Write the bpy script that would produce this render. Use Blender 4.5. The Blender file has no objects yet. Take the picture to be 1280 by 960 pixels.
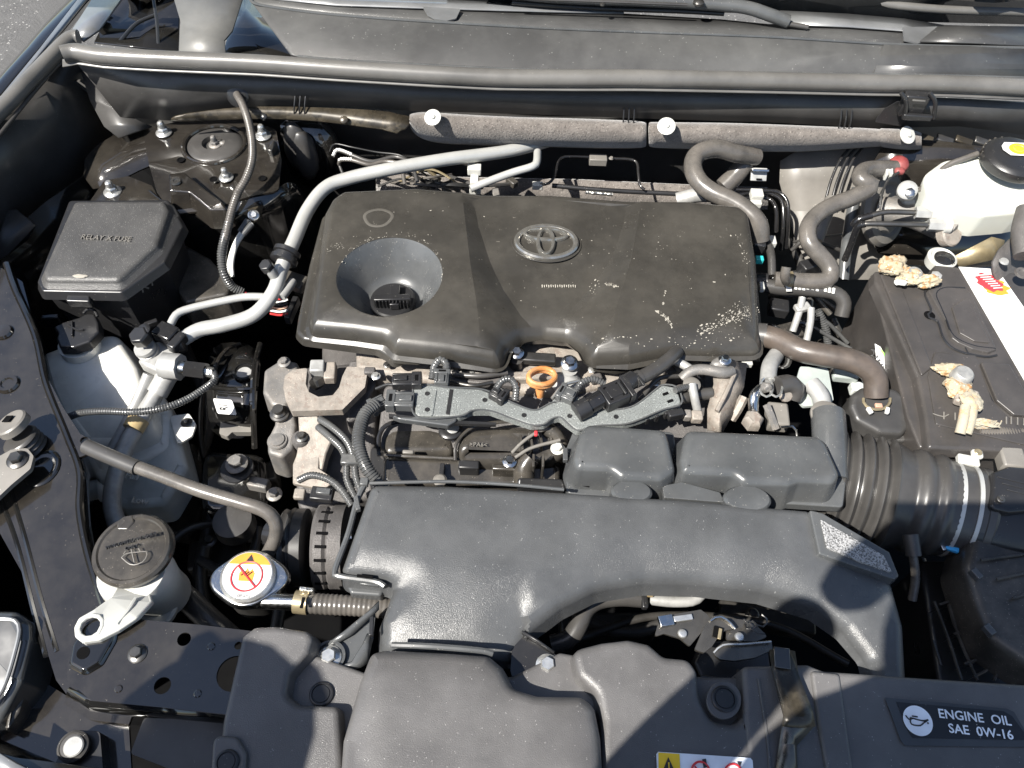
import bpy, bmesh, math, random
from mathutils import Vector, Matrix, Euler
from mathutils.geometry import delaunay_2d_cdt
random.seed(7)
R = math.radians
SC = bpy.context.scene
COL = SC.collection

# ------------------------------------------------------------------ camera, world, sun, exposure
CAM_LOC = Vector((0, -.54, .78))
F = 1004.0
CAM_ROT = Euler((R(35), 0, 0)).to_matrix() @ Euler((0, 0, R(2.2))).to_matrix()
cd = bpy.data.cameras.new('camera'); cam = bpy.data.objects.new('camera', cd); COL.objects.link(cam)
cam.location = CAM_LOC; cam.rotation_euler = CAM_ROT.to_euler()
cd.sensor_width = 36; cd.lens = F * 36 / 1280; cd.clip_start = .01; cd.clip_end = 200
SC.camera = cam
SUN_DIR = Vector((-.48, -.38, .79)).normalized()
w = bpy.data.worlds.new('World'); SC.world = w; w.use_nodes = True
nt = w.node_tree; bg = nt.nodes['Background']
sky = nt.nodes.new('ShaderNodeTexSky'); sky.sky_type = 'NISHITA'; sky.sun_disc = False
sky.sun_elevation = math.asin(SUN_DIR.z); sky.sun_rotation = math.atan2(SUN_DIR.x, SUN_DIR.y)
nt.links.new(sky.outputs[0], bg.inputs[0]); bg.inputs[1].default_value = .08
sd = bpy.data.lights.new('sun', 'SUN'); sd.energy = 5.0; sd.angle = R(.5); sd.color = (1, .955, .88)
sun = bpy.data.objects.new('sun', sd); COL.objects.link(sun)
sun.rotation_euler = SUN_DIR.to_track_quat('Z', 'Y').to_euler(); sun.location = (0, 0, 5)
SC.view_settings.view_transform = 'Standard'; SC.view_settings.look = 'None'
SC.view_settings.exposure = 1.2; SC.view_settings.gamma = 1
SC.cycles.max_bounces = 6; SC.cycles.transmission_bounces = 4; SC.cycles.transparent_max_bounces = 6

# ------------------------------------------------------------------ measuring: from the view to the place
def P(px, py, z):
    d = CAM_ROT @ Vector((px - 640, 480 - py, -F))
    return CAM_LOC + d * ((z - CAM_LOC.z) / d.z)
def PY(px, py, y):
    d = CAM_ROT @ Vector((px - 640, 480 - py, -F))
    return CAM_LOC + d * ((y - CAM_LOC.y) / d.y)
CAMAX = CAM_ROT @ Vector((0, 0, -1))
def mpp(p): return (Vector(p) - CAM_LOC).dot(CAMAX) / F
def V3(t): return t if isinstance(t, Vector) else P(*t)

# ------------------------------------------------------------------ materials
MATS = {}
def mat(name, col, rough=.5, metal=0, grain=0, gsize=.0012, dust=0, dsize=.0011, dcol=(.55, .52, .46), coat=0,
        var=.15, vsize=.06, patch=None, psize=.03, pthr=.55, spec=.5, sss=0, wave=None, trans=0, alpha=1, film=0):
    m = bpy.data.materials.new(name); m.use_nodes = True; MATS[name] = m
    n = m.node_tree.nodes; l = m.node_tree.links; b = n['Principled BSDF']
    tc = n.new('ShaderNodeTexCoord').outputs['Object']
    def noise(s, det=2, ro=.5):
        q = n.new('ShaderNodeTexNoise'); q.inputs['Scale'].default_value = 1 / s; q.inputs['Detail'].default_value = det
        q.inputs['Roughness'].default_value = ro; l.new(tc, q.inputs['Vector']); return q.outputs[0]
    def ramp(src, a, c, va=0, vc=1):
        q = n.new('ShaderNodeMapRange'); q.inputs[1].default_value = a; q.inputs[2].default_value = c
        q.inputs[3].default_value = va; q.inputs[4].default_value = vc; l.new(src, q.inputs[0]); return q.outputs[0]
    def mix(f, a, c):
        q = n.new('ShaderNodeMix'); q.data_type = 'RGBA'
        if hasattr(f, 'links') or not isinstance(f, (int, float)): l.new(f, q.inputs[0])
        else: q.inputs[0].default_value = f
        for s, x in ((q.inputs[6], a), (q.inputs[7], c)):
            if isinstance(x, tuple): s.default_value = (*x[:3], 1)
            else: l.new(x, s)
        return q.outputs[2]
    lo = tuple(c * (1 - var) for c in col); hi = tuple(min(1, c * (1 + var)) for c in col)
    c = mix(ramp(noise(vsize, 4, .6), .35, .65), lo, hi)
    rr = ramp(noise(vsize * .6, 3), .3, .7, max(.02, rough - .06), min(1, rough + .06))
    if film:   # uneven film of fine dust
        c = mix(ramp(noise(vsize * 1.7, 6, .7), .42, .78, 0, film), c, dcol)
    if patch:
        c = mix(ramp(noise(psize, 5, .65), pthr - .03, pthr + .03), c, patch)
    if dust:
        q = n.new('ShaderNodeTexVoronoi'); q.inputs['Scale'].default_value = 1 / (dsize * 3.2); l.new(tc, q.inputs['Vector'])
        f = ramp(q.outputs['Distance'], .10, .2, 1, 0)
        sel = ramp(noise(dsize * 9, 2), .66 - dust * .3, .70 - dust * .3)
        mm = n.new('ShaderNodeMath'); mm.operation = 'MULTIPLY'; l.new(f, mm.inputs[0]); l.new(sel, mm.inputs[1])
        m2 = n.new('ShaderNodeMath'); m2.operation = 'MULTIPLY'; l.new(mm.outputs[0], m2.inputs[0]); m2.inputs[1].default_value = .75
        c = mix(m2.outputs[0], c, dcol)
    l.new(c, b.inputs['Base Color']); l.new(rr, b.inputs['Roughness'])
    b.inputs['Metallic'].default_value = metal; b.inputs['Specular IOR Level'].default_value = spec
    b.inputs['Coat Weight'].default_value = coat; b.inputs['Coat Roughness'].default_value = .06
    if sss:
        b.inputs['Subsurface Weight'].default_value = sss; b.inputs['Subsurface Radius'].default_value = (.02, .02, .018)
        b.inputs['Subsurface Scale'].default_value = .6
    b.inputs['Transmission Weight'].default_value = trans; b.inputs['Alpha'].default_value = alpha
    if grain:
        bp = n.new('ShaderNodeBump'); bp.inputs['Strength'].default_value = grain; bp.inputs['Distance'].default_value = gsize * .5
        l.new(noise(gsize, 2, .6), bp.inputs['Height']); l.new(bp.outputs[0], b.inputs['Normal'])
    return m
DUSTC = (.50, .47, .42)
mat('cover_plastic', (.031, .029, .0255), .30, grain=.12, gsize=.0010, dust=.06, dsize=.0010, film=.09, dcol=(.34, .31, .26), var=.10)
mat('grained_plastic', (.062, .064, .066), .31, grain=.7, gsize=.0010, dust=.22, dsize=.0009, film=.08, dcol=(.36, .36, .35))
mat('grained_plastic_warm', (.088, .085, .084), .34, grain=.7, gsize=.0010, dust=.3, dsize=.0009, film=.10, dcol=(.36, .35, .34))
mat('satin_plastic', (.064, .067, .069), .29, grain=.08, gsize=.0008, dust=.25, dsize=.0006, film=.05)
mat('speckled_plastic', (.16, .17, .165), .45, grain=.8, gsize=.0016, dust=1.6, dsize=.0009, dcol=(.5, .52, .5), patch=(.10, .107, .104), psize=.0016, pthr=.55)
mat('black_plastic', (.018, .018, .019), .33, grain=.06, dust=.25, dsize=.0008, dcol=(.25, .23, .2))
mat('black_plastic_gloss', (.012, .012, .013), .16, dust=.3, dsize=.0008, dcol=(.25, .23, .2), film=.06)
mat('dusty_black_plastic', (.03, .028, .025), .35, grain=.1, dust=.6, dsize=.0009, film=.3, dcol=(.28, .25, .21), vsize=.03)
mat('manifold_plastic', (.034, .031, .027), .25, grain=.12, dust=.4, dsize=.0008, film=.2, dcol=(.25, .22, .18), vsize=.03)
mat('cowl_plastic', (.046, .046, .046), .36, grain=.05, dust=.25, dsize=.0016, film=.25, dcol=(.22, .22, .21), vsize=.12)
mat('wall_plastic', (.038, .037, .036), .38, grain=.04, dust=.1, film=.2, dcol=(.2, .19, .18), vsize=.1)
mat('rubber', (.045, .043, .041), .34, grain=.06, dust=.15, dsize=.0008, film=.12, dcol=(.2, .19, .18))
mat('seal_rubber', (.10, .097, .092), .33, grain=.1, gsize=.0009, dust=.1, film=.2, dcol=(.2, .19, .17))
mat('grey_hose', (.080, .074, .067), .27, grain=.06, film=.3, dcol=(.25, .22, .19), vsize=.02)
mat('brown_hose', (.066, .054, .046), .36, grain=.08, dust=.15, film=.35, dcol=(.17, .13, .10), vsize=.02)
mat('loom', (.06, .061, .061), .22, dust=.2, dsize=.0006, film=.25, dcol=(.2, .2, .19), vsize=.02)
mat('black_paint', (.008, .0078, .0075), .10, coat=1, dust=.10, dsize=.0009, film=.05, dcol=(.22, .20, .17), vsize=.08)
mat('dusty_black_paint', (.016, .014, .012), .14, coat=1, dust=.2, dsize=.0010, film=.16, dcol=(.15, .135, .11), vsize=.05)
mat('fuse_lid', (.050, .049, .048), .42, grain=.8, gsize=.0014, dust=.9, dsize=.0008, film=.1, dcol=(.30, .29, .27))
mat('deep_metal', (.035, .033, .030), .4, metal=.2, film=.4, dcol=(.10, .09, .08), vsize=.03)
mat('deep_shade', (.0025, .0025, .0028), .9, spec=.1)  # near-black colour standing in for shade inside gaps, slots and holes
mat('gold_primer', (.038, .032, .023), .3, metal=.25, film=.3, dcol=(.26, .22, .16), vsize=.02, patch=(.03, .026, .02), psize=.03, pthr=.56)
mat('fender_paint', (.16, .165, .17), .35, metal=.3, coat=1, film=.1)
mat('aluminium', (.42, .42, .40), .36, metal=.3, film=.2, dcol=(.55, .53, .5), grain=.05, var=.08)
mat('matte_aluminium', (.31, .31, .30), .45, metal=.25, film=.4, dcol=(.48, .47, .45), grain=.15, vsize=.015)
mat('cast_metal', (.16, .155, .148), .5, metal=.3, grain=.5, gsize=.0015, film=.4, dcol=(.42, .36, .30), dust=.6, dsize=.0012, vsize=.02)
mat('rusty_cast', (.215, .193, .168), .6, metal=.1, grain=.5, gsize=.0018, film=.5, dcol=(.42, .36, .30), dust=.7, dsize=.0013, vsize=.012, patch=(.20, .165, .14), psize=.008, pthr=.58)
mat('dark_cast', (.085, .08, .078), .6, metal=.3, grain=.6, gsize=.0016, film=.3, dcol=(.2, .185, .17), dust=.5, vsize=.02)
mat('zinc', (.62, .62, .60), .3, metal=.8, film=.25, dcol=(.5, .48, .42), var=.1, vsize=.008)
mat('dark_steel', (.10, .098, .095), .35, metal=.8, film=.3, dcol=(.2, .18, .15), vsize=.02)
mat('bright_steel', (.55, .55, .54), .22, metal=1, var=.1, vsize=.01)
mat('latch_metal', (.12, .112, .10), .3, metal=.75, film=.35, dcol=(.22, .20, .165), vsize=.02)
mat('gold_metal', (.34, .28, .17), .35, metal=.6, film=.4, dcol=(.4, .36, .28), vsize=.015)
mat('white_plastic', (.44, .44, .41), .4, sss=.15, film=.12, var=.05, dcol=(.6, .57, .5))
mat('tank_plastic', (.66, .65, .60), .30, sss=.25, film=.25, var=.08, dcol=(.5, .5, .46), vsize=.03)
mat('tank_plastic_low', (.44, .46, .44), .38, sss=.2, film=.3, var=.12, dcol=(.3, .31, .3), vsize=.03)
mat('brake_tank', (.55, .56, .51), .35, sss=.25, var=.04, film=.1, dcol=(.7, .64, .45))
mat('orange_plastic', (.52, .22, .07), .42, sss=.1, film=.3, dcol=(.75, .6, .42), vsize=.01)
mat('amber_plastic', (.32, .24, .12), .45)
mat('corrosion', (.35, .30, .21), .95, grain=.6, gsize=.002, patch=(.31, .17, .07), psize=.010, pthr=.56, dust=.9, dsize=.0014, dcol=(.85, .78, .65))
mat('corrosion_pale', (.33, .30, .23), .95, grain=.6, gsize=.002, patch=(.40, .28, .17), psize=.01, pthr=.56)
mat('lead', (.30, .30, .29), .5, metal=.5, film=.5, dcol=(.65, .62, .55), vsize=.008)
mat('red_rubber', (.20, .03, .03), .5, film=.2)
mat('paper_white', (.60, .60, .59), .45, film=.06, var=.03)
mat('ink_black', (.02, .02, .02), .5)
mat('ink_red', (.65, .04, .05), .5)
mat('ink_orange', (.85, .25, .03), .5)
mat('ink_yellow', (.85, .55, .02), .5)
mat('ink_green', (.25, .6, .08), .5)
mat('ink_blue', (.03, .16, .5), .5)
mat('fine_ink', (.45, .45, .46), .5)
mat('ink_grey', (.25, .25, .25), .5)
mat('sticker_black', (.012, .012, .014), .35, dust=.1)
mat('sticker_edge', (.045, .048, .052), .4)
mat('sticker_white', (.78, .82, .88), .35)
mat('emblem', (.30, .29, .265), .18, metal=.75, film=.12, dcol=(.3, .28, .24), vsize=.01)
mat('dull_trace', (.16, .15, .135), .45, dust=.2)
mat('rub_mark', (.07, .065, .056), .55, dust=.3)
mat('scuff', (.30, .28, .24), .8, grain=.8, gsize=.0015, dust=1, dsize=.001, dcol=(.5, .46, .38))
mat('battery_plastic', (.042, .039, .037), .33, grain=.06, dust=.15, film=.15, dcol=(.2, .17, .15))
mat('teal_plastic', (.03, .42, .42), .4)
mat('blue_tape', (.05, .35, .7), .4)
mat('asphalt', (.08, .078, .075), .9, grain=1, gsize=.008, dust=1.2, dsize=.006, dcol=(.32, .31, .29), patch=(.09, .088, .085), psize=.012, pthr=.55)
mat('glass_dark', (.012, .013, .014), .05, coat=1, film=.06, dcol=(.2, .2, .19))
mat('lamp_glass', (.05, .053, .055), .12, coat=.6)
mat('pale_green_metal', (.30, .335, .32), .4, film=.2)
mat('speckle_pad', (.30, .30, .30), .8, grain=1, gsize=.002, patch=(.08, .08, .08), psize=.0018, pthr=.52, var=.3)
mat('foil', (.55, .54, .50), .3, metal=.9, grain=1, gsize=.008, film=.2)
mat('wire_red', (.4, .03, .03), .4); mat('wire_white', (.6, .6, .57), .4); mat('wire_black', (.02, .02, .02), .35)
mat('cloth_skin', (.45, .27, .19), .55); mat('cloth_navy', (.03, .035, .06), .8)
mat('hair', (.03, .022, .016), .6)
mat('matte_grey_paint', (.11, .11, .105), .45, film=.2, dcol=(.26, .25, .23))
# fibrous felt
def felt():
    m = mat('felt', (.098, .086, .077), .95, grain=1, gsize=.0028, dust=1.2, dsize=.0011, dcol=(.34, .31, .28), patch=(.055, .048, .043), psize=.0035, pthr=.60, film=.4, vsize=.02)
    m.node_tree.nodes['Principled BSDF'].inputs['Sheen Weight'].default_value = .35
felt()

# ------------------------------------------------------------------ objects
def pdist(x, y, line):
    best = 9
    for a, b in zip(line, line[1:]):
        dx, dy = b[0] - a[0], b[1] - a[1]; L2 = dx * dx + dy * dy
        t = 0 if L2 < 1e-12 else max(0, min(1, ((x - a[0]) * dx + (y - a[1]) * dy) / L2))
        best = min(best, math.hypot(x - a[0] - dx * t, y - a[1] - dy * t))
    return best
def droop(line, D, amt):
    w_ = [P(x, y, 0) for x, y in line]; w_ = [(p.x, p.y) for p in w_]
    def f(x, y):
        d = pdist(x, y, w_)
        return amt * (1 - d / D) ** 2 if d < D else 0
    return f
def wloc(o):
    v = Vector((0, 0, 0))
    while o: v += o.location; o = o.parent
    return v
def thing(name, label, cat, at, group=None):
    o = bpy.data.objects.new(name, None); COL.objects.link(o); o.location = V3(at); o.empty_display_size = .02
    o['label'] = label; o['category'] = cat
    if group: o['group'] = group
    return o
def tag(o, label, cat, group=None):
    o['label'] = label; o['category'] = cat
    if group: o['group'] = group
    return o
def mk(name, verts, faces, m, parent=None, smooth=True, ang=35, bevel=0, seg=2, label=None, recalc=True):
    verts = [Vector(v) for v in verts]
    if parent is None:
        mn = Vector([min(v[i] for v in verts) for i in range(3)]); mx = Vector([max(v[i] for v in verts) for i in range(3)])
        org = Vector(((mn.x + mx.x) / 2, (mn.y + mx.y) / 2, mn.z))
    else: org = wloc(parent)
    me = bpy.data.meshes.new(name); me.from_pydata([v - org for v in verts], [], [list(f) for f in faces])
    if recalc:
        bm = bmesh.new(); bm.from_mesh(me)
        bmesh.ops.recalc_face_normals(bm, faces=bm.faces); bm.to_mesh(me); bm.free()
    me.materials.append(MATS[m])
    if smooth:
        me.polygons.foreach_set('use_smooth', [True] * len(me.polygons)); me.set_sharp_from_angle(angle=R(ang))
    o = bpy.data.objects.new(name, me); COL.objects.link(o)
    if parent: o.parent = parent
    else: o.location = org
    if bevel:
        b = o.modifiers.new('bevel', 'BEVEL'); b.width = bevel; b.segments = seg; b.limit_method = 'ANGLE'; b.angle_limit = R(40)
        b.harden_normals = False
    if label: o['label'] = label
    return o
def join_geo(*gs):
    vs, fs = [], []
    for v, f in gs:
        k = len(vs); vs += list(v); fs += [[i + k for i in q] for q in f]
    return vs, fs

# ------------------------------------------------------------------ geometry makers (return verts, faces)
def g_tube(pts, r, step=.006, n=12, corr=0, pitch=.0035, cap=True, taper=None):
    pts = [V3(p) for p in pts]
    if len(pts) > 2:
        q = [pts[0] * 2 - pts[1]] + pts + [pts[-1] * 2 - pts[-2]]
        dense = []
        for i in range(1, len(q) - 2):
            a, b, c, d = q[i - 1:i + 3]
            k = max(4, int((c - b).length / .003))
            for j in range(k):
                t = j / k
                dense.append(.5 * ((2 * b) + (c - a) * t + (2 * a - 5 * b + 4 * c - d) * t * t + (3 * b - a - 3 * c + d) * t ** 3))
        dense.append(pts[-1])
    else: dense = pts
    cum = [0]
    for i in range(1, len(dense)): cum.append(cum[-1] + (dense[i] - dense[i - 1]).length)
    L = cum[-1]; st = pitch / 4 if corr else step
    k = max(2, int(L / st)); out = []; j = 0
    for i in range(k + 1):
        s = L * i / k
        while j < len(cum) - 2 and cum[j + 1] < s: j += 1
        t = (s - cum[j]) / max(1e-9, cum[j + 1] - cum[j]); out.append(dense[j].lerp(dense[j + 1], min(1, t)))
    vs, fs = [], []
    up = Vector((0, 0, 1)); prev = None
    for i, p in enumerate(out):
        d = (out[min(i + 1, k)] - out[max(i - 1, 0)]).normalized()
        if prev is None:
            a = d.cross(up)
            if a.length < .1: a = d.cross(Vector((0, 1, 0)))
            a.normalize()
        else: a = (prev - d * prev.dot(d)).normalized()
        prev = a; b = a.cross(d)
        rr = r if not taper else r * (taper[0] + (taper[1] - taper[0]) * i / k)
        if corr: rr *= 1 - corr * (0, 0, 1, 1)[i % 4]
        for m_ in range(n):
            th = 2 * math.pi * m_ / n; vs.append(p + (a * math.cos(th) + b * math.sin(th)) * rr)
    for i in range(k):
        for m_ in range(n):
            fs.append([i * n + m_, i * n + (m_ + 1) % n, (i + 1) * n + (m_ + 1) % n, (i + 1) * n + m_])
    if cap: fs.append(list(range(n))); fs.append([k * n + m_ for m_ in range(n)])
    return vs, fs
def tube(name, pts, rpx, m, parent=None, label=None, **kw):
    p0 = [V3(p) for p in pts]; r = rpx * sum(mpp(p) for p in p0) / len(p0)
    v, f = g_tube(p0, r, **kw)
    return mk(name, v, f, m, parent, ang=50 if not kw.get('corr') else 40, label=label)
def frame(axis):
    a = Vector(axis).normalized(); t = a.cross(Vector((0, 1, 0)))
    if t.length < .1: t = a.cross(Vector((1, 0, 0)))
    t.normalize(); return t, a.cross(t).normalized(), a
def g_lathe(c, prof, axis=(0, 0, 1), n=32, arc=None, sx=1, sy=1, open0=False):
    """prof: (radius px, height px) along axis, from the centre point"""
    c = V3(c); u = mpp(c); t, b, a = frame(axis); vs, fs = [], []
    if a.z > .99: t, b = Vector((1, 0, 0)), Vector((0, 1, 0))
    for r, h in prof:
        for i in range(n):
            th = 2 * math.pi * i / n
            vs.append(c + (t * math.cos(th) * sx + b * math.sin(th) * sy) * r * u + a * h * u)
    for j in range(len(prof) - 1):
        for i in range(n):
            fs.append([j * n + i, j * n + (i + 1) % n, (j + 1) * n + (i + 1) % n, (j + 1) * n + i])
    if prof[0][0] > 0 and not open0: fs.append([i for i in range(n)])
    if prof[-1][0] > 0: fs.append([(len(prof) - 1) * n + i for i in range(n)])
    return vs, fs
def lathe(name, c, prof, m, parent=None, axis=(0, 0, 1), n=32, ang=35, label=None, sx=1, sy=1, open0=False):
    prof = [(max(r, .0001), h) for r, h in prof]
    v, f = g_lathe(c, prof, axis, n, sx=sx, sy=sy, open0=open0)
    return mk(name, v, f, m, parent, ang=ang, label=label)
def g_box(c, size, yaw=0, axis=(0, 0, 1), px=True):
    """c: centre of the top face; size (w, d, h) in px"""
    c = V3(c); u = mpp(c) if px else 1; w_, d_, h_ = [s * u for s in size]
    a = Vector(axis).normalized(); x = Vector((math.cos(yaw), math.sin(yaw), 0)); x = (x - a * x.dot(a)).normalized(); y = a.cross(x)
    vs = [c + x * sx * w_ / 2 + y * sy * d_ / 2 - a * h_ * k for k in (0, 1) for sx, sy in ((-1, -1), (1, -1), (1, 1), (-1, 1))]
    return vs, [[0, 1, 2, 3], [7, 6, 5, 4], [0, 4, 5, 1], [1, 5, 6, 2], [2, 6, 7, 3], [3, 7, 4, 0]]
def box(name, c, size, m, parent=None, yaw=0, axis=(0, 0, 1), bevel=1, label=None, px=True):
    v, f = g_box(c, size, R(yaw), axis, px)
    return mk(name, v, f, m, parent, bevel=bevel * (mpp(V3(c)) if px else 1), label=label)
def fillet(pts, r, n=4, closed=True):
    """pts: world Vectors; r scalar or list"""
    out = []; N = len(pts)
    for i in range(N):
        p = pts[i]; a = pts[i - 1] - p; b = pts[(i + 1) % N] - p
        rr = r[i] if isinstance(r, (list, tuple)) else r
        la, lb = a.length, b.length
        ang = a.angle(b, math.pi) if la > 1e-6 and lb > 1e-6 else math.pi
        if rr <= 0 or ang > R(172): out.append(p.copy()); continue
        d = min(rr / max(.05, math.tan(ang / 2)), la * .45, lb * .45)
        s = p + a.normalized() * d; e = p + b.normalized() * d
        for k in range(n + 1):
            t = k / n; out.append(s * (1 - t) ** 2 + p * 2 * t * (1 - t) + e * t * t)
    return out
def area2(pts): return sum(pts[i - 1].x * pts[i].y - pts[i].x * pts[i - 1].y for i in range(len(pts))) / 2
def normals2(pts):
    N = len(pts); s = 1 if area2(pts) > 0 else -1; ns = []
    for i in range(N):
        a = pts[i] - pts[i - 1]; b = pts[(i + 1) % N] - pts[i]
        na = Vector((a.y, -a.x, 0)); nb = Vector((b.y, -b.x, 0))
        if na.length > 1e-9: na.normalize()
        if nb.length > 1e-9: nb.normalize()
        m_ = na + nb
        if m_.length < .2: m_ = na
        m_.normalize(); k = 1 / max(.5, m_.dot(na)); ns.append(m_ * k * s)
    return ns
def pip(x, y, poly):
    c = False
    for i in range(len(poly)):
        a, b = poly[i - 1], poly[i]
        if (a[1] > y) != (b[1] > y) and x < (b[0] - a[0]) * (y - a[1]) / (b[1] - a[1]) + a[0]: c = not c
    return c
def g_cap(outer, holes=(), hfun=None, grid=None, creases=(), zf=None):
    """triangulated sheet inside outer (world), minus holes; zf(x,y) or outer's own z gives height of inner points"""
    co = []; edges = []; zs = []
    def ring(pts, closed=True):
        k = len(co)
        for p in pts: co.append(Vector((p[0], p[1]))); zs.append(p[2])
        n_ = len(pts)
        for i in range(n_ if closed else n_ - 1): edges.append((k + i, k + (i + 1) % n_))
    ring(outer)
    for h in holes: ring(h)
    for c in creases: ring(c, False)
    if grid:
        x0 = min(p.x for p in outer); x1 = max(p.x for p in outer); y0 = min(p.y for p in outer); y1 = max(p.y for p in outer)
        o2 = [(p.x, p.y) for p in outer]; h2 = [[(p.x, p.y) for p in h] for h in holes]
        y = y0 + grid / 2; row = 0
        while y < y1:
            x = x0 + grid / 2 + (row % 2) * grid / 2; row += 1
            while x < x1:
                if pip(x, y, o2) and not any(pip(x, y, h) for h in h2):
                    dm = min(((p.x - x) ** 2 + (p.y - y) ** 2) for p in outer[::2])
                    if dm > (grid * .45) ** 2 and all(min((p.x - x) ** 2 + (p.y - y) ** 2 for p in h) > (grid * .4) ** 2 for h in holes):
                        co.append(Vector((x, y))); zs.append(zf(x, y) if zf else outer[0].z)
                x += grid
            y += grid
    vs, es, fs, ov, _, _ = delaunay_2d_cdt(co, edges, [], 0, 1e-7)
    o2 = [(p.x, p.y) for p in outer]; h2 = [[(p.x, p.y) for p in h] for h in holes]
    out = []
    for i, v in enumerate(vs):
        z = zs[ov[i][0]] if ov[i] else (zf(v.x, v.y) if zf else min(outer, key=lambda p: (p.x - v.x) ** 2 + (p.y - v.y) ** 2).z)
        out.append(Vector((v.x, v.y, z)))
    ff = []
    for f in fs:
        cx = sum(vs[i].x for i in f) / len(f); cy = sum(vs[i].y for i in f) / len(f)
        if pip(cx, cy, o2) and not any(pip(cx, cy, h) for h in h2): ff.append(list(f))
    return out, ff
def molded(name, pts, h, m, parent=None, r=.004, fil=.008, draft=.0, holes=(), zf=None, grid=None, creases=(), lip=None, bottom=None, label=None, ang=40, up=None, steps=4):
    """moulded shell: pts = outline (px, py, z) at its shoulder; rounded edge r; skirt of depth h that flares by draft.
    holes = lists of world points; zf(x, y) height of the top relative to nothing (absolute)"""
    w_ = [V3(p) for p in pts]
    if isinstance(fil, (list, tuple)): w_ = fillet(w_, [max(q, r * 1.35) for q in fil])
    elif fil > 0: w_ = fillet(w_, max(fil, r * 1.35))
    if area2(w_) < 0: w_.reverse()
    ns = normals2(w_); N = len(w_); rings = []
    if lip: rings.append([p + n_ * (draft + lip[0]) - Vector((0, 0, h + lip[1])) for p, n_ in zip(w_, ns)]); rings.append([p + n_ * (draft + lip[0]) - Vector((0, 0, h)) for p, n_ in zip(w_, ns)])
    rings.append([p + n_ * draft - Vector((0, 0, h)) for p, n_ in zip(w_, ns)])
    for k in range(steps + 1):
        a = k / steps * math.pi / 2
        rings.append([Vector((*(p - n_ * r * (1 - math.cos(a))).xy, p.z - r + r * math.sin(a))) for p, n_ in zip(w_, ns)])
    last = [p - n_ * (r * 1.12) for p, n_ in zip(w_, ns)]
    rings.append(last)
    if zf:
        for k, rg in enumerate(rings[(3 if lip else 1):]):
            for p, q in zip(rg, w_): p.z += zf(p.x, p.y) - q.z
    vs = [p for rg in rings for p in rg]; fs = []
    for j in range(len(rings) - 1):
        for i in range(N): fs.append([j * N + i, j * N + (i + 1) % N, (j + 1) * N + (i + 1) % N, (j + 1) * N + i])
    if True:
        cv, cf = g_cap(rings[-1], holes, None, grid, creases, zf)
        vs, fs = join_geo((vs, fs), (cv, cf))
    if bottom: fs.append([i for i in range(N)])
    me = mk(name, vs, fs, m, parent, ang=ang, label=label)
    bm = bmesh.new(); bm.from_mesh(me.data); bmesh.ops.remove_doubles(bm, verts=bm.verts, dist=1e-6)
    bmesh.ops.recalc_face_normals(bm, faces=bm.faces); bm.to_mesh(me.data); bm.free()
    me.data.polygons.foreach_set('use_smooth', [True] * len(me.data.polygons)); me.data.set_sharp_from_angle(angle=R(ang))
    wn = me.modifiers.new('weighted', 'WEIGHTED_NORMAL'); wn.keep_sharp = True; wn.weight = 50
    return me
def plate(name, pts, th, m, parent=None, holes=(), bevel=0, fil=0, label=None, smooth=True, ang=30):
    """flat or bent plate with thickness and through holes; pts (px,py,z)"""
    w_ = [V3(p) for p in pts]
    if fil: w_ = fillet(w_, fil)
    if area2(w_) < 0: w_.reverse()
    zf = None
    cv, cf = g_cap(w_, holes)
    vs = list(cv); fs = list(cf); k = len(vs)
    dv = Vector((0, 0, th)); vs += [v - dv for v in cv]; fs += [[i + k for i in reversed(f)] for f in cf]
    for ring_ in [w_] + [list(h) for h in holes]:
        b = len(vs); n_ = len(ring_); vs += ring_ + [p - dv for p in ring_]
        fs += [[b + i, b + (i + 1) % n_, b + n_ + (i + 1) % n_, b + n_ + i] for i in range(n_)]
    o = mk(name, vs, fs, m, parent, smooth=smooth, ang=ang, label=label)
    bm = bmesh.new(); bm.from_mesh(o.data); bmesh.ops.remove_doubles(bm, verts=bm.verts, dist=1e-6)
    bmesh.ops.recalc_face_normals(bm, faces=bm.faces); bm.to_mesh(o.data); bm.free()
    if smooth: o.data.set_sharp_from_angle(angle=R(ang))
    if bevel:
        b = o.modifiers.new('bevel', 'BEVEL'); b.width = bevel; b.segments = 2; b.limit_method = 'ANGLE'; b.angle_limit = R(40)
    return o
def circ(px, py, z, rpx, n=20, sx=1, sy=1):
    c = P(px, py, z); u = mpp(c) * rpx
    return [c + Vector((math.cos(2 * math.pi * i / n) * u * sx, math.sin(2 * math.pi * i / n) * u * sy, 0)) for i in range(n)]
def quadsheet(name, rows, m, parent=None, th=0, label=None, sub=0, ang=35):
    """sheet through rows of points (each row same count); th = thickness along -z"""
    rows = [[V3(p) for p in r_] for r_ in rows]; n_ = len(rows[0]); vs = [p for r_ in rows for p in r_]; fs = []
    for j in range(len(rows) - 1):
        for i in range(n_ - 1): fs.append([j * n_ + i, j * n_ + i + 1, (j + 1) * n_ + i + 1, (j + 1) * n_ + i])
    o = mk(name, vs, fs, m, parent, ang=ang, label=label)
    # make it face the camera side
    c = sum(vs, Vector()) / len(vs); nrm = sum((pl.normal for pl in o.data.polygons), Vector())
    if nrm.dot(CAM_LOC - c) < 0: o.data.flip_normals()
    if sub: s = o.modifiers.new('sub', 'SUBSURF'); s.levels = s.render_levels = sub
    if th: s = o.modifiers.new('solid', 'SOLIDIFY'); s.thickness = th; s.offset = -1
    return o
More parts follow.
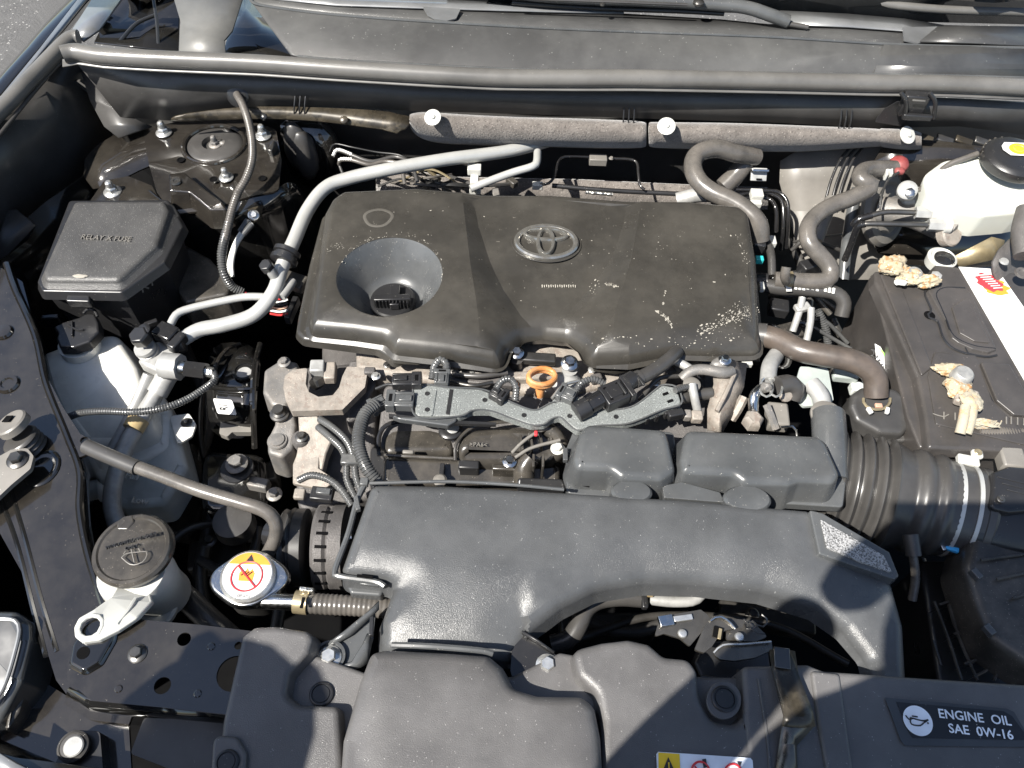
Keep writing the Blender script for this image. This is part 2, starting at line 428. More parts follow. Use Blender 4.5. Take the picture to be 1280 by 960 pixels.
def g_hex(c, r, h, axis, rot=0):
    c = Vector(c); t, b, a = frame(axis); vs = []
    for k, (rr, hh) in enumerate(((r, 0), (r, h * .8), (r * .86, h))):
        for i in range(6):
            th = rot + math.pi / 3 * i; vs.append(c + (t * math.cos(th) + b * math.sin(th)) * rr + a * hh)
    fs = [[j * 6 + i, j * 6 + (i + 1) % 6, (j + 1) * 6 + (i + 1) % 6, (j + 1) * 6 + i] for j in (0, 1) for i in range(6)]
    fs += [[0, 1, 2, 3, 4, 5], [12, 13, 14, 15, 16, 17]]
    return vs, fs
def bolt(px, py, z, r, parent, m='zinc', axis=(0, 0, 1), head=None, stud=0, flange=1.0, name='bolt', label=None):
    """flange bolt: r = flange radius px; parts of one mesh: flange, washer lip, hexagon head, optional stud"""
    c = P(px, py, z) if not isinstance(px, Vector) else px; u = mpp(c); a = Vector(axis).normalized(); r_ = r * u
    g1 = g_lathe(c, [(r * flange, 0), (r * flange, .10 * r), (r * .8 * flange, .24 * r), (.3 * r, .3 * r)], a, 20)
    g2 = g_hex(c + a * .15 * r_, r_ * .64, r_ * .62, a, .3 + px * .1 if not isinstance(px, Vector) else .3)
    gs = [g1, g2]
    if stud: gs.append(g_lathe(c + a * r_ * .7, [(.42 * r, 0), (.42 * r, stud * r * .42), (.38 * r, stud * r * .52), (.26 * r, stud * r * .60), (.01, stud * r * .63)], a, 12))
    v, f = join_geo(*gs)
    return mk(name, v, f, m, parent, ang=30, label=label)
def text(name, body, c, size_px, m, parent, yaw=0, axis=(0, 0, 1), th=.0003, sx=1, align='CENTER', bold=0, shear=0, up=None):
    cu = bpy.data.curves.new(name, 'FONT'); cu.body = body; cu.align_x = align; cu.align_y = 'CENTER'
    c = V3(c); u = mpp(c); cu.size = size_px * u; cu.extrude = th; cu.offset = bold * size_px * u; cu.resolution_u = 3; cu.shear = shear
    o = bpy.data.objects.new('tmp', cu); COL.objects.link(o)
    dg = bpy.context.evaluated_depsgraph_get(); me = bpy.data.meshes.new_from_object(o.evaluated_get(dg))
    bpy.data.objects.remove(o)
    a = Vector(axis).normalized(); x = Vector((math.cos(R(yaw)), math.sin(R(yaw)), 0)); x = (x - a * x.dot(a)).normalized(); y = a.cross(x)
    org = wloc(parent)
    for v in me.vertices: q = v.co.copy(); v.co = c + x * q.x * sx + y * q.y + a * q.z - org
    me.materials.clear(); me.materials.append(MATS[m]); me.name = name
    o = bpy.data.objects.new(name, me); COL.objects.link(o); o.parent = parent; return o
def on_quad(A, B, C, D, lift=.0006):
    """A top-left, B top-right, C bottom-right, D bottom-left world -> f(u,v)"""
    A, B, C, D = map(V3, (A, B, C, D)); n_ = (B - A).cross(A - D).normalized()
    if n_.dot(CAM_LOC - A) < 0: n_ = -n_
    def f(u, v, l=lift): return (A * (1 - u) + B * u) * (1 - v) + (D * (1 - u) + C * u) * v + n_ * l
    f.n = n_; return f
def decal(name, q, poly, m, parent, th=.0003, lift=.0004):
    """thin printed shape: poly in quad uv"""
    v = [q(u_, v_, lift) for u_, v_ in poly] + [q(u_, v_, lift - th) for u_, v_ in poly]; n_ = len(poly)
    f = [list(range(n_)), [n_ + i for i in range(n_)][::-1]] + [[i, (i + 1) % n_, n_ + (i + 1) % n_, n_ + i] for i in range(n_)]
    return mk(name, v, f, m, parent, smooth=False)
def quadtext(name, body, q, u, v, size, m, parent, lift=.0008, bold=0, sp=1.0, align='CENTER'):
    cu = bpy.data.curves.new(name, 'FONT'); cu.body = body; cu.align_x = align; cu.align_y = 'CENTER'; cu.size = 1; cu.extrude = 0.01; cu.offset = bold; cu.resolution_u = 3
    cu.space_character = sp
    o = bpy.data.objects.new('tmp', cu); COL.objects.link(o)
    dg = bpy.context.evaluated_depsgraph_get(); me = bpy.data.meshes.new_from_object(o.evaluated_get(dg)); bpy.data.objects.remove(o)
    org = wloc(parent); du, dv = size
    for w_ in me.vertices:
        k = w_.co; w_.co = q(u + k.x * du, v - k.y * dv, lift + k.z * .02) - org
    me.materials.clear(); me.materials.append(MATS[m]); me.name = name
    o = bpy.data.objects.new(name, me); COL.objects.link(o); o.parent = parent; return o
def clump(name, c, sc, m, parent, n=2, amp=.35, label=None, seed=0):
    """lumpy crust"""
    from mathutils import noise as N_
    bm = bmesh.new(); bmesh.ops.create_icosphere(bm, subdivisions=n + 2, radius=1)
    c = V3(c); u = mpp(c)
    for v in bm.verts:
        k = 1 + amp * (.65 * N_.fractal(v.co * 1.3 + Vector((seed, 3, 1)), 1, 2, 4) + .35 * N_.fractal(v.co * 4.5 + Vector((seed, 9, 1)), 1, 2, 3))
        v.co = Vector((v.co.x * sc[0], v.co.y * sc[1], v.co.z * sc[2])) * u * k + c
    vs = [v.co.copy() for v in bm.verts]; fs = [[q.index for q in f.verts] for f in bm.faces]; bm.free()
    return mk(name, vs, fs, m, parent, ang=60, label=label)
# ================================================================== SETTING: ground and the car's own body
g = mk('ground', [(-12, -8, -.95), (12, -8, -.95), (12, 14, -.95), (-12, 14, -.95)], [[0, 1, 2, 3]], 'asphalt')
g['kind'] = 'structure'

body = thing('car', 'black painted car body framing the open engine bay, with cowl and fender edge', 'car', Vector((0, 0, -.6)))
# floor of the bay and its dark walls
mk('bay_floor', [(-1.0, -.75, -.55), (.95, -.75, -.55), (.95, .62, -.55), (-1.0, .62, -.55)], [[0, 1, 2, 3]], 'deep_shade', body)  # painted black in place of the shade deep in the bay
def wall(name, top, bottom, m, th=.004, **k): return quadsheet(name, [top, bottom], m, body, th=th, **k)
# firewall (below the cowl front): dark, sits 0.52 m back
FW = .535
quadsheet('firewall', [[PY(60, 100, FW), PY(300, 110, FW), PY(640, 125, FW), PY(960, 130, FW), PY(1340, 140, FW)],
                       [Vector((-.70, FW + .02, -.1)), Vector((-.4, FW + .03, -.1)), Vector((0, FW + .03, -.1)), Vector((.35, FW + .03, -.1)), Vector((.82, FW + .02, -.1))],
                       [Vector((-.70, FW, -.55)), Vector((-.4, FW - .03, -.55)), Vector((0, FW - .03, -.55)), Vector((.35, FW - .03, -.55)), Vector((.82, FW, -.55))]], 'wall_plastic', body, th=.004)
# felt mat lower on the firewall, sunlit strip behind the engine cover
quadsheet('firewall_felt', [[P(470, 205, -.115), P(560, 222, -.115), P(720, 225, -.115), P(880, 232, -.11), P(960, 235, -.10)],
                            [P(470, 240, -.15), P(560, 250, -.15), P(720, 255, -.15), P(880, 262, -.14), P(960, 262, -.13)]], 'felt', body, th=.01)
# cowl front wall below the seal (nearly vertical plastic)
top = [(96, 82), (200, 93), (320, 99), (420, 104), (520, 112), (640, 116), (800, 118), (960, 121), (1110, 124), (1200, 127), (1290, 132)]
bot = [(150, 146), (215, 151), (320, 134), (420, 133), (520, 139), (640, 142), (800, 148), (960, 153), (1095, 160), (1200, 158), (1290, 170)]
WY = .497
quadsheet('cowl_front_wall', [[PY(x, y - 3, WY) + Vector((0, 0, 0)) for x, y in top], [PY(x, y, WY - .004) for x, y in bot]], 'wall_plastic', body, th=.003)
# gold-toned primer seam under the cowl wall
seam = [(212, 147), (255, 139), (300, 133), (345, 133), (400, 134), (460, 137), (515, 141)]
quadsheet('seam_bracket', [[P(460, 140, .014), P(480, 142, .014), P(506, 144, .014), P(514, 146, .014)], [P(464, 154, .006), P(480, 162, .004), P(496, 166, .004), P(508, 158, .006)]], 'gold_primer', body, th=.003)
quadsheet('cowl_seam_flange', [[P(x, y, .018) for x, y in seam], [P(x, y + dy, .004) for (x, y), dy in zip(seam, (6, 12, 16, 15, 17, 22, 26))]], 'gold_primer', body, th=.003, sub=1)
for i, (x, y, s) in enumerate([(330, 146, 5), (430, 150, 6)]):
    lathe('seam_rivet' if i % 2 else 'seam_plug', P(x, y, .012), [(s * .9, 0), (s * .8, 2), (s * .4, 3), (.1, 3)], 'gold_primer' if i % 2 else 'black_plastic', body, axis=(0, -.6, .8), n=14)
# ribs on the cowl wall: groups of three upright fins
for gx, gy in ((374, 132), (785, 147), (1057, 149)):
    for k in range(3):
        x = gx - 7 + k * 6.5; a = PY(x + 2, gy - 12, WY - .004); b = PY(x + (1 if gx < 500 else -3 if gx > 1000 else 0), gy + 14, WY - .012)
        v, f = g_tube([a, (a + b) / 2 + Vector((0, -.006, 0)), b], .0012, n=6, step=.01); mk('fin', v, f, 'black_plastic', body)
# cowl top panel between the seal and the windshield, with the long ridge
rows = []
ridge = [(308, -6), (312, -2), (330, 7), (440, 20), (640, 33), (800, 40), (960, 46), (1130, 56), (1290, 60)]
front = [(366, 73), (368, 73), (372, 74), (440, 80), (640, 90), (800, 93), (960, 95), (1130, 97), (1290, 101)]
def lerp(a, b, t): return a + (b - a) * t
def zr(t): return .088 + .028 * t
rows = []
for t in (0, .06, .5, .9, .97, 1.0):
    rows.append([P(lerp(a[0], b[0], t), lerp(a[1], b[1], t), zr(t) + .004 * math.sin(math.pi * min(1, t)) - (0 if t > 0 else .012)) for a, b in zip(front, ridge)])
quadsheet('cowl_top_panel', rows, 'cowl_plastic', body, th=.003, ang=50)
v, f = g_tube([P(x, y, .117) for x, y in ridge], .0022, n=8); mk('cowl_ridge', v, f, 'satin_plastic', body)
v, f = g_tube([P(x, y - 3, .094) for x, y in front[2:]], .0028, n=8); mk('cowl_front_edge', v, f, 'satin_plastic', body)
quadsheet('cowl_shade_panel', [[P(280, 64, .05), P(320, 70, .05), P(372, 76, .05)], [P(290, 20, -.05), P(305, 20, -.06), P(330, 20, -.05)], [P(296, -20, -.05), P(305, -20, -.05), P(315, -20, -.05)]], 'black_paint', body, th=.003)  # black sheet: side panel plus the cast shade wedge beside the cowl
# strip between ridge and glass
back = [(290, -30), (300, -24), (330, -10), (440, -4), (540, 2), (640, 9), (800, 18), (900, 24), (960, 30), (1130, 30), (1290, 34)]
rid2 = [(308, -6), (312, -2), (330, 7), (440, 20), (540, 27), (640, 33), (800, 40), (900, 43), (960, 46), (1130, 56), (1290, 60)]
quadsheet('cowl_rear_strip', [[P(x, y, .114) for x, y in rid2], [P(x, y, .108) for x, y in back]], 'cowl_plastic', body, th=.003)
# light coloured body flange below the glass
quadsheet('cowl_flange', [[P(300, -20, .108), P(420, -8, .109), P(540, -4, .109), P(680, 6, .108), P(780, 12, .108)], [P(300, -6, .1135), P(420, 6, .1155), P(540, 10, .1155), P(680, 14, .114), P(780, 16, .113)]], 'fender_paint', body, th=.002)
plate('cowl_tab', [(528, 8, .118), (576, 11, .118), (570, 23, .118), (558, 26, .118), (544, 24, .118), (534, 18, .118)], .002, 'fender_paint', body, fil=.003)
quadsheet('cowl_flange', [[P(975, 13, .1125), P(1060, 17, .1125), P(1130, 23, .1125), P(1180, 31, .1125)], [P(985, 30, .1155), P(1060, 33, .1155), P(1128, 38, .1155), P(1160, 50, .118)]], 'fender_paint', body, th=.002)
plate('cowl_end_cap', [(1128, 34, .119), (1176, 33, .119), (1164, 46, .119), (1148, 54, .119), (1130, 50, .119)], .002, 'fender_paint', body, fil=.002)
quadsheet('cowl_rear_strip', [[P(1150, 51, .121), P(1215, 53, .121), P(1290, 57, .121)], [P(1172, 33, .123), P(1215, 32, .123), P(1290, 33, .123)]], 'cowl_plastic', body, th=.003)
# lighter right end panel of the cowl with its seam
quadsheet('cowl_end_panel', [[P(1092, 94, .094), P(1160, 96, .094), P(1290, 100, .094)], [P(1098, 75, .105), P(1170, 76, .105), P(1290, 78, .105)], [P(1105, 56, .119), P(1170, 57, .119), P(1290, 58, .119)]], 'cowl_plastic', body, th=.002)
# windshield glass
quadsheet('windshield', [[P(560, 4, .105), P(760, 10, .105), P(960, 18, .106), P(1130, 27, .106), P(1300, 31, .106)], [P(540, -90, .22), P(760, -90, .22), P(960, -90, .22), P(1130, -90, .22), P(1300, -90, .22)]], 'glass_dark', body, th=.005)
tube('windshield_moulding', [(1030, -8, .125), (1100, 4, .125), (1180, 12, .125), (1300, 16, .125)], 5, 'seal_rubber', body)
# left end: deep pit beside the cowl, and pale bracket
quadsheet('cowl_side_well', [[P(118, 52, .07), P(170, 58, .06), P(222, 64, .06)], [P(150, -10, -.02), P(190, 0, -.10), P(224, 0, -.02)], [P(165, -40, .05), P(200, -40, .05), P(230, -40, .05)]], 'black_paint', body, th=.003)
quadsheet('cowl_side_panel', [[P(224, 66, .066), P(250, 68, .066), P(282, 70, .066)], [P(225, 32, .078), P(252, 42, .074), P(280, 50, .074)], [P(226, 28, .079), P(256, 36, .076), P(290, 38, .078)], [P(216, -6, .092), P(262, -6, .094), P(304, -6, .098)]], 'matte_grey_paint', body, th=.003)
tube('cable_run', [(192, 0, .07), (196, 28, .06), (198, 58, .05)], 2.0, 'wire_black', body)
tube('cable_run', [(150, 52, .05), (170, 30, .05), (196, 18, .05)], 2.4, 'wire_black', body)
# fender edge, left
quadsheet('fender', [[P(-260, 330, .03), P(-100, 190, .045), P(0, 118, .055), P(50, 58, .06), P(100, -6, .066)],
                     [P(-290, 330, -.25), P(-130, 190, -.25), P(-30, 112, -.25), P(18, 58, -.25), P(66, -6, -.25)]], 'black_paint', body, th=.003)
quadsheet('fender_lip', [[P(-60, 178, .052), P(0, 121, .056), P(50, 60, .061), P(101, -6, .066)], [P(-60, 190, .050), P(0, 134, .054), P(62, 56, .059), P(112, -6, .064)]], 'fender_paint', body, th=.003)
quadsheet('fender_gutter', [[P(-60, 190, .050), P(0, 134, .054), P(62, 56, .059), P(112, -6, .064)], [P(-60, 205, .030), P(0, 146, .035), P(76, 52, .042), P(122, -6, .048)]], 'black_paint', body, th=.003)
quadsheet('fender_corner', [[P(88, 40, .062), P(100, 22, .062), P(118, -6, .064)], [P(104, 50, .058), P(124, 36, .058), P(156, -8, .06)]], 'fender_paint', body, th=.004)
quadsheet('fender_apron', [[P(-60, 210, .045), P(0, 150, .045), P(48, 98, .045), P(98, 68, .045)], [P(-30, 255, -.02), P(28, 200, -.02), P(75, 152, -.02), P(120, 120, -.02)],
                           [P(0, 300, -.09), P(58, 250, -.09), P(100, 222, -.09), P(144, 176, -.09)]], 'rubber', body, th=.003, ang=70)
quadsheet('fender_inner_wall', [[P(-90, 420, -.05), P(-20, 345, -.08), P(0, 302, -.092), P(58, 252, -.092), P(100, 224, -.092), P(146, 178, -.092)], [P(-90, 420, -.05) - Vector((.02, 0, .5)), P(-20, 345, -.08) - Vector((.02, 0, .46)), P(0, 302, -.092) - Vector((.02, 0, .45)), P(58, 252, -.092) - Vector((.02, 0, .45)), P(100, 224, -.092) - Vector((.02, 0, .45)), P(146, 178, -.092) - Vector((.02, 0, .45))]], 'black_paint', body, th=.003)
quadsheet('rubber_flap', [[P(-10, 262, -.06), P(20, 262, -.06), P(44, 282, -.06)], [P(-10, 330, -.10), P(10, 318, -.10), P(34, 300, -.10)]], 'rubber', body, th=.003)
quadsheet('cowl_corner_bracket', [[P(98, 80, .03), P(118, 86, .03)], [P(112, 125, .0), P(140, 130, .0)], [P(130, 158, -.02), P(172, 150, -.02)], [P(148, 172, -.03), P(190, 158, -.03)]], 'wall_plastic', body, th=.003)
quadsheet('apron_ledge', [[P(95, 195, -.05), P(145, 165, -.04), P(185, 155, -.04), P(212, 150, -.035)], [P(110, 250, -.06), P(160, 218, -.05), P(190, 205, -.05), P(215, 200, -.045)]], 'dusty_black_paint', body, th=.003, sub=1)

# strut tower: dished plate with hole, gussets and front wall
hole = circ(268, 181, -.03, 38, 32, sy=.96)
zt = -.03
plate('strut_tower_top', [(180, 172, zt), (195, 158, zt), (230, 150, zt), (310, 150, zt), (345, 162, zt), (352, 200, zt), (348, 238, zt), (310, 246, zt), (262, 262, zt - .012), (216, 268, zt - .02), (196, 240, zt - .01), (186, 205, zt)], .003, 'dusty_black_paint', body, holes=[hole], fil=.008)
v, f = g_tube([p + Vector((0, 0, .001)) for p in hole] + [hole[0] + Vector((0, 0, .001))], .0035, n=8, cap=False); mk('tower_hole_rim', v, f, 'dusty_black_paint', body)
quadsheet('strut_tower_wall', [[P(172, 210, zt - .002), P(200, 262, zt - .02), P(262, 264, zt - .014), P(312, 248, zt - .003), P(350, 238, zt - .003), P(372, 215, zt - .01)],
                               [P(160, 330, -.17), P(210, 345, -.18), P(275, 350, -.18), P(325, 350, -.18), P(372, 335, -.18), P(405, 300, -.18)],
                               [P(150, 420, -.4), P(220, 440, -.4), P(285, 440, -.4), P(340, 430, -.4), P(395, 410, -.4), P(430, 360, -.4)]], 'black_paint', body, th=.003, sub=2)
molded('tower_gusset', [(210, 216, zt + .012), (230, 214, zt + .012), (254, 234, zt + .008), (278, 252, zt + .003), (284, 262, zt), (262, 262, zt), (236, 240, zt + .010), (212, 238, zt + .012)], .03, 'dusty_black_paint', body, r=.003, fil=.004, draft=.008)
lathe('weld_nut', (220, 227, zt + .013), [(7, 0), (6, 2), (3, 2), (2.5, 1), (.1, 1)], 'dark_steel', body, n=18)
for x, y in ((226, 200), (267, 224), (328, 223)):
    lathe('small_hole', (x, y, zt + .0015), [(5, 0), (5, .6), (3.2, .6), (3, -1), (.1, -1)], 'deep_shade', body, n=14)
box('tower_tab', (340, 182, zt + .012), (18, 6, 22), 'dark_steel', body, yaw=80, bevel=1)
for i, (x, y, z, a) in enumerate([(205, 158, zt + .006, 10), (329, 162, zt + .006, 10), (283, 214, zt + .006, 9)]):
    bolt(x, y + 8, z - .004, a, body, 'zinc', stud=1.6, name='stud_nut')
quadsheet('tower_rear_wall', [[P(340, 140, .0), P(380, 150, -.02), P(420, 160, -.02)], [P(360, 230, -.12), P(395, 235, -.14), P(425, 235, -.14)]], 'black_paint', body, th=.003, sub=1)
# bracket with stud behind the fuse box
plate('apron_bracket', [(112, 252, -.045), (130, 226, -.045), (160, 220, -.045), (190, 232, -.045), (205, 262, -.045), (150, 275, -.045)], .004, 'dusty_black_paint', body, fil=.006)
bolt(141, 240, -.045, 11, body, 'zinc', stud=1.4, name='stud_nut')

# left apron rail: long painted member with raised lip
rz = -.045
railpts = [(-60, 330), (2, 335), (28, 352), (46, 420), (66, 500), (92, 555), (108, 600), (112, 660), (128, 730), (150, 790), (118, 862), (92, 880), (70, 850), (30, 720), (-60, 560)]
plate('apron_rail', [(x, y, rz) for x, y in railpts], .004, 'dusty_black_paint', body, fil=.01)
lip = [(8, 330), (18, 360), (44, 420), (58, 480), (84, 545), (100, 590), (100, 640), (112, 700), (135, 770), (140, 800)]
v, f = g_tube([P(x, y, rz + .006) for x, y in lip], .0045, n=10); mk('rail_lip', v, f, 'black_paint', body)
quadsheet('rail_inner_wall', [[P(x, y, rz) for x, y in lip], [P(x + 22, y + 6, rz - .14) for x, y in lip]], 'black_paint', body, th=.003)
for k, pts in enumerate(([(0, 620), (22, 680), (42, 760), (58, 820)], [(14, 612), (34, 680), (52, 750), (72, 815)])):
    v, f = g_tube([P(x, y, rz - .0018) for x, y in pts], .0032, n=8); mk('pressed_bead', v, f, 'black_paint', body)
plate('prop_pivot_plate', [(58, 470, rz + .008), (78, 508, rz + .008), (100, 542, rz + .008), (118, 552, rz + .008), (114, 566, rz + .008), (98, 572, rz + .008), (78, 545, rz + .008), (52, 500, rz + .008)], .004, 'dusty_black_paint', body, fil=.003,
      holes=[circ(105, 550, rz + .008, 5, 12)])
lathe('panel_boss', (10, 480, rz + .001), [(14, 0), (12, 3), (8, 3), (7, 1), (.1, 1)], 'dusty_black_paint', body, n=20)
lathe('panel_boss', (4, 415, rz + .001), [(12, 0), (10, 3), (.1, 4)], 'dusty_black_paint', body, n=20)
# dimple around lamp bolt
lathe('pressed_dish', (52, 585, rz + .001), [(22, 0), (20, 1.5), (16, 1.5), (12, -.5), (.1, -.5)], 'black_paint', body, n=24, sy=1.2)

# front of the fender and the bumper, closing the body beyond the frame
T_ = [P(-75, 800, -.035), P(-100, 640, -.005), P(-110, 480, .015), P(-105, 330, .03), P(-60, 178, .05)]
I_ = [P(-38, 770, -.05), P(-40, 600, -.05), P(-40, 480, -.05), P(-40, 350, -.05), P(-60, 206, .028)]
quadsheet('front_fender', [I_, T_, [p + Vector((-.05, 0, -.06)) for p in T_], [p + Vector((-.09, 0, -.3)) for p in T_], [p + Vector((-.09, 0, -.75)) for p in T_]], 'black_paint', body, th=.003)
xs_ = (-.62, -.45, -.2, .1, .4, .65, .88); crv = [.06, .025, .005, 0, .005, .02, .05]
quadsheet('front_bumper', [[Vector((x, y + c_, z)) for x, c_ in zip(xs_, crv)] for y, z in ((-.435, -.045), (-.50, -.06), (-.56, -.13), (-.60, -.30), (-.60, -.55), (-.56, -.80))], 'black_paint', body, th=.004, ang=70)
# radiator support (painted plate with real holes)
sz = -.012
holes = [circ(230, 799, sz, 8.5, 18), circ(203, 857, sz, 10.5, 18), circ(298, 807, sz, 5, 12), circ(293, 842, sz, 22, 24), circ(104, 816, sz, 8, 14)]
plate('radiator_support', [(86, 790, sz), (120, 772, sz), (168, 774, sz), (250, 781, sz), (316, 789, sz), (330, 960, sz - .0), (283, 893, sz), (200, 884, sz), (114, 876, sz), (84, 850, sz)], .003, 'dusty_black_paint', body, holes=holes)
quadsheet('support_front_wall', [[P(84, 862, sz - .002), P(114, 877, sz - .002), P(200, 885, sz - .002), P(290, 893, sz - .002)], [P(80, 880, -.09), P(112, 900, -.09), P(200, 910, -.09), P(290, 918, -.09)]], 'black_paint', body, th=.003)
molded('pressed_pad', [(86, 830, sz + .006), (90, 806, sz + .006), (104, 782, sz + .006), (128, 764, sz + .006), (146, 766, sz + .006), (140, 800, sz + .006), (124, 828, sz + .006), (104, 840, sz + .006)], .005, 'black_paint', body, r=.003, fil=.006, draft=.002, holes=[circ(104, 816, sz + .006, 8, 14)])
lathe('dark_hole', (104, 816, sz + .0062), [(8, 0), (8, .3), (.1, .3)], 'deep_shade', body, n=16)
for x, y in ((148, 861), (247, 867), (264, 808)):
    lathe('dimple', (x, y, sz + .0005), [(5, 0), (4, .8), (.1, 1)], 'dusty_black_paint', body, n=12)
bolt(172, 817, sz, 12, body, 'dark_steel', name='bolt')
plate('bumper_filler', [(180, 897, -.05), (290, 902, -.05), (300, 975, -.05), (240, 972, -.05), (163, 942, -.05)], .004, 'rubber', body, fil=.004)
plate('bumper_filler', [(-30, 800, -.09), (100, 880, -.09), (160, 890, -.09), (165, 975, -.09), (-30, 975, -.09)], .004, 'dusty_black_paint', body)
plate('bracket_foot', [(60, 975, -.07), (88, 912, -.07), (125, 914, -.07), (130, 975, -.07)], .03, 'black_plastic', body, fil=.006, bevel=.002)
lathe('rubber_stop', (93, 934, -.065), [(19, 0), (19, 5), (16, 7), (15, 6), (14, 8), (.1, 9)], 'rubber', body, n=26)
lathe('stop_pad', (92, 933, -.058), [(12.5, 0), (11, 1.5), (.1, 1.8)], 'matte_aluminium', body, n=24)
quadsheet('bumper_edge', [[P(-30, 925, -.03), P(20, 955, -.035), P(60, 975, -.04)], [P(-30, 985, -.04), P(20, 990, -.05), P(40, 990, -.05)]], 'fender_paint', body, th=.003)
quadsheet('bumper_skin', [[P(-60, 880, -.12), P(60, 930, -.12), P(180, 975, -.12)], [P(-60, 935, -.05), P(30, 965, -.05), P(90, 990, -.05)]], 'black_paint', body, th=.003)
# right apron behind the battery
quadsheet('right_apron', [[P(1090, 170, .0), P(1180, 176, .0), P(1300, 190, .0)], [P(1085, 240, -.08), P(1180, 250, -.08), P(1300, 260, -.08)], [P(1080, 330, -.15), P(1180, 335, -.15), P(1300, 335, -.15)]], 'dusty_black_paint', body, th=.003, sub=1)
quadsheet('right_firewall_panel', [[P(960, 190, -.06), P(1030, 185, -.04), P(1090, 180, -.03), P(1160, 185, -.03)], [P(985, 262, -.13), P(1040, 262, -.13), P(1100, 260, -.13), P(1180, 250, -.12)], [P(1005, 345, -.18), P(1060, 350, -.18), P(1110, 350, -.18), P(1180, 330, -.17)]], 'dull_trace', body, th=.003, sub=1)
for i in range(4):
    box('seam_step', P(1158 + i * 24, 172 + i * 1.5, .0), (22, 9, 3), 'dark_steel' if i % 2 else 'gold_primer', body, yaw=-20, axis=(0, -.5, .85), bevel=1.5)
quadsheet('strut_tower_right', [[P(1236, 330, .0), P(1262, 296, .0), P(1300, 280, .0)], [P(1250, 350, -.03), P(1280, 330, -.03), P(1300, 320, -.03)], [P(1262, 420, -.1), P(1280, 400, -.1), P(1310, 390, -.1)]], 'dark_cast', body, th=.004, sub=1)
lathe('tower_lug', (1277, 342, .0), [(9, 0), (8, 3), (5, 3), (4, 1), (.1, 1)], 'dark_cast', body, n=18)
lathe('tower_lug', (1255, 327, .0), [(6, 0), (5, 2), (.1, 2.5)], 'matte_aluminium', body, n=14)
tube('tower_leg', [(1283, 262, .03), (1277, 290, .02), (1280, 320, .01)], 12, 'dark_cast', body)
# folded tabs on the apron
quadsheet('apron_fold_plate', [[P(1190, 322, -.04), P(1240, 296, -.03), P(1256, 300, -.03)], [P(1200, 334, -.06), P(1236, 326, -.05), P(1252, 322, -.05)]], 'gold_metal', body, th=.002)

# hood seal (long moulded tube) with its lip
seal = thing('hood_seal', 'long grey rubber hood seal running across the cowl behind the engine bay', 'rubber seal', P(640, 98, .08))
sp = [(78, 68), (96, 65), (130, 70), (200, 74), (320, 79), (420, 86), (520, 92), (620, 97), (720, 98), (800, 98), (960, 101), (1090, 104), (1180, 105), (1300, 110)]
tube('bulb', [(x, y, .094) for x, y in sp], 10.5, 'seal_rubber', seal, n=20)
quadsheet('lip', [[P(x, y + 7, .089) for x, y in sp], [P(x, y + 12, .083) for x, y in sp], [P(x, y + 15, .082) for x, y in sp]], 'seal_rubber', seal, th=.002, ang=60)
s2 = thing('fender_seal', 'dark rubber seal strip along the fender edge at top left', 'rubber seal', P(20, 110, .06))
tube('bulb', [(98, 47, .068), (86, 50, .068), (60, 76, .066), (20, 118, .062), (0, 138, .06), (-60, 200, .055)], 10, 'seal_rubber', s2, n=16)
tube('lip', [(102, 62, .055), (76, 78, .055), (40, 118, .052), (0, 168, .05), (-40, 215, .05)], 2.5, 'rubber', s2, n=8)
# seal clip block at right
cb = thing('seal_clip_block', 'black plastic clip block on the cowl wall under the hood seal at right', 'clip', P(1140, 150, .05))
q = lambda x, y, dy=0: PY(x, y, WY - .012 + dy)
mk('clip_wing', [q(1094, 150), q(1106, 135), q(1122, 126), q(1130, 128), q(1132, 150), q(1126, 158), q(1094, 153)] + [q(1094, 150, .02), q(1106, 135, .02), q(1122, 126, .02), q(1130, 128, .02), q(1132, 150, .02), q(1126, 158, .02), q(1094, 153, .02)],
   [[0, 1, 2, 3, 4, 5, 6]] + [[i, (i + 1) % 7, 7 + (i + 1) % 7, 7 + i] for i in range(7)], 'black_plastic', cb, smooth=False, bevel=.001)
box('clip_body', q(1148, 117, -.012), (30, 14, 30), 'black_plastic', cb, yaw=-3, bevel=2)
for x in (1130, 1166):
    v, f = g_tube([q(x - 4 if x < 1150 else x - 4, 116, -.02), q(x + 3, 128, -.024), q(x + 1, 148, -.024)], .003, n=8); mk('clip_arm', v, f, 'black_plastic', cb)
box('clip_bar', q(1148, 143, -.026), (36, 6, 8), 'black_plastic', cb, yaw=-3, bevel=1.5)
box('clip_slot', q(1149, 125, -.0265), (16, 2, 2), 'seal_rubber', cb, yaw=-3, bevel=.5)

# wiper arm
wa = thing('wiper_arm', 'black windshield wiper arm lying along the top of the cowl', 'wiper', P(870, 10, .13))
tube('arm', [(600, -14, .135), (700, -4, .135), (800, 0, .135), (875, 4, .135), (930, 9, .135), (960, 18, .128), (985, 27, .12)], 8, 'satin_plastic', wa, n=10)
v, f = g_tube([P(640, -2, .142), P(760, 2, .142), P(860, 6, .142)], .002, n=6); mk('blade_spine', v, f, 'rubber', wa)
tube('washer_hose', [(640, 3, .118), (740, 10, .118), (850, 14, .118), (905, 17, .118)], 3, 'wire_black', wa)
lathe('pivot_nut', (873, 5, .142), [(7, 0), (7, 3), (5, 5), (.1, 6)], 'dark_steel', wa, n=14)
lathe('pivot_cap', (753, 6, .138), [(3.5, 0), (3, 2), (.1, 3)], 'dark_steel', wa, n=12)
tube('wiper_blade', [(985, 30, .118), (1010, 34, .117)], 3, 'rubber', wa)

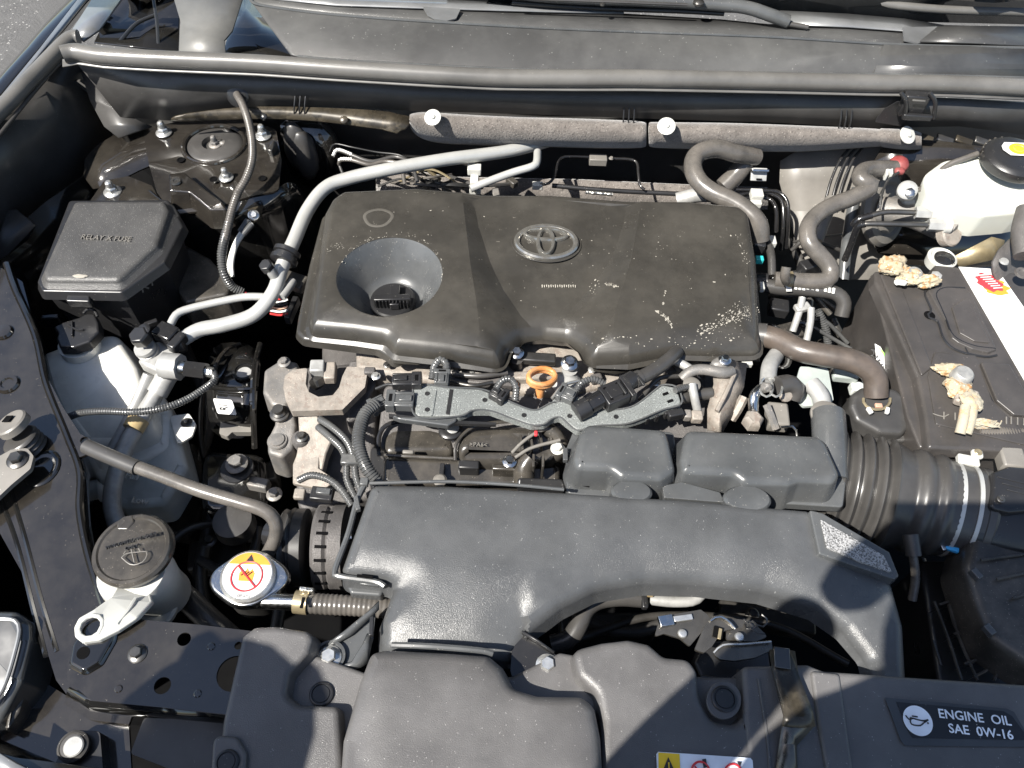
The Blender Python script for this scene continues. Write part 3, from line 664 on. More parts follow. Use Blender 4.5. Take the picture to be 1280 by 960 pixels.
# firewall insulation pad and its three push pins
pad = thing('insulation_pad', 'fuzzy grey brown felt insulation pad hanging under the cowl wall', 'insulation pad', P(820, 170, -.02))
def padstrip(cols, name='felt_pad'):
    rows = [[], [], [], [], [], []]
    for x, yt, yb in cols:
        for k, (t, dy) in enumerate(((0, .012), (.06, -.004), (.3, -.014), (.6, -.018), (.88, -.012), (1, .012))):
            rows[k].append(PY(x, lerp(yt, yb, t), WY - .012 + dy))
    return quadsheet(name, rows, 'felt', pad, th=.006, sub=2, ang=80)
padstrip([(512, 143, 158), (518, 141, 168), (530, 139, 175), (550, 141, 180), (600, 144, 182), (660, 146, 183), (720, 148, 185), (780, 150, 186), (808, 152, 185)])
padstrip([(811, 152, 185), (850, 153, 186), (900, 153, 188), (960, 155, 190), (1010, 157, 190), (1060, 159, 186), (1090, 160, 184), (1108, 162, 183)])
padstrip([(1100, 160, 184), (1120, 160, 188), (1140, 162, 189), (1152, 166, 188)], 'pad_end_flap')
for i, (x, y, r, lab) in enumerate([(541, 147, 13, 'white push pin at the left end of the felt pad'), (833, 158, 14, 'white push pin in the middle of the felt pad'), (1134, 169, 14, 'white push pin at the right end of the felt pad, beside the brake reservoir')]):
    c = PY(x, y, WY - .036)
    pin = lathe('push_pin', c, [(r * .24, -8), (r * .8, 0), (r * .8, 1.2), (r * .5, 2.0), (r * .26, 2.2), (r * .24, 4.5), (r * .1, 5.2), (.1, 4.6)], 'white_plastic', None, axis=(-.1 if i < 2 else .3, -.5, .85), n=24)
    tag(pin, lab, 'push pin', 'push pins in the insulation pad')

# the raised hood: stands behind and above the bay, out of the frame; dark underside with padding and frame beads
HY, HZ, HL, HA = .66, .14, 1.0, R(70)
def hp_(x, s, off=0): return Vector((x, HY - s * math.cos(HA) - off * math.sin(HA), HZ + s * math.sin(HA) - off * math.cos(HA)))
hv = [[hp_(x, s) + Vector((0, (abs(x) / .78) ** 4 * -.04, 0)) for x in (-.80, -.6, -.3, 0, .3, .6, .80)] for s in (0, .15, .5, .85, HL)]
hood = quadsheet('hood', hv, 'black_paint', body, th=.02, sub=1)
quadsheet('hood_insulation', [[hp_(x, s, .03) for x in (-.5, 0, .5)] for s in (.15, .5, .82)], 'rubber', body, th=.012, sub=1)
for x in (-.66, .66):
    v, f = g_tube([hp_(x, .05, .02), hp_(x, .9, .02)], .02, n=10); mk('hood_frame_bead', v, f, 'black_paint', body)
# ================================================================== LEFT SIDE
# shock absorber mount
sm = thing('strut_mount', 'round black strut mount with a rusty centre nut on the left strut tower', 'strut mount', P(268, 181, -.035))
lathe('mount_cup', (268, 183, -.036), [(37, 0), (34, 3), (30, 5), (22, 6), (14, 6), (13, 3), (13, -4), (.1, -4)], 'rubber', sm, n=40, sy=.95)
bolt(269, 181, -.036, 8, sm, 'cast_metal', stud=1.6, name='centre_nut')
clump('nut_grease', (279, 179, -.034), (5, 4, 3), 'cast_metal', sm, n=1, seed=4)

# relay / fuse box
fz = -.015
fb = thing('fuse_box', 'large black relay and fuse box with a speckled dusty lid, left of the engine', 'fuse box', P(135, 330, -.12))
lid_ = molded('lid', [(92, 250, fz), (206, 250, fz), (212, 262, fz), (197, 306, fz), (148, 351, fz), (55, 350, fz), (52, 340, fz)], .014, 'fuse_lid', fb, r=.007, fil=.006, draft=.008)
molded('lid_skirt', [(86, 250, fz - .012), (210, 249, fz - .012), (229, 282, fz - .012), (206, 328, fz - .012), (152, 366, fz - .012), (52, 364, fz - .012), (46, 352, fz - .012)], .012, 'black_plastic', fb, r=.003, fil=.006, draft=.004)
molded('box_body', [(88, 262, fz - .028), (208, 258, fz - .028), (226, 290, fz - .028), (208, 330, fz - .028), (155, 370, fz - .028), (58, 366, fz - .028), (54, 354, fz - .028)], .10, 'black_plastic', fb, r=.003, fil=.005, draft=-.006)
molded('box_side_shelf', [(222, 300, -.10), (262, 322, -.10), (290, 352, -.10), (284, 368, -.10), (232, 378, -.10), (214, 350, -.10)], .06, 'dusty_black_plastic', fb, r=.005, fil=.008, draft=.003)
q = on_quad((152, 376, -.048), (206, 334, -.048), (222, 386, -.115), (170, 420, -.115))
quadtext('raised_text', 'R1', q, .55, .05, (.30, .30), 'dull_trace', fb, lift=.0025)
text('raised_text', 'RELAY X FUSE', (133, 298, fz + .001), 11, 'dull_trace', lid_, yaw=-1, th=.0009, sx=.92)
q = on_quad((152, 342, fz - .001), (180, 318, fz - .001), (184, 322, fz - .006), (156, 348, fz - .006))
molded('lid_clip', [(84, 366, fz - .018), (112, 368, fz - .018), (112, 377, fz - .018), (82, 376, fz - .018)], .012, 'black_plastic', fb, r=.002, fil=.002)
box('clip_tab', (104, 373, fz - .022), (14, 4, 14), 'black_plastic', fb, bevel=1)
box('side_latch', (188, 402, -.085), (16, 6, 8), 'black_plastic', fb, yaw=30, bevel=1)
box('mount_ear', (62, 395, -.10), (22, 8, 30), 'black_plastic_gloss', fb, yaw=10, bevel=2)
clump('lid_dust', (100, 345, fz + .001), (9, 3, .6), 'scuff', fb, n=1, seed=2)
# coolant reservoir
cr = thing('coolant_reservoir', 'translucent white coolant reservoir with a black flip cap on its neck', 'coolant tank', P(140, 560, -.3))
molded('tank_upper', [(70, 432, -.10), (115, 418, -.10), (145, 414, -.10), (172, 455, -.10), (186, 500, -.11), (190, 530, -.12), (150, 560, -.14), (100, 560, -.14), (72, 520, -.12), (48, 470, -.10), (48, 440, -.10)], .05, 'tank_plastic', cr, r=.014, fil=.014, draft=.006)
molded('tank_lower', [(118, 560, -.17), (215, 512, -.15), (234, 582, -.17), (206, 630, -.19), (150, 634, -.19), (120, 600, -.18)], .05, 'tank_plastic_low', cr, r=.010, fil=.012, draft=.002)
molded('tank_shoulder', [(60, 500, -.125), (130, 488, -.12), (200, 486, -.125), (214, 514, -.145), (212, 560, -.16), (120, 600, -.165), (84, 540, -.15)], .04, 'tank_plastic', cr, r=.010, fil=.01, draft=.002)
quadsheet('tank_corner', [[P(100, 560, -.16), P(118, 590, -.17)], [P(104, 600, -.19), P(126, 628, -.19)]], 'tank_plastic', cr, th=.01)
plate('mount_tab', [(212, 520, -.15), (236, 517, -.15), (245, 530, -.15), (240, 545, -.155), (222, 556, -.155)], .004, 'tank_plastic', cr, fil=.005)
lathe('tab_bolt', (233, 528, -.148), [(7, 0), (6, 1), (3.5, 1), (3, 5), (.1, 6)], 'dark_steel', cr, n=16)
text('level_mark', 'Full', (165, 596, -.166), 12, 'tank_plastic', cr, yaw=-5, th=.0015)
text('level_mark', 'Low', (175, 626, -.186), 12, 'tank_plastic', cr, yaw=-5, th=.0015)
lathe('neck', (100, 432, -.095), [(26, -14), (24, 0), (24, 6)], 'tank_plastic', cr, n=24)
v1 = [(66, 408, -.070), (80, 402, -.070), (100, 396, -.070), (108, 391, -.070), (118, 392, -.070), (123, 403, -.070), (124, 414, -.070), (112, 427, -.070), (92, 434, -.070), (74, 434, -.070), (70, 424, -.070), (72, 416, -.070)]
molded('cap', v1, .014, 'black_plastic', cr, r=.003, fil=.004, draft=.001)
tube('cap_rib', [(84, 406, -.068), (96, 412, -.068), (104, 412, -.068)], 1.3, 'black_plastic', cr, n=6)
tube('cap_rib', [(90, 402, -.068), (90, 420, -.068)], 1.3, 'black_plastic', cr, n=6)
tube('cap_loop', [(104, 392, -.068), (110, 386, -.066), (118, 388, -.066), (122, 396, -.068)], 2, 'black_plastic', cr, n=8)
# radiator-side silver pipes running past the reservoir to the valve block
ac1 = thing('refrigerant_pipe', 'thick silver air conditioning pipe curving around the left edge of the engine cover', 'pipe', P(340, 330, -.06))
zz = -.03
tube('pipe', [(700, 172, -.05), (640, 188, -.035), (560, 199, -.02), (490, 211, -.015), (440, 222, -.018), (408, 234, -.02), (385, 262, -.025), (368, 300, -.03), (352, 335, -.035), (342, 365, -.045), (318, 393, -.055), (280, 406, -.06), (250, 412, -.062), (228, 424, -.065)], 8.6, 'aluminium', ac1, n=20)
lathe('clamp', P(357, 320, -.034), [(13, -10), (17, -8), (17, -2), (14, -1), (14, 2), (17, 3), (17, 8), (13, 10)], 'black_plastic', ac1, axis=(.25, .85, .3), n=24)
box('clamp_ear', (366, 348, -.06), (22, 34, 12), 'dusty_black_plastic', ac1, yaw=70, bevel=2)
tube('service_port', [(347, 350, -.04), (341, 342, -.028), (337, 336, -.02)], 6.5, 'matte_aluminium', ac1, n=16)
v, f = g_hex(P(336, 336, -.022), .0095, .012, (-.2, -.2, .95)); mk('port_cap', v, f, 'black_plastic', ac1, ang=20, bevel=.0008)
tube('branch_stub', [(352, 372, -.05), (362, 358, -.05), (366, 352, -.052)], 5.5, 'matte_aluminium', ac1)
ac2 = thing('thin_refrigerant_pipe', 'thin silver pipe bent above the thick one, left of the engine cover', 'pipe', P(260, 385, -.07))
tube('pipe', [(345, 372, -.06), (310, 371, -.055), (280, 376, -.055), (240, 385, -.055), (222, 392, -.055), (214, 404, -.057), (208, 418, -.06)], 5, 'aluminium', ac2, n=14)
vb = thing('valve_block', 'cast aluminium refrigerant valve block with black cap and pressure sensor beside the coolant reservoir', 'valve', P(200, 450, -.1))
box('block', (197, 444, -.072), (34, 38, 22), 'matte_aluminium', vb, yaw=-25, bevel=4)
lathe('cap_neck', P(184, 438, -.07), [(14, -4), (14, 0), (12, 1), (12, 3), (14, 4), (13, 8)], 'matte_aluminium', vb, axis=(-.15, -.1, .97), n=20)
v, f = g_hex(P(180, 425, -.052), .0135, .016, (-.15, -.15, .96)); mk('cap', v, f, 'black_plastic', vb, ang=20, bevel=.001)
lathe('cap_top', P(179, 412, -.038), [(9, 0), (7, 1.5), (2, 2), (.1, 1)], 'black_plastic', vb, axis=(-.15, -.15, .96), n=18)
box('pipe_clip', (206, 412, -.048), (28, 22, 18), 'black_plastic_gloss', vb, yaw=-25, bevel=2)
box('clip_lug', (220, 424, -.05), (12, 26, 14), 'black_plastic', vb, yaw=-25, bevel=2)
lathe('pipe_flange', P(227, 428, -.064), [(10, -6), (13, -4), (13, 2), (9, 4)], 'black_plastic', vb, axis=(.9, .35, .1), n=20)
tube('sensor_collar', [(204, 457, -.068), (226, 459, -.066)], 17, 'matte_aluminium', vb, n=8)
tube('sensor_body', [(222, 459, -.065), (236, 461, -.063)], 9, 'bright_steel', vb, n=16)
tube('sensor_plug', [(233, 461, -.062), (258, 464, -.062)], 11, 'black_plastic_gloss', vb, n=6)
tube('plug_tail', [(256, 464, -.062), (266, 466, -.064)], 7, 'foil', vb, n=10)
tube('down_pipe', [(186, 468, -.085), (172, 500, -.105), (160, 525, -.12), (148, 548, -.13), (132, 575, -.14)], 7, 'matte_aluminium', vb, n=14)
vp = thing('vertical_refrigerant_pipe', 'grey aluminium pipe with an amber clip dropping past the coolant tank', 'pipe', P(145, 640, -.2))
tube('pipe', [(215, 455, -.09), (196, 490, -.105), (176, 525, -.115), (156, 562, -.12), (143, 600, -.125), (140, 630, -.13), (146, 655, -.14), (160, 690, -.16)], 10.5, 'matte_aluminium', vp, n=18)
tube('thick_sleeve', [(213, 462, -.088), (196, 492, -.103)], 13, 'matte_aluminium', vp, n=18)
tube('amber_clip', [(174, 524, -.112), (166, 537, -.114)], 13, 'amber_plastic', vp, n=18)
# harness loop from sensor
lm = thing('sensor_harness_loop', 'black corrugated wire loom looping from the pressure sensor across the white tank', 'wire loom', P(170, 515, -.08))
tube('loom', [(267, 466, -.064), (268, 475, -.06), (255, 486, -.055), (232, 500, -.05), (205, 510, -.045), (170, 515, -.043), (130, 514, -.045), (102, 516, -.05), (84, 522, -.06)], 4.6, 'loom', lm, corr=.16, pitch=.0032)
# corrugated conduit over the strut tower
cc = thing('brake_sensor_conduit', 'grey corrugated conduit hanging from a cowl grommet down past the strut tower', 'wire loom', P(300, 250, -.1))
tube('conduit', [(296, 118, .035), (303, 130, .035), (310, 150, .03), (315, 175, .02), (315, 200, .01), (308, 222, .0), (298, 240, -.01), (290, 262, -.02), (284, 288, -.035), (278, 318, -.06), (280, 342, -.08), (290, 358, -.10), (304, 366, -.11)], 5.2, 'grey_hose', cc, corr=.12, pitch=.0035)
tube('lower_sleeve', [(286, 278, -.029), (279, 305, -.048), (277, 322, -.062), (280, 342, -.079), (290, 358, -.099), (303, 365, -.109)], 5.8, 'loom', cc, corr=.14, pitch=.0035)
lathe('grommet', PY(297, 120, WY - .004), [(14, 0), (13, 1), (10, 2), (.1, 2)], 'black_plastic', cc, axis=(0, -.9, .4), n=22)
box('red_end', (305, 366, -.108), (6, 5, 4), 'ink_red', cc)
gs = thing('ground_strap', 'twin grey ground wires bolted to a green tab on the strut tower wall', 'cable', P(300, 300, -.1))
for k in (0, 1):
    tube('ground_wire', [(312 + k * 4, 276 + k * 4, -.045), (304 + k * 3, 286 + k * 3, -.05), (292 + k * 3, 308, -.07), (286 + k * 4, 330, -.09), (286 + k * 5, 346, -.10)], 2.4, 'wire_white', gs, n=8)
    tube('crimp', [(310 + k * 5, 275 + k * 5, -.044), (300 + k * 4, 290 + k * 3, -.052)], 4, 'loom', gs, n=8)
plate('tab', [(310, 262, -.05), (330, 252, -.05), (326, 272, -.05), (314, 280, -.05)], .002, 'gold_primer', gs)
bolt(317, 269, -.045, 7, gs, 'zinc', axis=(.2, -.5, .8))
# air box of dark hoses left behind
fo = thing('dark_blower_duct', 'dark rounded rubber duct in shadow behind the strut tower', 'duct', P(390, 190, -.1))
for k in range(5): clump('fold', (372 + k * 9, 185 + (k % 2) * 9, -.06 - .01 * k), (16, 13, 38), 'rubber', fo, n=1, amp=.15, seed=k)
# support rod / hose across to radiator cap
hp = thing('bleed_hose', 'bent grey hose with a black left end leading to the radiator cap', 'hose', P(230, 600, -.03))
tube('hose', [(112, 560, -.03), (150, 576, -.026), (200, 594, -.022), (250, 613, -.02), (300, 628, -.022), (330, 638, -.026), (344, 652, -.034), (344, 672, -.05), (334, 694, -.07)], 8.6, 'grey_hose', hp, n=20)
tube('sleeve', [(108, 558, -.029), (140, 572, -.026), (172, 585, -.0235)], 9.6, 'rubber', hp, n=20)  # slightly wider black tube over the left end
# washer filler
wf = thing('washer_filler', 'white washer fluid filler neck with a brown grey snap cap', 'washer bottle', P(175, 770, -.12))
lathe('neck', P(184, 728, -.055), [(34, -46), (35, -26), (38, -6), (42, 12), (43, 30), (40, 40)], 'white_plastic', wf, axis=(-.12, -.05, 1), n=36)
lathe('neck_collar', P(186, 757, -.085), [(36, -6), (37, 2), (34, 5)], 'white_plastic', wf, n=36)
molded('mount_arm', [(150, 726, -.024), (186, 738, -.026), (190, 752, -.014), (172, 772, .0), (148, 788, .0), (124, 800, .0), (102, 803, .0), (93, 796, .0), (92, 784, .0), (98, 772, .0), (116, 762, -.002), (138, 746, -.012)], .006, 'white_plastic', wf, r=.002, fil=.006,
       holes=[circ(113, 783, .0, 13.5, 24)])
v, f = g_tube([p + Vector((0, 0, -.001)) for p in circ(113, 783, .0, 14.5, 28)] + [circ(113, 783, -.001, 14.5, 28)[0]], .0022, n=8, cap=False); mk('eyelet', v, f, 'white_plastic', wf)
v, f = g_tube([P(146, 780, .0005), P(160, 764, -.004), P(170, 748, -.014)], .0022, n=6); mk('arm_rib', v, f, 'white_plastic', wf)
ax = (-.10, -.08, .98)
wcap = lathe('cap', P(166, 687, -.01), [(47, -9), (49, -6), (49, 0), (46, 4), (42, 4.5), (40, 2.5), (36, 3), (20, 5), (.1, 5.5)], 'manifold_plastic', wf, axis=ax, n=48)
molded('cap_tab', [(146, 652, -.006), (154, 645, -.006), (166, 643, -.006), (168, 652, -.006), (160, 662, -.006), (146, 662, -.006)], .006, 'manifold_plastic', wf, r=.002, fil=.003)
text('cap_text', 'WINDSHIELD WASHER', P(164, 676, -.0035), 6.3, 'black_plastic', wcap, yaw=18, th=.0009, axis=ax)
text('cap_text', 'ONLY', P(165, 684, -.0035), 6.3, 'black_plastic', wcap, yaw=18, th=.0009, axis=ax)
qq = [(152, 697), (158, 692), (174, 690), (184, 690), (179, 702), (164, 706), (152, 697)]
v, f = g_tube([P(x, y, -.0018) for x, y in qq], .0006, n=5, step=.004); mk('wiper_symbol', v, f, 'dull_trace', wcap)
v, f = g_tube([P(168, 703, -.0018), P(166, 695, -.0016), P(164, 686, -.0018)], .0006, n=5); mk('wiper_symbol', v, f, 'dull_trace', wcap)
for dx in (-8, 8):
    v, f = g_tube([P(165 + dx, 687 - dx * .2, -.0016), P(165 + dx * 1.3, 691 - dx * .2, -.0016)], .0006, n=5); mk('spray_mark', v, f, 'dull_trace', wcap)
# radiator cap
rc = thing('radiator_filler', 'radiator filler neck under a silver two-eared cap with orange and red warning sticker', 'radiator filler', P(310, 740, -.1))
u = mpp(P(312, 722, -.045))
outl = []
cx, cy, rcz = 311, 722, -.045
c0 = P(cx, cy, rcz)
for i in range(72):
    th = 2 * math.pi * i / 72
    r_ = 37 + 12 * max(0, math.cos(th - R(4))) ** 8 + 12 * max(0, math.cos(th - R(184))) ** 8
    outl.append(c0 + Vector((math.cos(th), math.sin(th) * 1.0, 0)) * r_ * u)
csh = molded('cap_shell', outl, .008, 'bright_steel', rc, r=.003, fil=0, draft=.001, bottom=True)
lathe('cap_crown', P(311, 722, -.0445), [(34, 0), (34, 5), (31, 8), (.1, 8)], 'zinc', csh, n=40)
stk = lathe('sticker', P(311, 722, -.0445), [(30, 8.2), (30, 8.8), (.1, 8.8)], 'paper_white', rc, n=40)
lathe('lower_neck', P(313, 726, -.055), [(34, -40), (34, 0), (30, 2)], 'dark_steel', rc, n=32)
sc0 = P(311, 722, -.0445) + Vector((0, 0, 9.0 * u))
def dec(poly, m, name='print', dz=0):
    v = [sc0 + Vector((x * u, y * u, dz * u + .0002)) for x, y in poly]; b = [p - Vector((0, 0, .0004)) for p in v]; n_ = len(v)
    mk(name, v + b, [list(range(n_))] + [[i, (i + 1) % n_, n_ + (i + 1) % n_, n_ + i] for i in range(n_)], m, stk, smooth=False)
arc = [(29.5 * math.cos(a), 29.5 * math.sin(a)) for a in [R(28 + 124 * i / 14) for i in range(15)]]
dec(arc, 'ink_orange', 'warning_band')
dec([(-5, 18), (5, 18), (0, 27)], 'ink_black', 'warning_triangle', .3)
ring = [(19 * math.cos(2 * math.pi * i / 28), -2 + 19 * math.sin(2 * math.pi * i / 28)) for i in range(28)]
v, f = g_tube([sc0 + Vector((x * u, y * u, .0004)) for x, y in ring + ring[:1]], .0009, n=5, step=.003); mk('prohibition_ring', v, f, 'ink_red', stk)
dec([(-9, -8), (8, -8), (9, 2), (5, 8), (2, 3), (-1, 9), (-4, 3), (-7, 7), (-10, 2)], 'ink_orange', 'flame_print', .1)
for k in (-4, 0, 4):
    v, f = g_tube([sc0 + Vector(((k - 3) * u, -1 * u, .0006)), sc0 + Vector(((k + 2) * u, 4 * u, .0006))], .0007, n=5); mk('print_stroke', v, f, 'ink_black', stk)
v, f = g_tube([sc0 + Vector((-13 * u, 11 * u, .0009)), sc0 + Vector((13 * u, -15 * u, .0009))], .0009, n=5); mk('prohibition_bar', v, f, 'ink_red', stk)
text('print', '108 kPa', sc0 + Vector((0, -27 * u, .0003)), 6, 'ink_grey', stk, th=.0001)
# hose with clamp leaving the radiator neck
rh = thing('radiator_hose', 'ribbed grey hose with a pale spring clamp running under the intake duct', 'hose', P(410, 755, -.07))
tube('hose', [(372, 752, -.05), (400, 755, -.052), (440, 757, -.055), (480, 760, -.06), (520, 765, -.07)], 13, 'grey_hose', rh, corr=.05, pitch=.005, n=18)
tube('steel_neck', [(330, 752, -.055), (350, 752, -.052), (376, 753, -.05)], 10, 'bright_steel', rh, n=16)
tube('spring_clamp', [(369, 752, -.05), (386, 754, -.05)], 14.5, 'gold_metal', rh, n=20)
box('clamp_tab', (383, 736, -.035), (18, 5, 10), 'foil', rh, yaw=-4, bevel=1)
box('clamp_slot', (378, 753, -.0315), (4, 14, 2), 'deep_shade', rh, yaw=-4, bevel=.3)
# headlight corner
hl = thing('headlight', 'corner of a glossy headlight lamp at the lower left edge', 'headlight', P(10, 820, -.08))
molded('lens', [(-60, 760, -.03), (18, 762, -.03), (36, 775, -.03), (38, 800, -.035), (26, 850, -.045), (0, 900, -.06), (-60, 930, -.06)], .05, 'lamp_glass', hl, r=.008, fil=.010, draft=.004)
v, f = g_tube([P(-20, 775, -.027), P(14, 774, -.027), P(24, 784, -.028), P(20, 810, -.032), (P(4, 860, -.042)), P(-20, 890, -.05)], .0022, n=8); mk('lens_rib', v, f, 'fender_paint', hl)
molded('housing', [(30, 778, -.05), (44, 790, -.05), (42, 830, -.06), (24, 890, -.07), (4, 920, -.07)], .04, 'dusty_black_plastic', hl, r=.003, fil=.004)
# hood stop & torsion things at far left
hs = thing('hood_stop', 'ribbed screw-in hood stop with a square socket on the left rail', 'hood stop', P(22, 545, -.05))
lathe('threaded_stem', P(24, 548, -.03), [(21, -22), (23, -20), (21, -17), (23, -14), (21, -11), (23, -8), (21, -5), (23, -2), (22, 0), (20, 1.5), (.1, 1.5)], 'rubber', hs, axis=(-.35, .15, .9), n=28)
lathe('stem_face', P(13, 528, -.012), [(21, -9), (21, 0), (19, 2), (.1, 2)], 'dull_trace', hs, axis=(-.35, .15, .9), n=28)
box('square_socket', P(9, 523, -.0085), (13, 10, 1.5), 'deep_shade', hs, yaw=-12, axis=(-.35, .15, .9), bevel=.5)
hg = thing('hinge_arm', 'grey metal arm with a flange bolt at the left edge', 'bracket', P(10, 580, -.04))
plate('arm', [(-30, 600, -.025), (-10, 575, -.022), (14, 562, -.02), (34, 560, -.02), (42, 570, -.02), (38, 586, -.02), (14, 606, -.022), (-6, 625, -.025), (-30, 645, -.025)], .006, 'dull_trace', hg, fil=.006, bevel=.001)
bolt(22, 575, -.02, 13, hg, 'dark_steel')
# ================================================================== ENGINE COVER
ec = thing('engine_cover', 'large dusty dark brown plastic engine cover with round oil cap well and chrome emblem', 'engine cover', P(660, 350, -.08))
fc = P(487, 343, 0)
hr = mpp(fc) * 66
FD = droop([(384, 330), (380, 392), (384, 404), (440, 410), (480, 416), (490, 428), (560, 436), (628, 445), (636, 422), (655, 406), (682, 402), (712, 406), (729, 420), (738, 438), (790, 440), (850, 428), (958, 428), (952, 380)], .040, .013)
def ecz(x, y):
    # gently crowned top
    c = P(660, 320, 0)
    return -.004 * ((x - c.x) / .33) ** 2 - FD(x, y)
lc1 = [(577, 238), (582, 280), (588, 330), (596, 380), (601, 430)]
lc2 = [(590, 236), (598, 275), (612, 315), (630, 350), (652, 382), (676, 402)]
rc1 = [(803, 244), (797, 280), (790, 320), (781, 350), (770, 385), (765, 420)]
rc2 = [(787, 243), (779, 278), (768, 308), (750, 335), (728, 360), (704, 388)]
def sidex(poly, y):
    for a, b in zip(poly, poly[1:]):
        if (a.y >= y >= b.y): t = (a.y - y) / max(1e-6, a.y - b.y); return a.x + (b.x - a.x) * t
    return poly[0].x if y > poly[0].y else poly[-1].x
L1, L2, R1_, R2_ = [[P(x, y, 0) for x, y in c] for c in (lc1, lc2, rc1, rc2)]
DEPTH = .009
def ecz2(x, y):
    z = ecz(x, y)
    a, b, c, d = sidex(L1, y), sidex(L2, y), sidex(R2_, y), sidex(R1_, y)
    cen = P(690, 400, 0)
    fade = min(1, max(0, (y - L2[-1].y) / .035))
    fade = fade * fade * (3 - 2 * fade)
    wl_, wr_ = b - a, d - c
    fl_, fr_ = min(1, .034 / max(wl_, .001)), min(1, .034 / max(wr_, .001))
    if a < x < b: k = (x - a) * fl_
    elif b <= x <= c: k = wl_ * fl_ + (wr_ * fr_ - wl_ * fl_) * (x - b) / (c - b)
    elif c < x < d: k = (d - x) * fr_
    else: k = 0
    return z - .60 * k
outline = [(428, 234), (520, 231), (575, 236), (600, 234), (690, 234), (790, 242), (860, 247), (925, 252), (938, 262), (948, 320), (956, 400), (958, 428), (900, 430), (850, 428), (790, 440), (738, 438),
           (729, 420), (712, 406), (682, 402), (655, 406), (636, 422), (628, 445), (560, 436), (490, 428), (480, 416), (440, 410), (384, 404), (381, 392), (392, 330), (404, 262), (414, 244)]
fl = [.03] * len(outline)
w0 = []
hole = [fc + Vector((math.cos(2 * math.pi * i / 56) * hr, math.sin(2 * math.pi * i / 56) * hr, 0)) for i in range(56)]
for p in hole: p.z = ecz2(p.x, p.y) - .0005
def crease(pts): 
    out = []
    for a, b in zip(pts, pts[1:]):
        for k in range(5):
            p = a.lerp(b, k / 5); out.append(Vector((p.x, p.y, ecz2(p.x, p.y))))
    return out[2:]
shell = molded('cover_shell', [(x, y, 0) for x, y in outline], .030, 'cover_plastic', ec, r=.012, fil=.014, draft=.005, holes=[hole], zf=ecz2, grid=.007,
               creases=[crease(L1), crease(L2), crease(R1_), crease(R2_)], ang=28, steps=6)
# the creases are real folds: keep their edges crisp
_o = wloc(ec); _ln = [[(p.x, p.y) for p in c] for c in (L1, L2, R1_, R2_)]
_on = [min(pdist(v.co.x + _o.x, v.co.y + _o.y, c) for c in _ln) < 3e-4 for v in shell.data.vertices]
_at = shell.data.attributes.get('sharp_edge') or shell.data.attributes.new('sharp_edge', 'BOOLEAN', 'EDGE')
for e in shell.data.edges:
    if _on[e.vertices[0]] and _on[e.vertices[1]]: _at.data[e.index].value = True
# stepped lower flange round the front left and sides
molded('cover_flange', [(414, 262, -.028), (402, 270, -.028), (386, 330, -.028), (372, 396, -.030), (369, 415, -.030), (378, 424, -.030), (470, 436, -.030), (484, 444, -.030), (492, 452, -.030), (520, 440, -.028), (640, 380, -.028), (640, 300, -.028)], .012, 'cover_plastic', ec, r=.006, fil=.012, draft=.002,
       holes=[[Vector((fc.x + math.cos(2 * math.pi * i / 40) * hr * .93, fc.y + math.sin(2 * math.pi * i / 40) * hr * .93, -.028)) for i in range(40)]])
# front skirts of the cover dropping to the lower edge
quadsheet('front_skirt', [[P(488, 430, -.026), P(520, 436, -.026), P(545, 440, -.026), P(560, 441, -.026), P(580, 442, -.026), P(630, 446, -.026)], [P(492, 454, -.034), P(522, 456, -.036), P(532, 450, -.034), P(552, 443, -.03), P(572, 452, -.036), P(625, 462, -.042)]], 'cover_plastic', ec, th=.002)
quadsheet('front_skirt', [[P(734, 438, -.026), P(760, 442, -.026), P(830, 436, -.026)], [P(742, 464, -.042), P(770, 468, -.045), P(812, 458, -.042)]], 'cover_plastic', ec, th=.002)
# oil cap well: cone with its floor
lathe('oil_well', fc + Vector((0, 0, ecz2(fc.x, fc.y) - .001)), [(66.5, 0), (64, -3), (52, -24), (42, -42), (36, -50), (30, -52), (.1, -52)], 'satin_plastic', ec, n=56, ang=45, open0=True)
oc = lathe('oil_cap', fc + Vector((.0, -.004, -.046)), [(28, -8), (28, 0), (26, 2), (.1, 2)], 'black_plastic', ec, n=32, label='black ribbed oil filler cap at the bottom of the round well')
box('grip', fc + Vector((.002, -.014, -.028)), (46, 9, 16), 'black_plastic', oc, yaw=5, bevel=1.2)
for k in range(10): box('grip_rib', fc + Vector((.002 + (-20 + k * 4.4) * mpp(fc), -.0205, -.0285)), (1.2, 4, 12), 'black_plastic', oc, yaw=5, bevel=.2)
box('grip', fc + Vector((.004, -.006, -.032)), (12, 34, 10), 'black_plastic', oc, yaw=5, bevel=1.2)
# emblem: three ellipses
em = P(683, 305, -.016); em.z = ecz2(em.x, em.y)
eu = mpp(em)
def ellipse_ring(name, cx, cy, rx, ry, wdt, ht, tilt=0, n=44, wx=None):
    vs, fs = [], []
    prof = [(-wdt / 2, 0), (-wdt / 2, ht * .6), (-wdt * .25, ht), (wdt * .25, ht), (wdt / 2, ht * .6), (wdt / 2, 0)]
    for i in range(n):
        th = 2 * math.pi * i / n
        for o_, h_ in prof:
            # stroke grows and shrinks around the ring
            k = (1 if wx is None else 1 + wx * abs(math.cos(th)))
            x = (rx + o_ * k) * math.cos(th); y = (ry + o_ * (1 if wx is None else 1)) * math.sin(th)
            vs.append(em + Vector(((cx + x) * eu, (cy + y) * eu, h_ * eu)))
    m_ = len(prof)
    for i in range(n):
        for j in range(m_ - 1): fs.append([i * m_ + j, i * m_ + j + 1, ((i + 1) % n) * m_ + j + 1, ((i + 1) % n) * m_ + j])
    return mk(name, vs, fs, 'emblem', emb, ang=30)
emb = lathe('emblem', em, [(44, .2), (43, .6), (41, -.4), (.1, -.6)], 'cover_plastic', ec, n=48, sy=.76)
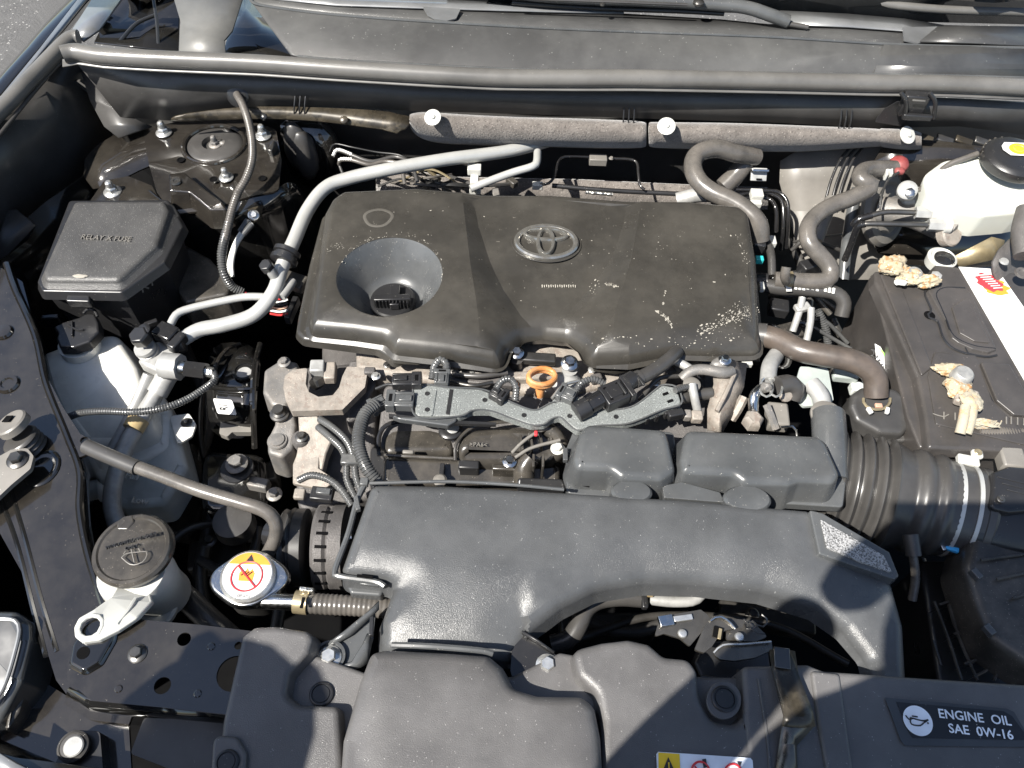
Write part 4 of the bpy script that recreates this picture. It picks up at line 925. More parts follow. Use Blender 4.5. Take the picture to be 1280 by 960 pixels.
ellipse_ring('emblem_outer_ring', 0, 0, 37, 27, 7, 5)
ellipse_ring('emblem_upper_ring', -1, 12, 26, 9.5, 5.4, 5.6)
ellipse_ring('emblem_centre_ring', -1, -1, 9.5, 21.5, 5.4, 6.2)
qz = ecz2(P(700, 358, 0).x, P(700, 358, 0).y) + .0008
quad = on_quad((676, 354, qz), (722, 354, qz), (722, 362, qz), (676, 362, qz))
for k in range(16): decal('worn_print', quad, [(.02 + k * .06, .3), (.05 + k * .06, .25 + .1 * (k % 2)), (.05 + k * .06, .7), (.03 + k * .06, .75 - .1 * (k % 3))], 'scuff', ec, lift=.0006)
# stains, rub marks and scuffs with thickness of dried dust
mk_ring = [fc + Vector(((-26 + 17 * math.cos(a) * (1 + .08 * math.sin(3 * a))) * eu, (96 + 15 * math.sin(a)) * eu, 0)) for a in [2 * math.pi * i / 30 for i in range(31)]]
for p in mk_ring: p.z = ecz2(p.x, p.y) + .0001
v, f = g_tube(mk_ring, .0022, n=6, step=.003)
v = [Vector((p.x, p.y, ecz2(p.x, p.y) + max(-.001, (p.z - ecz2(p.x, p.y)) * .12))) for p in v]; mk('dried_ring_mark', v, f, 'rub_mark', ec)
def smear(name, pts, wpx, m='scuff', seed=0, n=60, sz=.6):
    """scatter of thin flakes along a path"""
    rnd = random.Random(seed); pts = [P(x, y, 0) for x, y in pts]; vs, fs = [], []
    seg = list(zip(pts, pts[1:])); ln = [(b - a).length for a, b in seg]; T = sum(ln)
    for _ in range(n):
        s = rnd.random() * T; i = 0
        while s > ln[i] and i < len(ln) - 1: s -= ln[i]; i += 1
        a, b = seg[i]; p = a.lerp(b, s / ln[i]); d = (b - a).normalized(); nn = Vector((-d.y, d.x, 0))
        p = p + nn * rnd.gauss(0, wpx * .3) * eu; r0 = rnd.uniform(.5, 1.6) * eu * sz * (1.5 if rnd.random() < .12 else .8); an = rnd.random() * 6
        k = len(vs); c = rnd.randint(4, 6)
        for j in range(c):
            th = an + 6.283 * j / c; rr = r0 * rnd.uniform(.6, 1.3)
            q_ = p + (d * math.cos(th) * 1.8 + nn * math.sin(th)) * rr
            vs.append(Vector((q_.x, q_.y, ecz2(q_.x, q_.y) + .00035)))
        fs.append([k + j for j in range(c)])
    o = mk(name, vs, fs, m, ec, smooth=False); o['kind'] = 'stuff'; return o
smear('dried_scuff', [(872, 412), (900, 405), (925, 392), (950, 376)], 12, n=180, seed=1, sz=.5)
smear('dried_scuff', [(935, 380), (920, 392), (905, 402)], 22, n=90, seed=12, sz=.45)
smear('dried_scuff', [(756, 347), (766, 352), (774, 358)], 5, n=36, seed=2, sz=.5)
smear('dried_scuff', [(821, 389), (834, 397), (840, 408)], 4, n=50, seed=3)
smear('dried_scuff', [(832, 362), (829, 380)], 1.5, n=18, seed=4)
smear('dried_scuff', [(738, 355), (750, 338)], 8, n=20, seed=5, sz=.45)
smear('dried_scuff', [(405, 312), (428, 304)], 10, n=30, seed=6, sz=.4)
smear('dried_scuff', [(424, 330), (440, 310), (468, 295), (500, 291), (540, 305), (552, 330), (552, 356)], 6, n=80, seed=7, sz=.4)
smear('dried_scuff', [(735, 420), (800, 422), (860, 421), (930, 418)], 12, n=50, seed=8, m='scuff', sz=.45)
smear('dried_scuff', [(920, 290), (932, 320), (934, 345)], 12, n=30, seed=9, sz=.45)
smear('dust_flakes', [(450, 260), (560, 270), (600, 300), (760, 300), (900, 300), (850, 380), (640, 370)], 90, n=60, seed=10, sz=.45)
smear('dried_scuff', [(712, 303), (760, 315), (830, 300)], 60, n=20, seed=11, sz=.45)

# ================================================================== ENGINE BLOCK AND HEAD
en = thing('engine', 'cast metal engine block and cylinder head with dusty tan castings under the cover', 'engine', P(640, 500, -.45))
molded('crankcase', [(400, 330, -.16), (900, 330, -.16), (900, 600, -.16), (400, 620, -.16)], .25, 'dark_cast', en, r=.02, fil=.03)
molded('valve_cover', [(440, 300, -.070), (880, 300, -.065), (880, 448, -.062), (855, 462, -.062), (700, 492, -.062), (610, 486, -.062), (500, 470, -.064), (445, 462, -.066)], .06, 'rusty_cast', en, r=.008, fil=.012, draft=.003)
box('valve_cover_rim', (665, 445, -.043), (60, 14, 10), 'dark_steel', en, yaw=-2, bevel=2)
box('valve_cover_rim', (905, 444, -.050), (90, 12, 10), 'dark_steel', en, yaw=-2, bevel=2)
clump('casting_lump', (585, 470, -.058), (40, 6, 10), 'cast_metal', en, n=1, amp=.25, seed=8)
box('dark_gap_plate', (600, 474, -.045), (84, 12, 12), 'dark_cast', en, yaw=-3, bevel=2)
molded('intake_flange', [(560, 482, -.07), (880, 478, -.07), (900, 560, -.09), (470, 560, -.09), (480, 480, -.07)], .05, 'dark_cast', en, r=.004, fil=.01)
# bolts near the arch of the cover
for x, y, r_, ax_ in ((646, 441, 9, (0, -.2, 1)), (712, 454, 11, (0, -.2, 1))):
    lathe('bolt_pillar', P(x, y + 8, -.045), [(r_ * .9, -14), (r_ * .8, -2), (r_ * .9, 0), (.1, 0)], 'rubber' if x < 700 else 'matte_aluminium', en, n=18)
    bolt(x, y, -.036, r_, en, 'bright_steel', axis=ax_)
clump('pillar_base', (708, 480, -.055), (20, 16, 10), 'matte_aluminium', en, n=1, amp=.2, seed=3)
box('tan_boss', (662, 468, -.05), (60, 12, 14), 'rusty_cast', en, yaw=4, bevel=3)
# lifting hook and timing cover at left
hk = thing('lifting_hook', 'tan U-shaped cast lifting hook on the front left corner of the engine', 'lifting hook', P(405, 500, -.12))
z = -.055
plate('hook', [(356, 470, z), (366, 462, z), (384, 460, z), (382, 480, z), (386, 490, z), (398, 496, z), (416, 494, z), (424, 484, z), (428, 470, z), (434, 458, z), (460, 460, z), (456, 484, z), (440, 500, z), (428, 512, z), (364, 514, z), (357, 500, z), (354, 484, z)], .012, 'rusty_cast', hk, bevel=.0025, fil=.003)
plate('hook_web', [(372, 512, z - .014), (396, 512, z - .014), (400, 530, z - .02), (416, 548, z - .03), (408, 566, z - .04), (402, 592, z - .05), (366, 590, z - .05), (374, 548, z - .03)], .02, 'rusty_cast', hk, bevel=.002)
box('hook_foot', (412, 462, -.06), (14, 26, 14), 'rusty_cast', hk, yaw=5, bevel=2)
box('hook_foot', (396, 456, -.055), (18, 18, 16), 'matte_aluminium', hk, yaw=5, bevel=2)
v, f = g_hex(P(400, 476, -.075), .009, .012, (-.5, -.7, .3)); mk('hook_bolt', v, f, 'dark_steel', hk, ang=20)
tc_ = thing('timing_cover', 'dusty grey cast timing cover flange with bolts at the left end of the engine', 'timing cover', P(370, 560, -.3))
molded('casting', [(345, 460, -.10), (470, 450, -.10), (470, 620, -.14), (372, 640, -.14), (366, 560, -.12), (350, 520, -.10)], .18, 'dark_cast', tc_, r=.008, fil=.015, draft=.004)
molded('ear', [(330, 462, -.085), (352, 448, -.085), (372, 452, -.085), (374, 480, -.085), (356, 512, -.085), (338, 505, -.085), (328, 490, -.085)], .04, 'cast_metal', tc_, r=.005, fil=.008, draft=.002)
molded('ear', [(345, 505, -.08), (366, 505, -.08), (370, 530, -.085), (366, 560, -.09), (352, 572, -.09), (334, 566, -.09), (334, 548, -.088), (343, 530, -.083)], .05, 'cast_metal', tc_, r=.005, fil=.008, draft=.002)
lathe('stud_boss', P(350, 518, -.08), [(12, 0), (12, 3), (9, 4), (9, 6), (6.5, 8), (6.5, 14), (.1, 14)], 'dark_steel', tc_, n=20)
lathe('dowel_plug', P(347, 551, -.088), [(13, 0), (12, 2), (9.5, 2), (9, 4), (.1, 4.5)], 'cast_metal', tc_, n=24)
lathe('pillar', P(376, 548, -.088), [(12, -30), (12, 0), (10, 3), (.1, 4)], 'dark_cast', tc_, n=20)
bolt(377, 546, -.082, 8, tc_, 'dark_steel')
bolt(355, 453, -.075, 8, tc_, 'cast_metal')
bolt(343, 618, -.15, 10, tc_, 'cast_metal')
molded('rib_block', [(436, 450, -.075), (468, 448, -.075), (470, 480, -.08), (450, 520, -.09), (432, 530, -.09)], .06, 'dark_cast', tc_, r=.004, fil=.006)
plate('bracket_strip', [(374, 560, -.095), (400, 562, -.095), (398, 585, -.10), (420, 600, -.10), (404, 612, -.105), (366, 604, -.105), (366, 580, -.10)], .006, 'rusty_cast', tc_, bevel=.001)
# engine mount with R1 label (black painted)
mt = thing('engine_mount', 'glossy black engine mount bracket with a white R1 sticker', 'engine mount', P(285, 520, -.2))
quadsheet('bracket', [[P(262, 430, -.13), P(290, 426, -.12), P(330, 432, -.12)], [P(258, 470, -.12), P(285, 470, -.11), P(322, 478, -.11)], [P(258, 498, -.12), P(285, 500, -.11), P(320, 504, -.11)], [P(262, 545, -.18), P(285, 548, -.17), P(320, 550, -.17)]], 'black_paint', mt, th=.004, sub=1)
v, f = g_tube([P(262, 484, -.112), P(290, 487, -.108), P(322, 486, -.108)], .004, n=8); mk('fold', v, f, 'black_paint', mt)
v, f = g_tube([P(325, 430, -.11), P(318, 460, -.10), P(316, 500, -.105), P(318, 560, -.16)], .004, n=8); mk('edge_bead', v, f, 'black_paint', mt)
v, f = g_tube([P(300, 430, -.12), P(285, 436, -.11), P(272, 452, -.105), P(264, 480, -.11)], .003, n=8); mk('edge_bead', v, f, 'dusty_black_paint', mt)
lathe('oval_hole', P(305, 464, -.108), [(15, 0), (14, 2), (11, 2), (10, -2), (.1, -2)], 'black_paint', mt, n=24)
lathe('hole_inside', P(305, 466, -.108), [(9, 0), (.1, .3)], 'matte_aluminium', mt, n=18)
q = on_quad((267, 497, -.108), (291, 499, -.108), (297, 518, -.125), (273, 516, -.125))
decal('sticker', q, [(.05, 0), (.95, 0), (1, .1), (1, .9), (.95, 1), (.05, 1), (0, .9), (0, .1)], 'paper_white', mt, lift=.003, th=.0006)
# the R1 on this sticker reads bottom to top
cu_q = on_quad((273, 516, -.125), (267, 497, -.108), (291, 499, -.108), (297, 518, -.125))
quadtext('sticker_text', 'R1', cu_q, .5, .45, (.42, .62), 'ink_black', mt, lift=.0040)
plate('lower_tab', [(276, 525, -.15), (318, 528, -.15), (318, 540, -.15), (290, 540, -.15), (284, 546, -.15), (274, 542, -.15)], .01, 'dull_trace', mt, bevel=.001, fil=.003)
lathe('mount_stud_base', P(296, 585, -.16), [(21, -2), (20, 0), (.1, 0)], 'black_plastic', mt, n=24)
bolt(296, 580, -.155, 14, mt, 'cast_metal')
molded('mount_body', [(250, 560, -.21), (330, 566, -.21), (334, 640, -.21), (250, 640, -.21)], .1, 'black_paint', mt, r=.01, fil=.02)
lathe('rubber_isolator', P(290, 650, -.2), [(26, -20), (24, 0), (10, 3), (.1, 3)], 'rubber', mt, n=24)
box('pale_block', P(322, 602, -.17), (26, 14, 16), 'cast_metal', mt, yaw=-10, bevel=2)

# alternator
al = thing('alternator', 'dusty alternator with finned casting and ribbed belt pulley left of the intake duct', 'alternator', P(400, 680, -.2))
A0 = P(400, 680, -.085)
axx = (1, .06, 0)
lathe('pulley', P(382, 684, -.105), [(46, -26), (48, -24), (46, -21), (46, -18), (48, -16), (45, -13), (48, -10), (48, 2), (40, 4), (.1, 4)], 'rubber', al, axis=axx, n=44)
lathe('pulley_lip', P(368, 684, -.105), [(47, -3), (49, 0), (47, 3)], 'black_plastic', al, axis=axx, n=44)
lathe('casing', P(396, 686, -.11), [(38, 0), (52, 2), (55, 6), (55, 16), (52, 20), (54, 22), (54, 38), (.1, 38)], 'dark_cast', al, axis=axx, n=44)
for k in range(9):
    th = R(60 + k * 17); c = P(410, 686, -.11); uu = mpp(c)
    o_ = Vector((0, -math.cos(th) * 0 + math.cos(th) * 1.0, math.sin(th))) * 55 * uu
    box('vent_slot', c + o_ + Vector((.002, 0, .0005)), (14, 4, 2), 'deep_shade', al, axis=(0, o_.y, o_.z), bevel=.4)
molded('casing_bridge', [(396, 628, -.075), (428, 632, -.075), (426, 700, -.075), (400, 700, -.075)], .03, 'dark_cast', al, r=.004, fil=.005)
box('vent_slot', P(407, 652, -.0735), (16, 5, 2), 'deep_shade', al, bevel=.5)
tube('shaft_stub', [(424, 672, -.085), (440, 672, -.085)], 4, 'bright_steel', al)
tube('belt_side', [(340, 668, -.12), (366, 672, -.11)], 20, 'black_plastic_gloss', al, n=20)
# intake manifold pieces in the dark middle
im = thing('intake_manifold', 'dusty brown black plastic intake manifold runners between harness and duct', 'intake manifold', P(600, 570, -.2))
molded('base', [(462, 555, -.12), (720, 555, -.12), (720, 620, -.12), (462, 612, -.12)], .06, 'black_plastic', im, r=.006, fil=.01)
molded('runner', [(570, 560, -.055), (574, 545, -.055), (592, 534, -.055), (640, 530, -.055), (694, 532, -.055), (712, 545, -.055), (712, 560, -.06), (690, 578, -.065), (575, 578, -.065)], .05, 'manifold_plastic', im, r=.012, fil=.02, draft=.003, steps=6)
v, f = g_tube([P(569, 575, -.064), P(570, 556, -.055), P(582, 540, -.052), P(600, 531, -.05), (P(640, 527, -.05)), P(700, 530, -.05)], .0022, n=8); mk('runner_flange', v, f, 'manifold_plastic', im)
molded('runner', [(478, 545, -.085), (490, 532, -.085), (540, 530, -.085), (566, 545, -.085), (568, 565, -.085), (478, 568, -.085)], .04, 'manifold_plastic', im, r=.010, fil=.014, draft=.003)
v, f = g_tube([P(474, 570, -.085), P(474, 545, -.078), P(486, 530, -.074), P(520, 526, -.074), P(556, 536, -.076), P(568, 552, -.08)], .003, n=8); mk('runner_flange', v, f, 'black_plastic_gloss', im)
molded('runner_face', [(480, 570, -.08), (560, 572, -.08), (604, 572, -.08), (700, 580, -.08), (700, 606, -.085), (478, 604, -.085)], .03, 'manifold_plastic', im, r=.006, fil=.008, draft=.002)
v, f = g_tube([P(480, 569, -.074), P(560, 573, -.072), P(640, 577, -.07)], .0025, n=8); mk('runner_bead', v, f, 'manifold_plastic', im)
box('runner_rib', P(586, 580, -.066), (26, 12, 20), 'black_plastic', im, bevel=2)
box('runner_rib', P(640, 584, -.066), (50, 8, 20), 'manifold_plastic', im, bevel=2)
box('runner_rib', P(552, 590, -.07), (6, 26, 12), 'black_plastic', im, bevel=1)
text('moulded_text', '>PA6<', P(598, 556, -.0535), 8, 'dull_trace', im, th=.0006)
lathe('round_plug', P(563, 536, -.06), [(15, -4), (15, 0), (12, 2), (8, 2), (7, 4), (.1, 4)], 'black_plastic', im, n=22)
lathe('plug_face', P(566, 535, -.055), [(8, 0), (7, 1), (.1, 1.5)], 'matte_aluminium', im, n=18)
box('small_clip', P(510, 564, -.066), (14, 5, 5), 'dull_trace', im, bevel=1.5)
lathe('grey_nub', P(550, 600, -.07), [(9, 0), (6, 3), (.1, 4)], 'dull_trace', im, n=14)
# ribbed bracket at right of the runner
for k, (x, y, h_) in enumerate(((652, 552, 18), (664, 548, 18), (676, 545, 18), (688, 543, 18))):
    box('rib', P(x, y, -.045), (3, 22, 20), 'dusty_black_plastic', im, yaw=10, bevel=.6)
tube('link_rod', [(640, 566, -.045), (654, 552, -.042), (672, 540, -.04), (690, 534, -.04)], 2.2, 'dull_trace', im)
tube('link_rod', [(644, 572, -.045), (664, 560, -.042), (700, 550, -.04)], 2.2, 'dull_trace', im)
tube('vertical_pipe', [(655, 604, -.075), (655, 585, -.06), (664, 572, -.052)], 13, 'manifold_plastic', im, taper=(1.1, .9))
for x in (667, 679): box('rib', P(x, 575, -.045), (3, 18, 34), 'dusty_black_plastic', im, bevel=.6)
molded('throttle_cup', [(646, 596, -.055), (705, 598, -.055), (708, 612, -.06), (648, 610, -.06)], .02, 'black_plastic', im, r=.003, fil=.006)
tube('corner_pipe', [(684, 536, -.045), (696, 545, -.05), (702, 560, -.06)], 9, 'dusty_black_plastic', im)
box('red_tip', P(670, 541, -.032), (4, 7, 4), 'ink_red', im, bevel=.8)
bolt(697, 561, -.045, 9, im, 'white_plastic', name='bolt'); bolt(637, 577, -.05, 9, im, 'bright_steel', name='bolt')
# dipstick ring
dp = thing('dipstick_handle', 'orange plastic dipstick ring below the arch of the engine cover', 'dipstick', P(676, 480, -.05))
c = P(676, 474, -.03); uu = mpp(c); tilt = Matrix.Rotation(R(38), 3, 'Z') @ Matrix.Rotation(R(18), 3, 'Y')
ringp = [c + tilt @ Vector((20 * math.cos(a) * uu, 13 * math.sin(a) * uu, 5 * uu)) for a in [2 * math.pi * i / 28 for i in range(29)]]
v, f = g_tube(ringp, .0033, n=10, cap=False); mk('ring', v, f, 'orange_plastic', dp)
ringq = [p - Vector((0, 0, .005)) for p in ringp]
v, f = g_tube(ringq, .0033, n=10, cap=False); mk('ring_lower', v, f, 'orange_plastic', dp)
tube('stem', [(676, 484, -.036), (674, 494, -.05)], 6, 'orange_plastic', dp)
# injector harness tray (speckled) in one piece
ht = thing('harness_tray', 'speckled grey plastic wiring tray with wavy edges in front of the engine cover', 'harness tray', P(640, 515, -.05))
hz = -.018
tray = [(516, 484), (530, 480), (560, 484), (600, 486), (622, 494), (640, 503), (660, 511), (672, 512), (690, 503), (706, 502), (730, 506), (755, 512), (790, 508), (818, 488), (828, 481), (846, 484), (852, 504), (828, 512), (800, 524), (780, 530), (745, 532), (722, 538), (708, 528), (700, 521), (690, 523), (680, 530), (664, 531), (640, 523), (612, 513), (590, 513), (574, 520), (520, 520)]
molded('tray', [(x, y, hz) for x, y in tray], .010, 'speckled_plastic', ht, r=.0022, fil=.005, draft=.001, bottom=True)
molded('tray', [(688, 502, hz), (702, 490, hz), (716, 484, hz), (726, 500, hz), (730, 508, hz)], .01, 'speckled_plastic', ht, r=.002, fil=.003)
tl = [P(x, y, hz + .0004) for x, y in tray]
v, f = g_tube(tl + tl[:1], .0011, n=6, step=.004, cap=False); mk('tray_lip', v, f, 'satin_plastic', ht)
for k, (x, y) in enumerate(((534, 492), (534, 512), (606, 500), (655, 519), (712, 520), (770, 521))): lathe('tray_clip_hole', P(x, y, hz + .0003), [(3.2, 0), (3, .7), (1.8, .7), (1.6, .2), (.1, .2)], 'black_plastic', ht, n=12)
box('tray_groove', P(562, 502, hz + .0008), (5, 38, 3), 'black_plastic', ht, yaw=-3, bevel=.5)
box('tray_rib', P(542, 503, hz + .0012), (3, 38, 3), 'speckled_plastic', ht, yaw=-3, bevel=.5)
molded('tray_wall', [(515, 521, hz - .004), (560, 508, hz - .004), (576, 512, hz - .004), (570, 526, hz - .004), (560, 532, hz - .004), (500, 524, hz - .004), (488, 520, hz - .004)], .008, 'satin_plastic', ht, r=.002, fil=.002)
plate('tray_rail', [(486, 517, hz - .008), (560, 525, hz - .008), (620, 528, hz - .008), (620, 531, hz - .008), (560, 529, hz - .008), (486, 521, hz - .008)], .005, 'black_plastic', ht)
for x, y in ((832, 492), (838, 501)): box('tray_slot', P(x, y, hz + .0006), (8, 4, 2), 'deep_shade', ht, yaw=25, bevel=.3)
for k in range(5): box('tray_tooth', P(796 + k * 12, 524 - k * 3.5, hz - .006), (4, 10, 12), 'black_plastic', ht, yaw=20, bevel=.6)
box('tray_end', P(845, 515, hz - .004), (20, 10, 12), 'black_plastic', ht, yaw=15, bevel=1.5)
# connectors
def plug(x, y, z, yaw, L, W, label, m='satin_plastic', group=None, H=14):
    t = thing('wire_connector', label, 'connector', P(x, y, z - .02), group)
    c = P(x, y, z); uu = mpp(c); d = Vector((math.cos(R(yaw)), math.sin(R(yaw)), 0)); s_ = Vector((-d.y, d.x, 0))
    box('housing', c, (L * .62, W, H), m, t, yaw=yaw, bevel=1.4)
    box('collar', c + d * L * .42 * uu + Vector((0, 0, .001)), (L * .3, W * 1.15, H + 2), m, t, yaw=yaw, bevel=1.2)
    box('locking_tab', c + Vector((0, 0, .0025)) - d * L * .05 * uu, (L * .4, W * .4, 4), m, t, yaw=yaw, bevel=.8)
    for k in (-1, 1): box('rail', c + s_ * k * W * .33 * uu + Vector((0, 0, .0012)), (L * .6, 1.6, 3), m, t, yaw=yaw, bevel=.4)
    box('window', c + d * L * .42 * uu + Vector((0, 0, .0016)), (L * .1, W * .5, 1), 'deep_shade', t, yaw=yaw, bevel=.2)
    return t
plug(505, 498, -.012, 180, 40, 22, 'grey wire connector plugged into the left end of the speckled tray', 'satin_plastic')
plug(503, 473, -.008, 4, 42, 18, 'black wire connector with a cross slot just above the left end of the tray', 'black_plastic')
plug(552, 472, -.010, 90, 24, 18, 'grey clip holding the short loom that disappears under the engine cover', 'satin_plastic')
plug(474, 501, -.022, 215, 24, 17, 'pale grey sleeve clip where the long left loom meets its connector', 'satin_plastic')
t = thing('coil_connector', 'big square black connector block in the middle of the wiring with a diagonal tail', 'connector', P(765, 490, -.03))
cc0 = P(768, 489, .0); uu = mpp(cc0)
box('block', cc0, (32, 30, 20), 'black_plastic', t, yaw=28, bevel=1.6)
for dx, dy in ((-9, -9), (9, -9), (9, 9), (-9, 9)):
    a = R(28); box('block_notch', cc0 + Vector(((dx * math.cos(a) - dy * math.sin(a)) * uu, (dx * math.sin(a) + dy * math.cos(a)) * uu, .0006)), (4, 3, 1.5), 'deep_shade', t, yaw=28, bevel=.2)
box('block_lid', cc0 + Vector((0, 0, .0012)), (18, 16, 2), 'black_plastic', t, yaw=28, bevel=.5)

box('side_clamp', P(785, 481, .0), (7, 34, 18), 'black_plastic', t, yaw=28, bevel=1)
tube('barrel', [(752, 498, -.008), (728, 512, -.012)], 12, 'black_plastic_gloss', t, n=8)
tube('barrel_end', [(735, 508, -.010), (720, 516, -.012)], 13.5, 'black_plastic', t, n=8)
plug(712, 491, -.008, 155, 26, 20, 'small speckled connector left of the square connector block', 'satin_plastic')
plug(621, 489, -.008, -30, 24, 18, 'small black connector on the upper edge of the speckled tray', 'black_plastic')
def loom(name, pts, r, label, m='loom', cat='wire loom', corr=.16, pitch=.0034, **k):
    t = thing(name, label, cat, pts[0]); tube('tube', pts, r, m, t, corr=corr, pitch=pitch, **k); return t
loom('wire_loom', [(470, 505, -.02), (456, 518, -.018), (449, 540, -.018), (449, 560, -.02), (458, 584, -.025), (474, 604, -.035), (490, 618, -.045)], 8.6, 'thick black corrugated loom curving down from the tray to the intake duct')
loom('wire_loom', [(400, 524, -.055), (418, 536, -.045), (434, 552, -.04), (442, 572, -.04), (445, 596, -.045), (452, 616, -.05)], 4.8, 'right one of two thin looms running down the timing cover')
loom('wire_loom', [(398, 534, -.06), (412, 546, -.05), (428, 562, -.045), (433, 580, -.045), (434, 600, -.05), (444, 622, -.055)], 4.8, 'left one of two thin looms running down the timing cover')
loom('wire_loom', [(374, 600, -.06), (390, 594, -.05), (412, 600, -.048), (428, 614, -.05), (440, 632, -.055)], 4.8, 'short arched loom above the alternator')
box('loom_tie', P(438, 573, -.03), (24, 14, 8), 'loom', tc_, bevel=1.5)
loom('wire_loom', [(540, 474, -.018), (543, 458, -.012), (550, 450, -.01), (558, 456, -.012), (556, 474, -.018)], 5, 'short loom arching up under the edge of the engine cover')
loom('wire_loom', [(620, 486, -.008), (628, 476, -.004), (638, 474, -.004), (645, 484, -.008), (644, 500, -.02)], 4.8, 'short loom hooking down left of the orange dipstick ring')
loom('wire_loom', [(720, 488, -.008), (728, 478, -.004), (742, 474, -.004), (756, 480, -.008)], 4.6, 'short loom between the two middle connectors', corr=.2)
loom('wire_loom', [(844, 488, -.01), (856, 484, -.015), (868, 482, -.02)], 4, 'short loom stub at the right end of the speckled tray')
bh = thing('breather_hose', 'smooth black hose emerging from below the cover toward the connector block', 'hose', P(820, 460, -.03))
tube('hose', [(846, 440, -.02), (838, 448, -.014), (822, 460, -.01), (805, 470, -.008), (788, 478, -.006)], 9, 'rubber', bh, n=16)
tube('hose_collar', [(800, 472, -.0075), (792, 476, -.0068)], 10.5, 'rubber', bh, n=16)
tube('hose_boot', [(792, 474, -.007), (782, 480, -.006)], 11.5, 'black_plastic', bh, n=16)
# small fixings and lines between the cover and the tray
for x, y, z_, r_, m_ in ((470, 470, -.05, 6, 'zinc'), (590, 466, -.05, 5, 'zinc'), (628, 470, -.05, 5, 'dark_steel'), (740, 462, -.05, 5, 'zinc'), (484, 456, -.055, 5, 'dark_steel'), (820, 478, -.05, 6, 'zinc'), (876, 470, -.05, 5, 'dark_steel')):
    bolt(x, y, z_, r_, en, m_)
for k, pts in enumerate(([(560, 476, -.035), (590, 482, -.03), (616, 478, -.035)], [(566, 468, -.04), (600, 470, -.035), (634, 466, -.04)], [(690, 498, -.03), (704, 482, -.03), (724, 476, -.04)], [(800, 500, -.03), (822, 474, -.03), (850, 470, -.04)], [(470, 486, -.04), (488, 480, -.03), (500, 488, -.03)])):
    tube('fuel_line', pts, (2.6, 3.4, 2.2, 3, 2)[k], ('dark_steel', 'rubber', 'zinc', 'rubber', 'wire_black')[k], en, n=10)
for x, y, yw in ((586, 478, -10), (606, 466, 4), (838, 462, 30), (700, 470, 0), (746, 470, 20), (462, 462, 0)):
    box('casting_boss', P(x, y, -.05), (14, 10, 12), ('rusty_cast', 'dark_cast')[(x // 2) % 2], en, yaw=yw, bevel=2)
for x, y, yw in ((800, 473, 28), (778, 484, 28)):
    box('hose_strap', P(x, y, .003), (3, 20, 4), 'wire_black', bh, yaw=yw, bevel=.5)
cn = thing('control_box', 'small black control box bolted above the alternator', 'sensor', P(408, 615, -.07))
box('case', P(402, 616, -.055), (28, 18, 10), 'black_plastic', cn, yaw=-4, bevel=1.5); box('case_lid', P(404, 613, -.052), (18, 8, 4), 'satin_plastic', cn, yaw=-4, bevel=1)
box('foot', P(374, 616, -.06), (14, 14, 8), 'rusty_cast', cn, bevel=2)
# ================================================================== BACK: pipes behind the engine cover
tp = thing('branch_refrigerant_pipe', 'thin bright pipe rising from a white clip behind the engine cover', 'pipe', P(620, 225, -.05))
tube('pipe', [(588, 236, -.04), (610, 227, -.035), (640, 216, -.03), (666, 208, -.025), (671, 202, -.025), (672, 190, -.03)], 5, 'aluminium', tp)
pc = thing('pipe_clip', 'white plastic clip holding the thin pipe behind the engine cover', 'clip', P(593, 220, -.05))
box('clip', (593, 208, -.035), (17, 12, 10), 'white_plastic', pc, bevel=1); box('clip_stem', (593, 222, -.045), (10, 16, 10), 'white_plastic', pc, bevel=1); box('clip_foot', (594, 234, -.05), (14, 10, 8), 'white_plastic', pc, bevel=1)
bl = thing('brake_line', 'thin black brake line with a square clip running along the firewall', 'brake line', P(760, 200, -.08))
tube('line', [(672, 231, -.075), (686, 229, -.07), (694, 218, -.065), (698, 202, -.06), (706, 196, -.058), (732, 196, -.057), (760, 198, -.057), (786, 199, -.057), (796, 203, -.058), (798, 218, -.064), (800, 232, -.072), (806, 237, -.075)], 1.8, 'black_plastic_gloss', bl, n=8)
box('clip', (748, 196, -.052), (22, 12, 10), 'dull_trace', bl, bevel=1)
lathe('clip_button', (764, 198, -.052), [(3, 0), (2, 2), (.1, 2)], 'dull_trace', bl, n=10)
box('white_clip', (672, 229, -.072), (13, 8, 8), 'white_plastic', bl, bevel=1)
tr = thing('long_brake_line', 'long straight black line lying behind the engine cover', 'brake line', P(800, 238, -.1))
tube('line', [(690, 232, -.085), (760, 238, -.085), (860, 243, -.085)], 3, 'black_plastic', tr, n=10)
tube('foil_sleeve', [(732, 240, -.078), (766, 243, -.078)], 2.4, 'foil', tr, n=8)
# bundle of dark lines behind, upper left
bd = thing('firewall_hose_bundle', 'bundle of thin black hoses with light stripes at the left of the firewall', 'hose', P(450, 200, -.1))
for k, pts in enumerate(([(412, 190, -.05), (418, 180, -.045), (440, 184, -.045), (470, 190, -.05), (500, 194, -.05), (518, 205, -.05)],
                         [(416, 196, -.05), (422, 188, -.045), (440, 194, -.045), (465, 202, -.05), (495, 196, -.05), (514, 206, -.05), (522, 228, -.07)],
                         [(424, 205, -.06), (426, 200, -.05), (440, 200, -.047), (462, 206, -.05), (480, 202, -.05), (500, 206, -.05), (506, 230, -.07)],
                         [(428, 216, -.07), (424, 204, -.06), (430, 200, -.055)])):
    tube('hose', pts, (1.2, 2.6, 2.6, 2)[k], ('wire_black', 'rubber', 'grey_hose', 'rubber')[k], bd, n=8)
    if k in (1, 2): tube('stripe', [(p[0], p[1] - 1, p[2] + .002) for p in pts[:3]], 2.4, 'wire_white', bd, n=6, corr=.3, pitch=.004)
jk = thing('firewall_wiring', 'tangled wiring and small brackets between firewall and engine cover', 'wiring', P(560, 225, -.1))
rnd = random.Random(5)
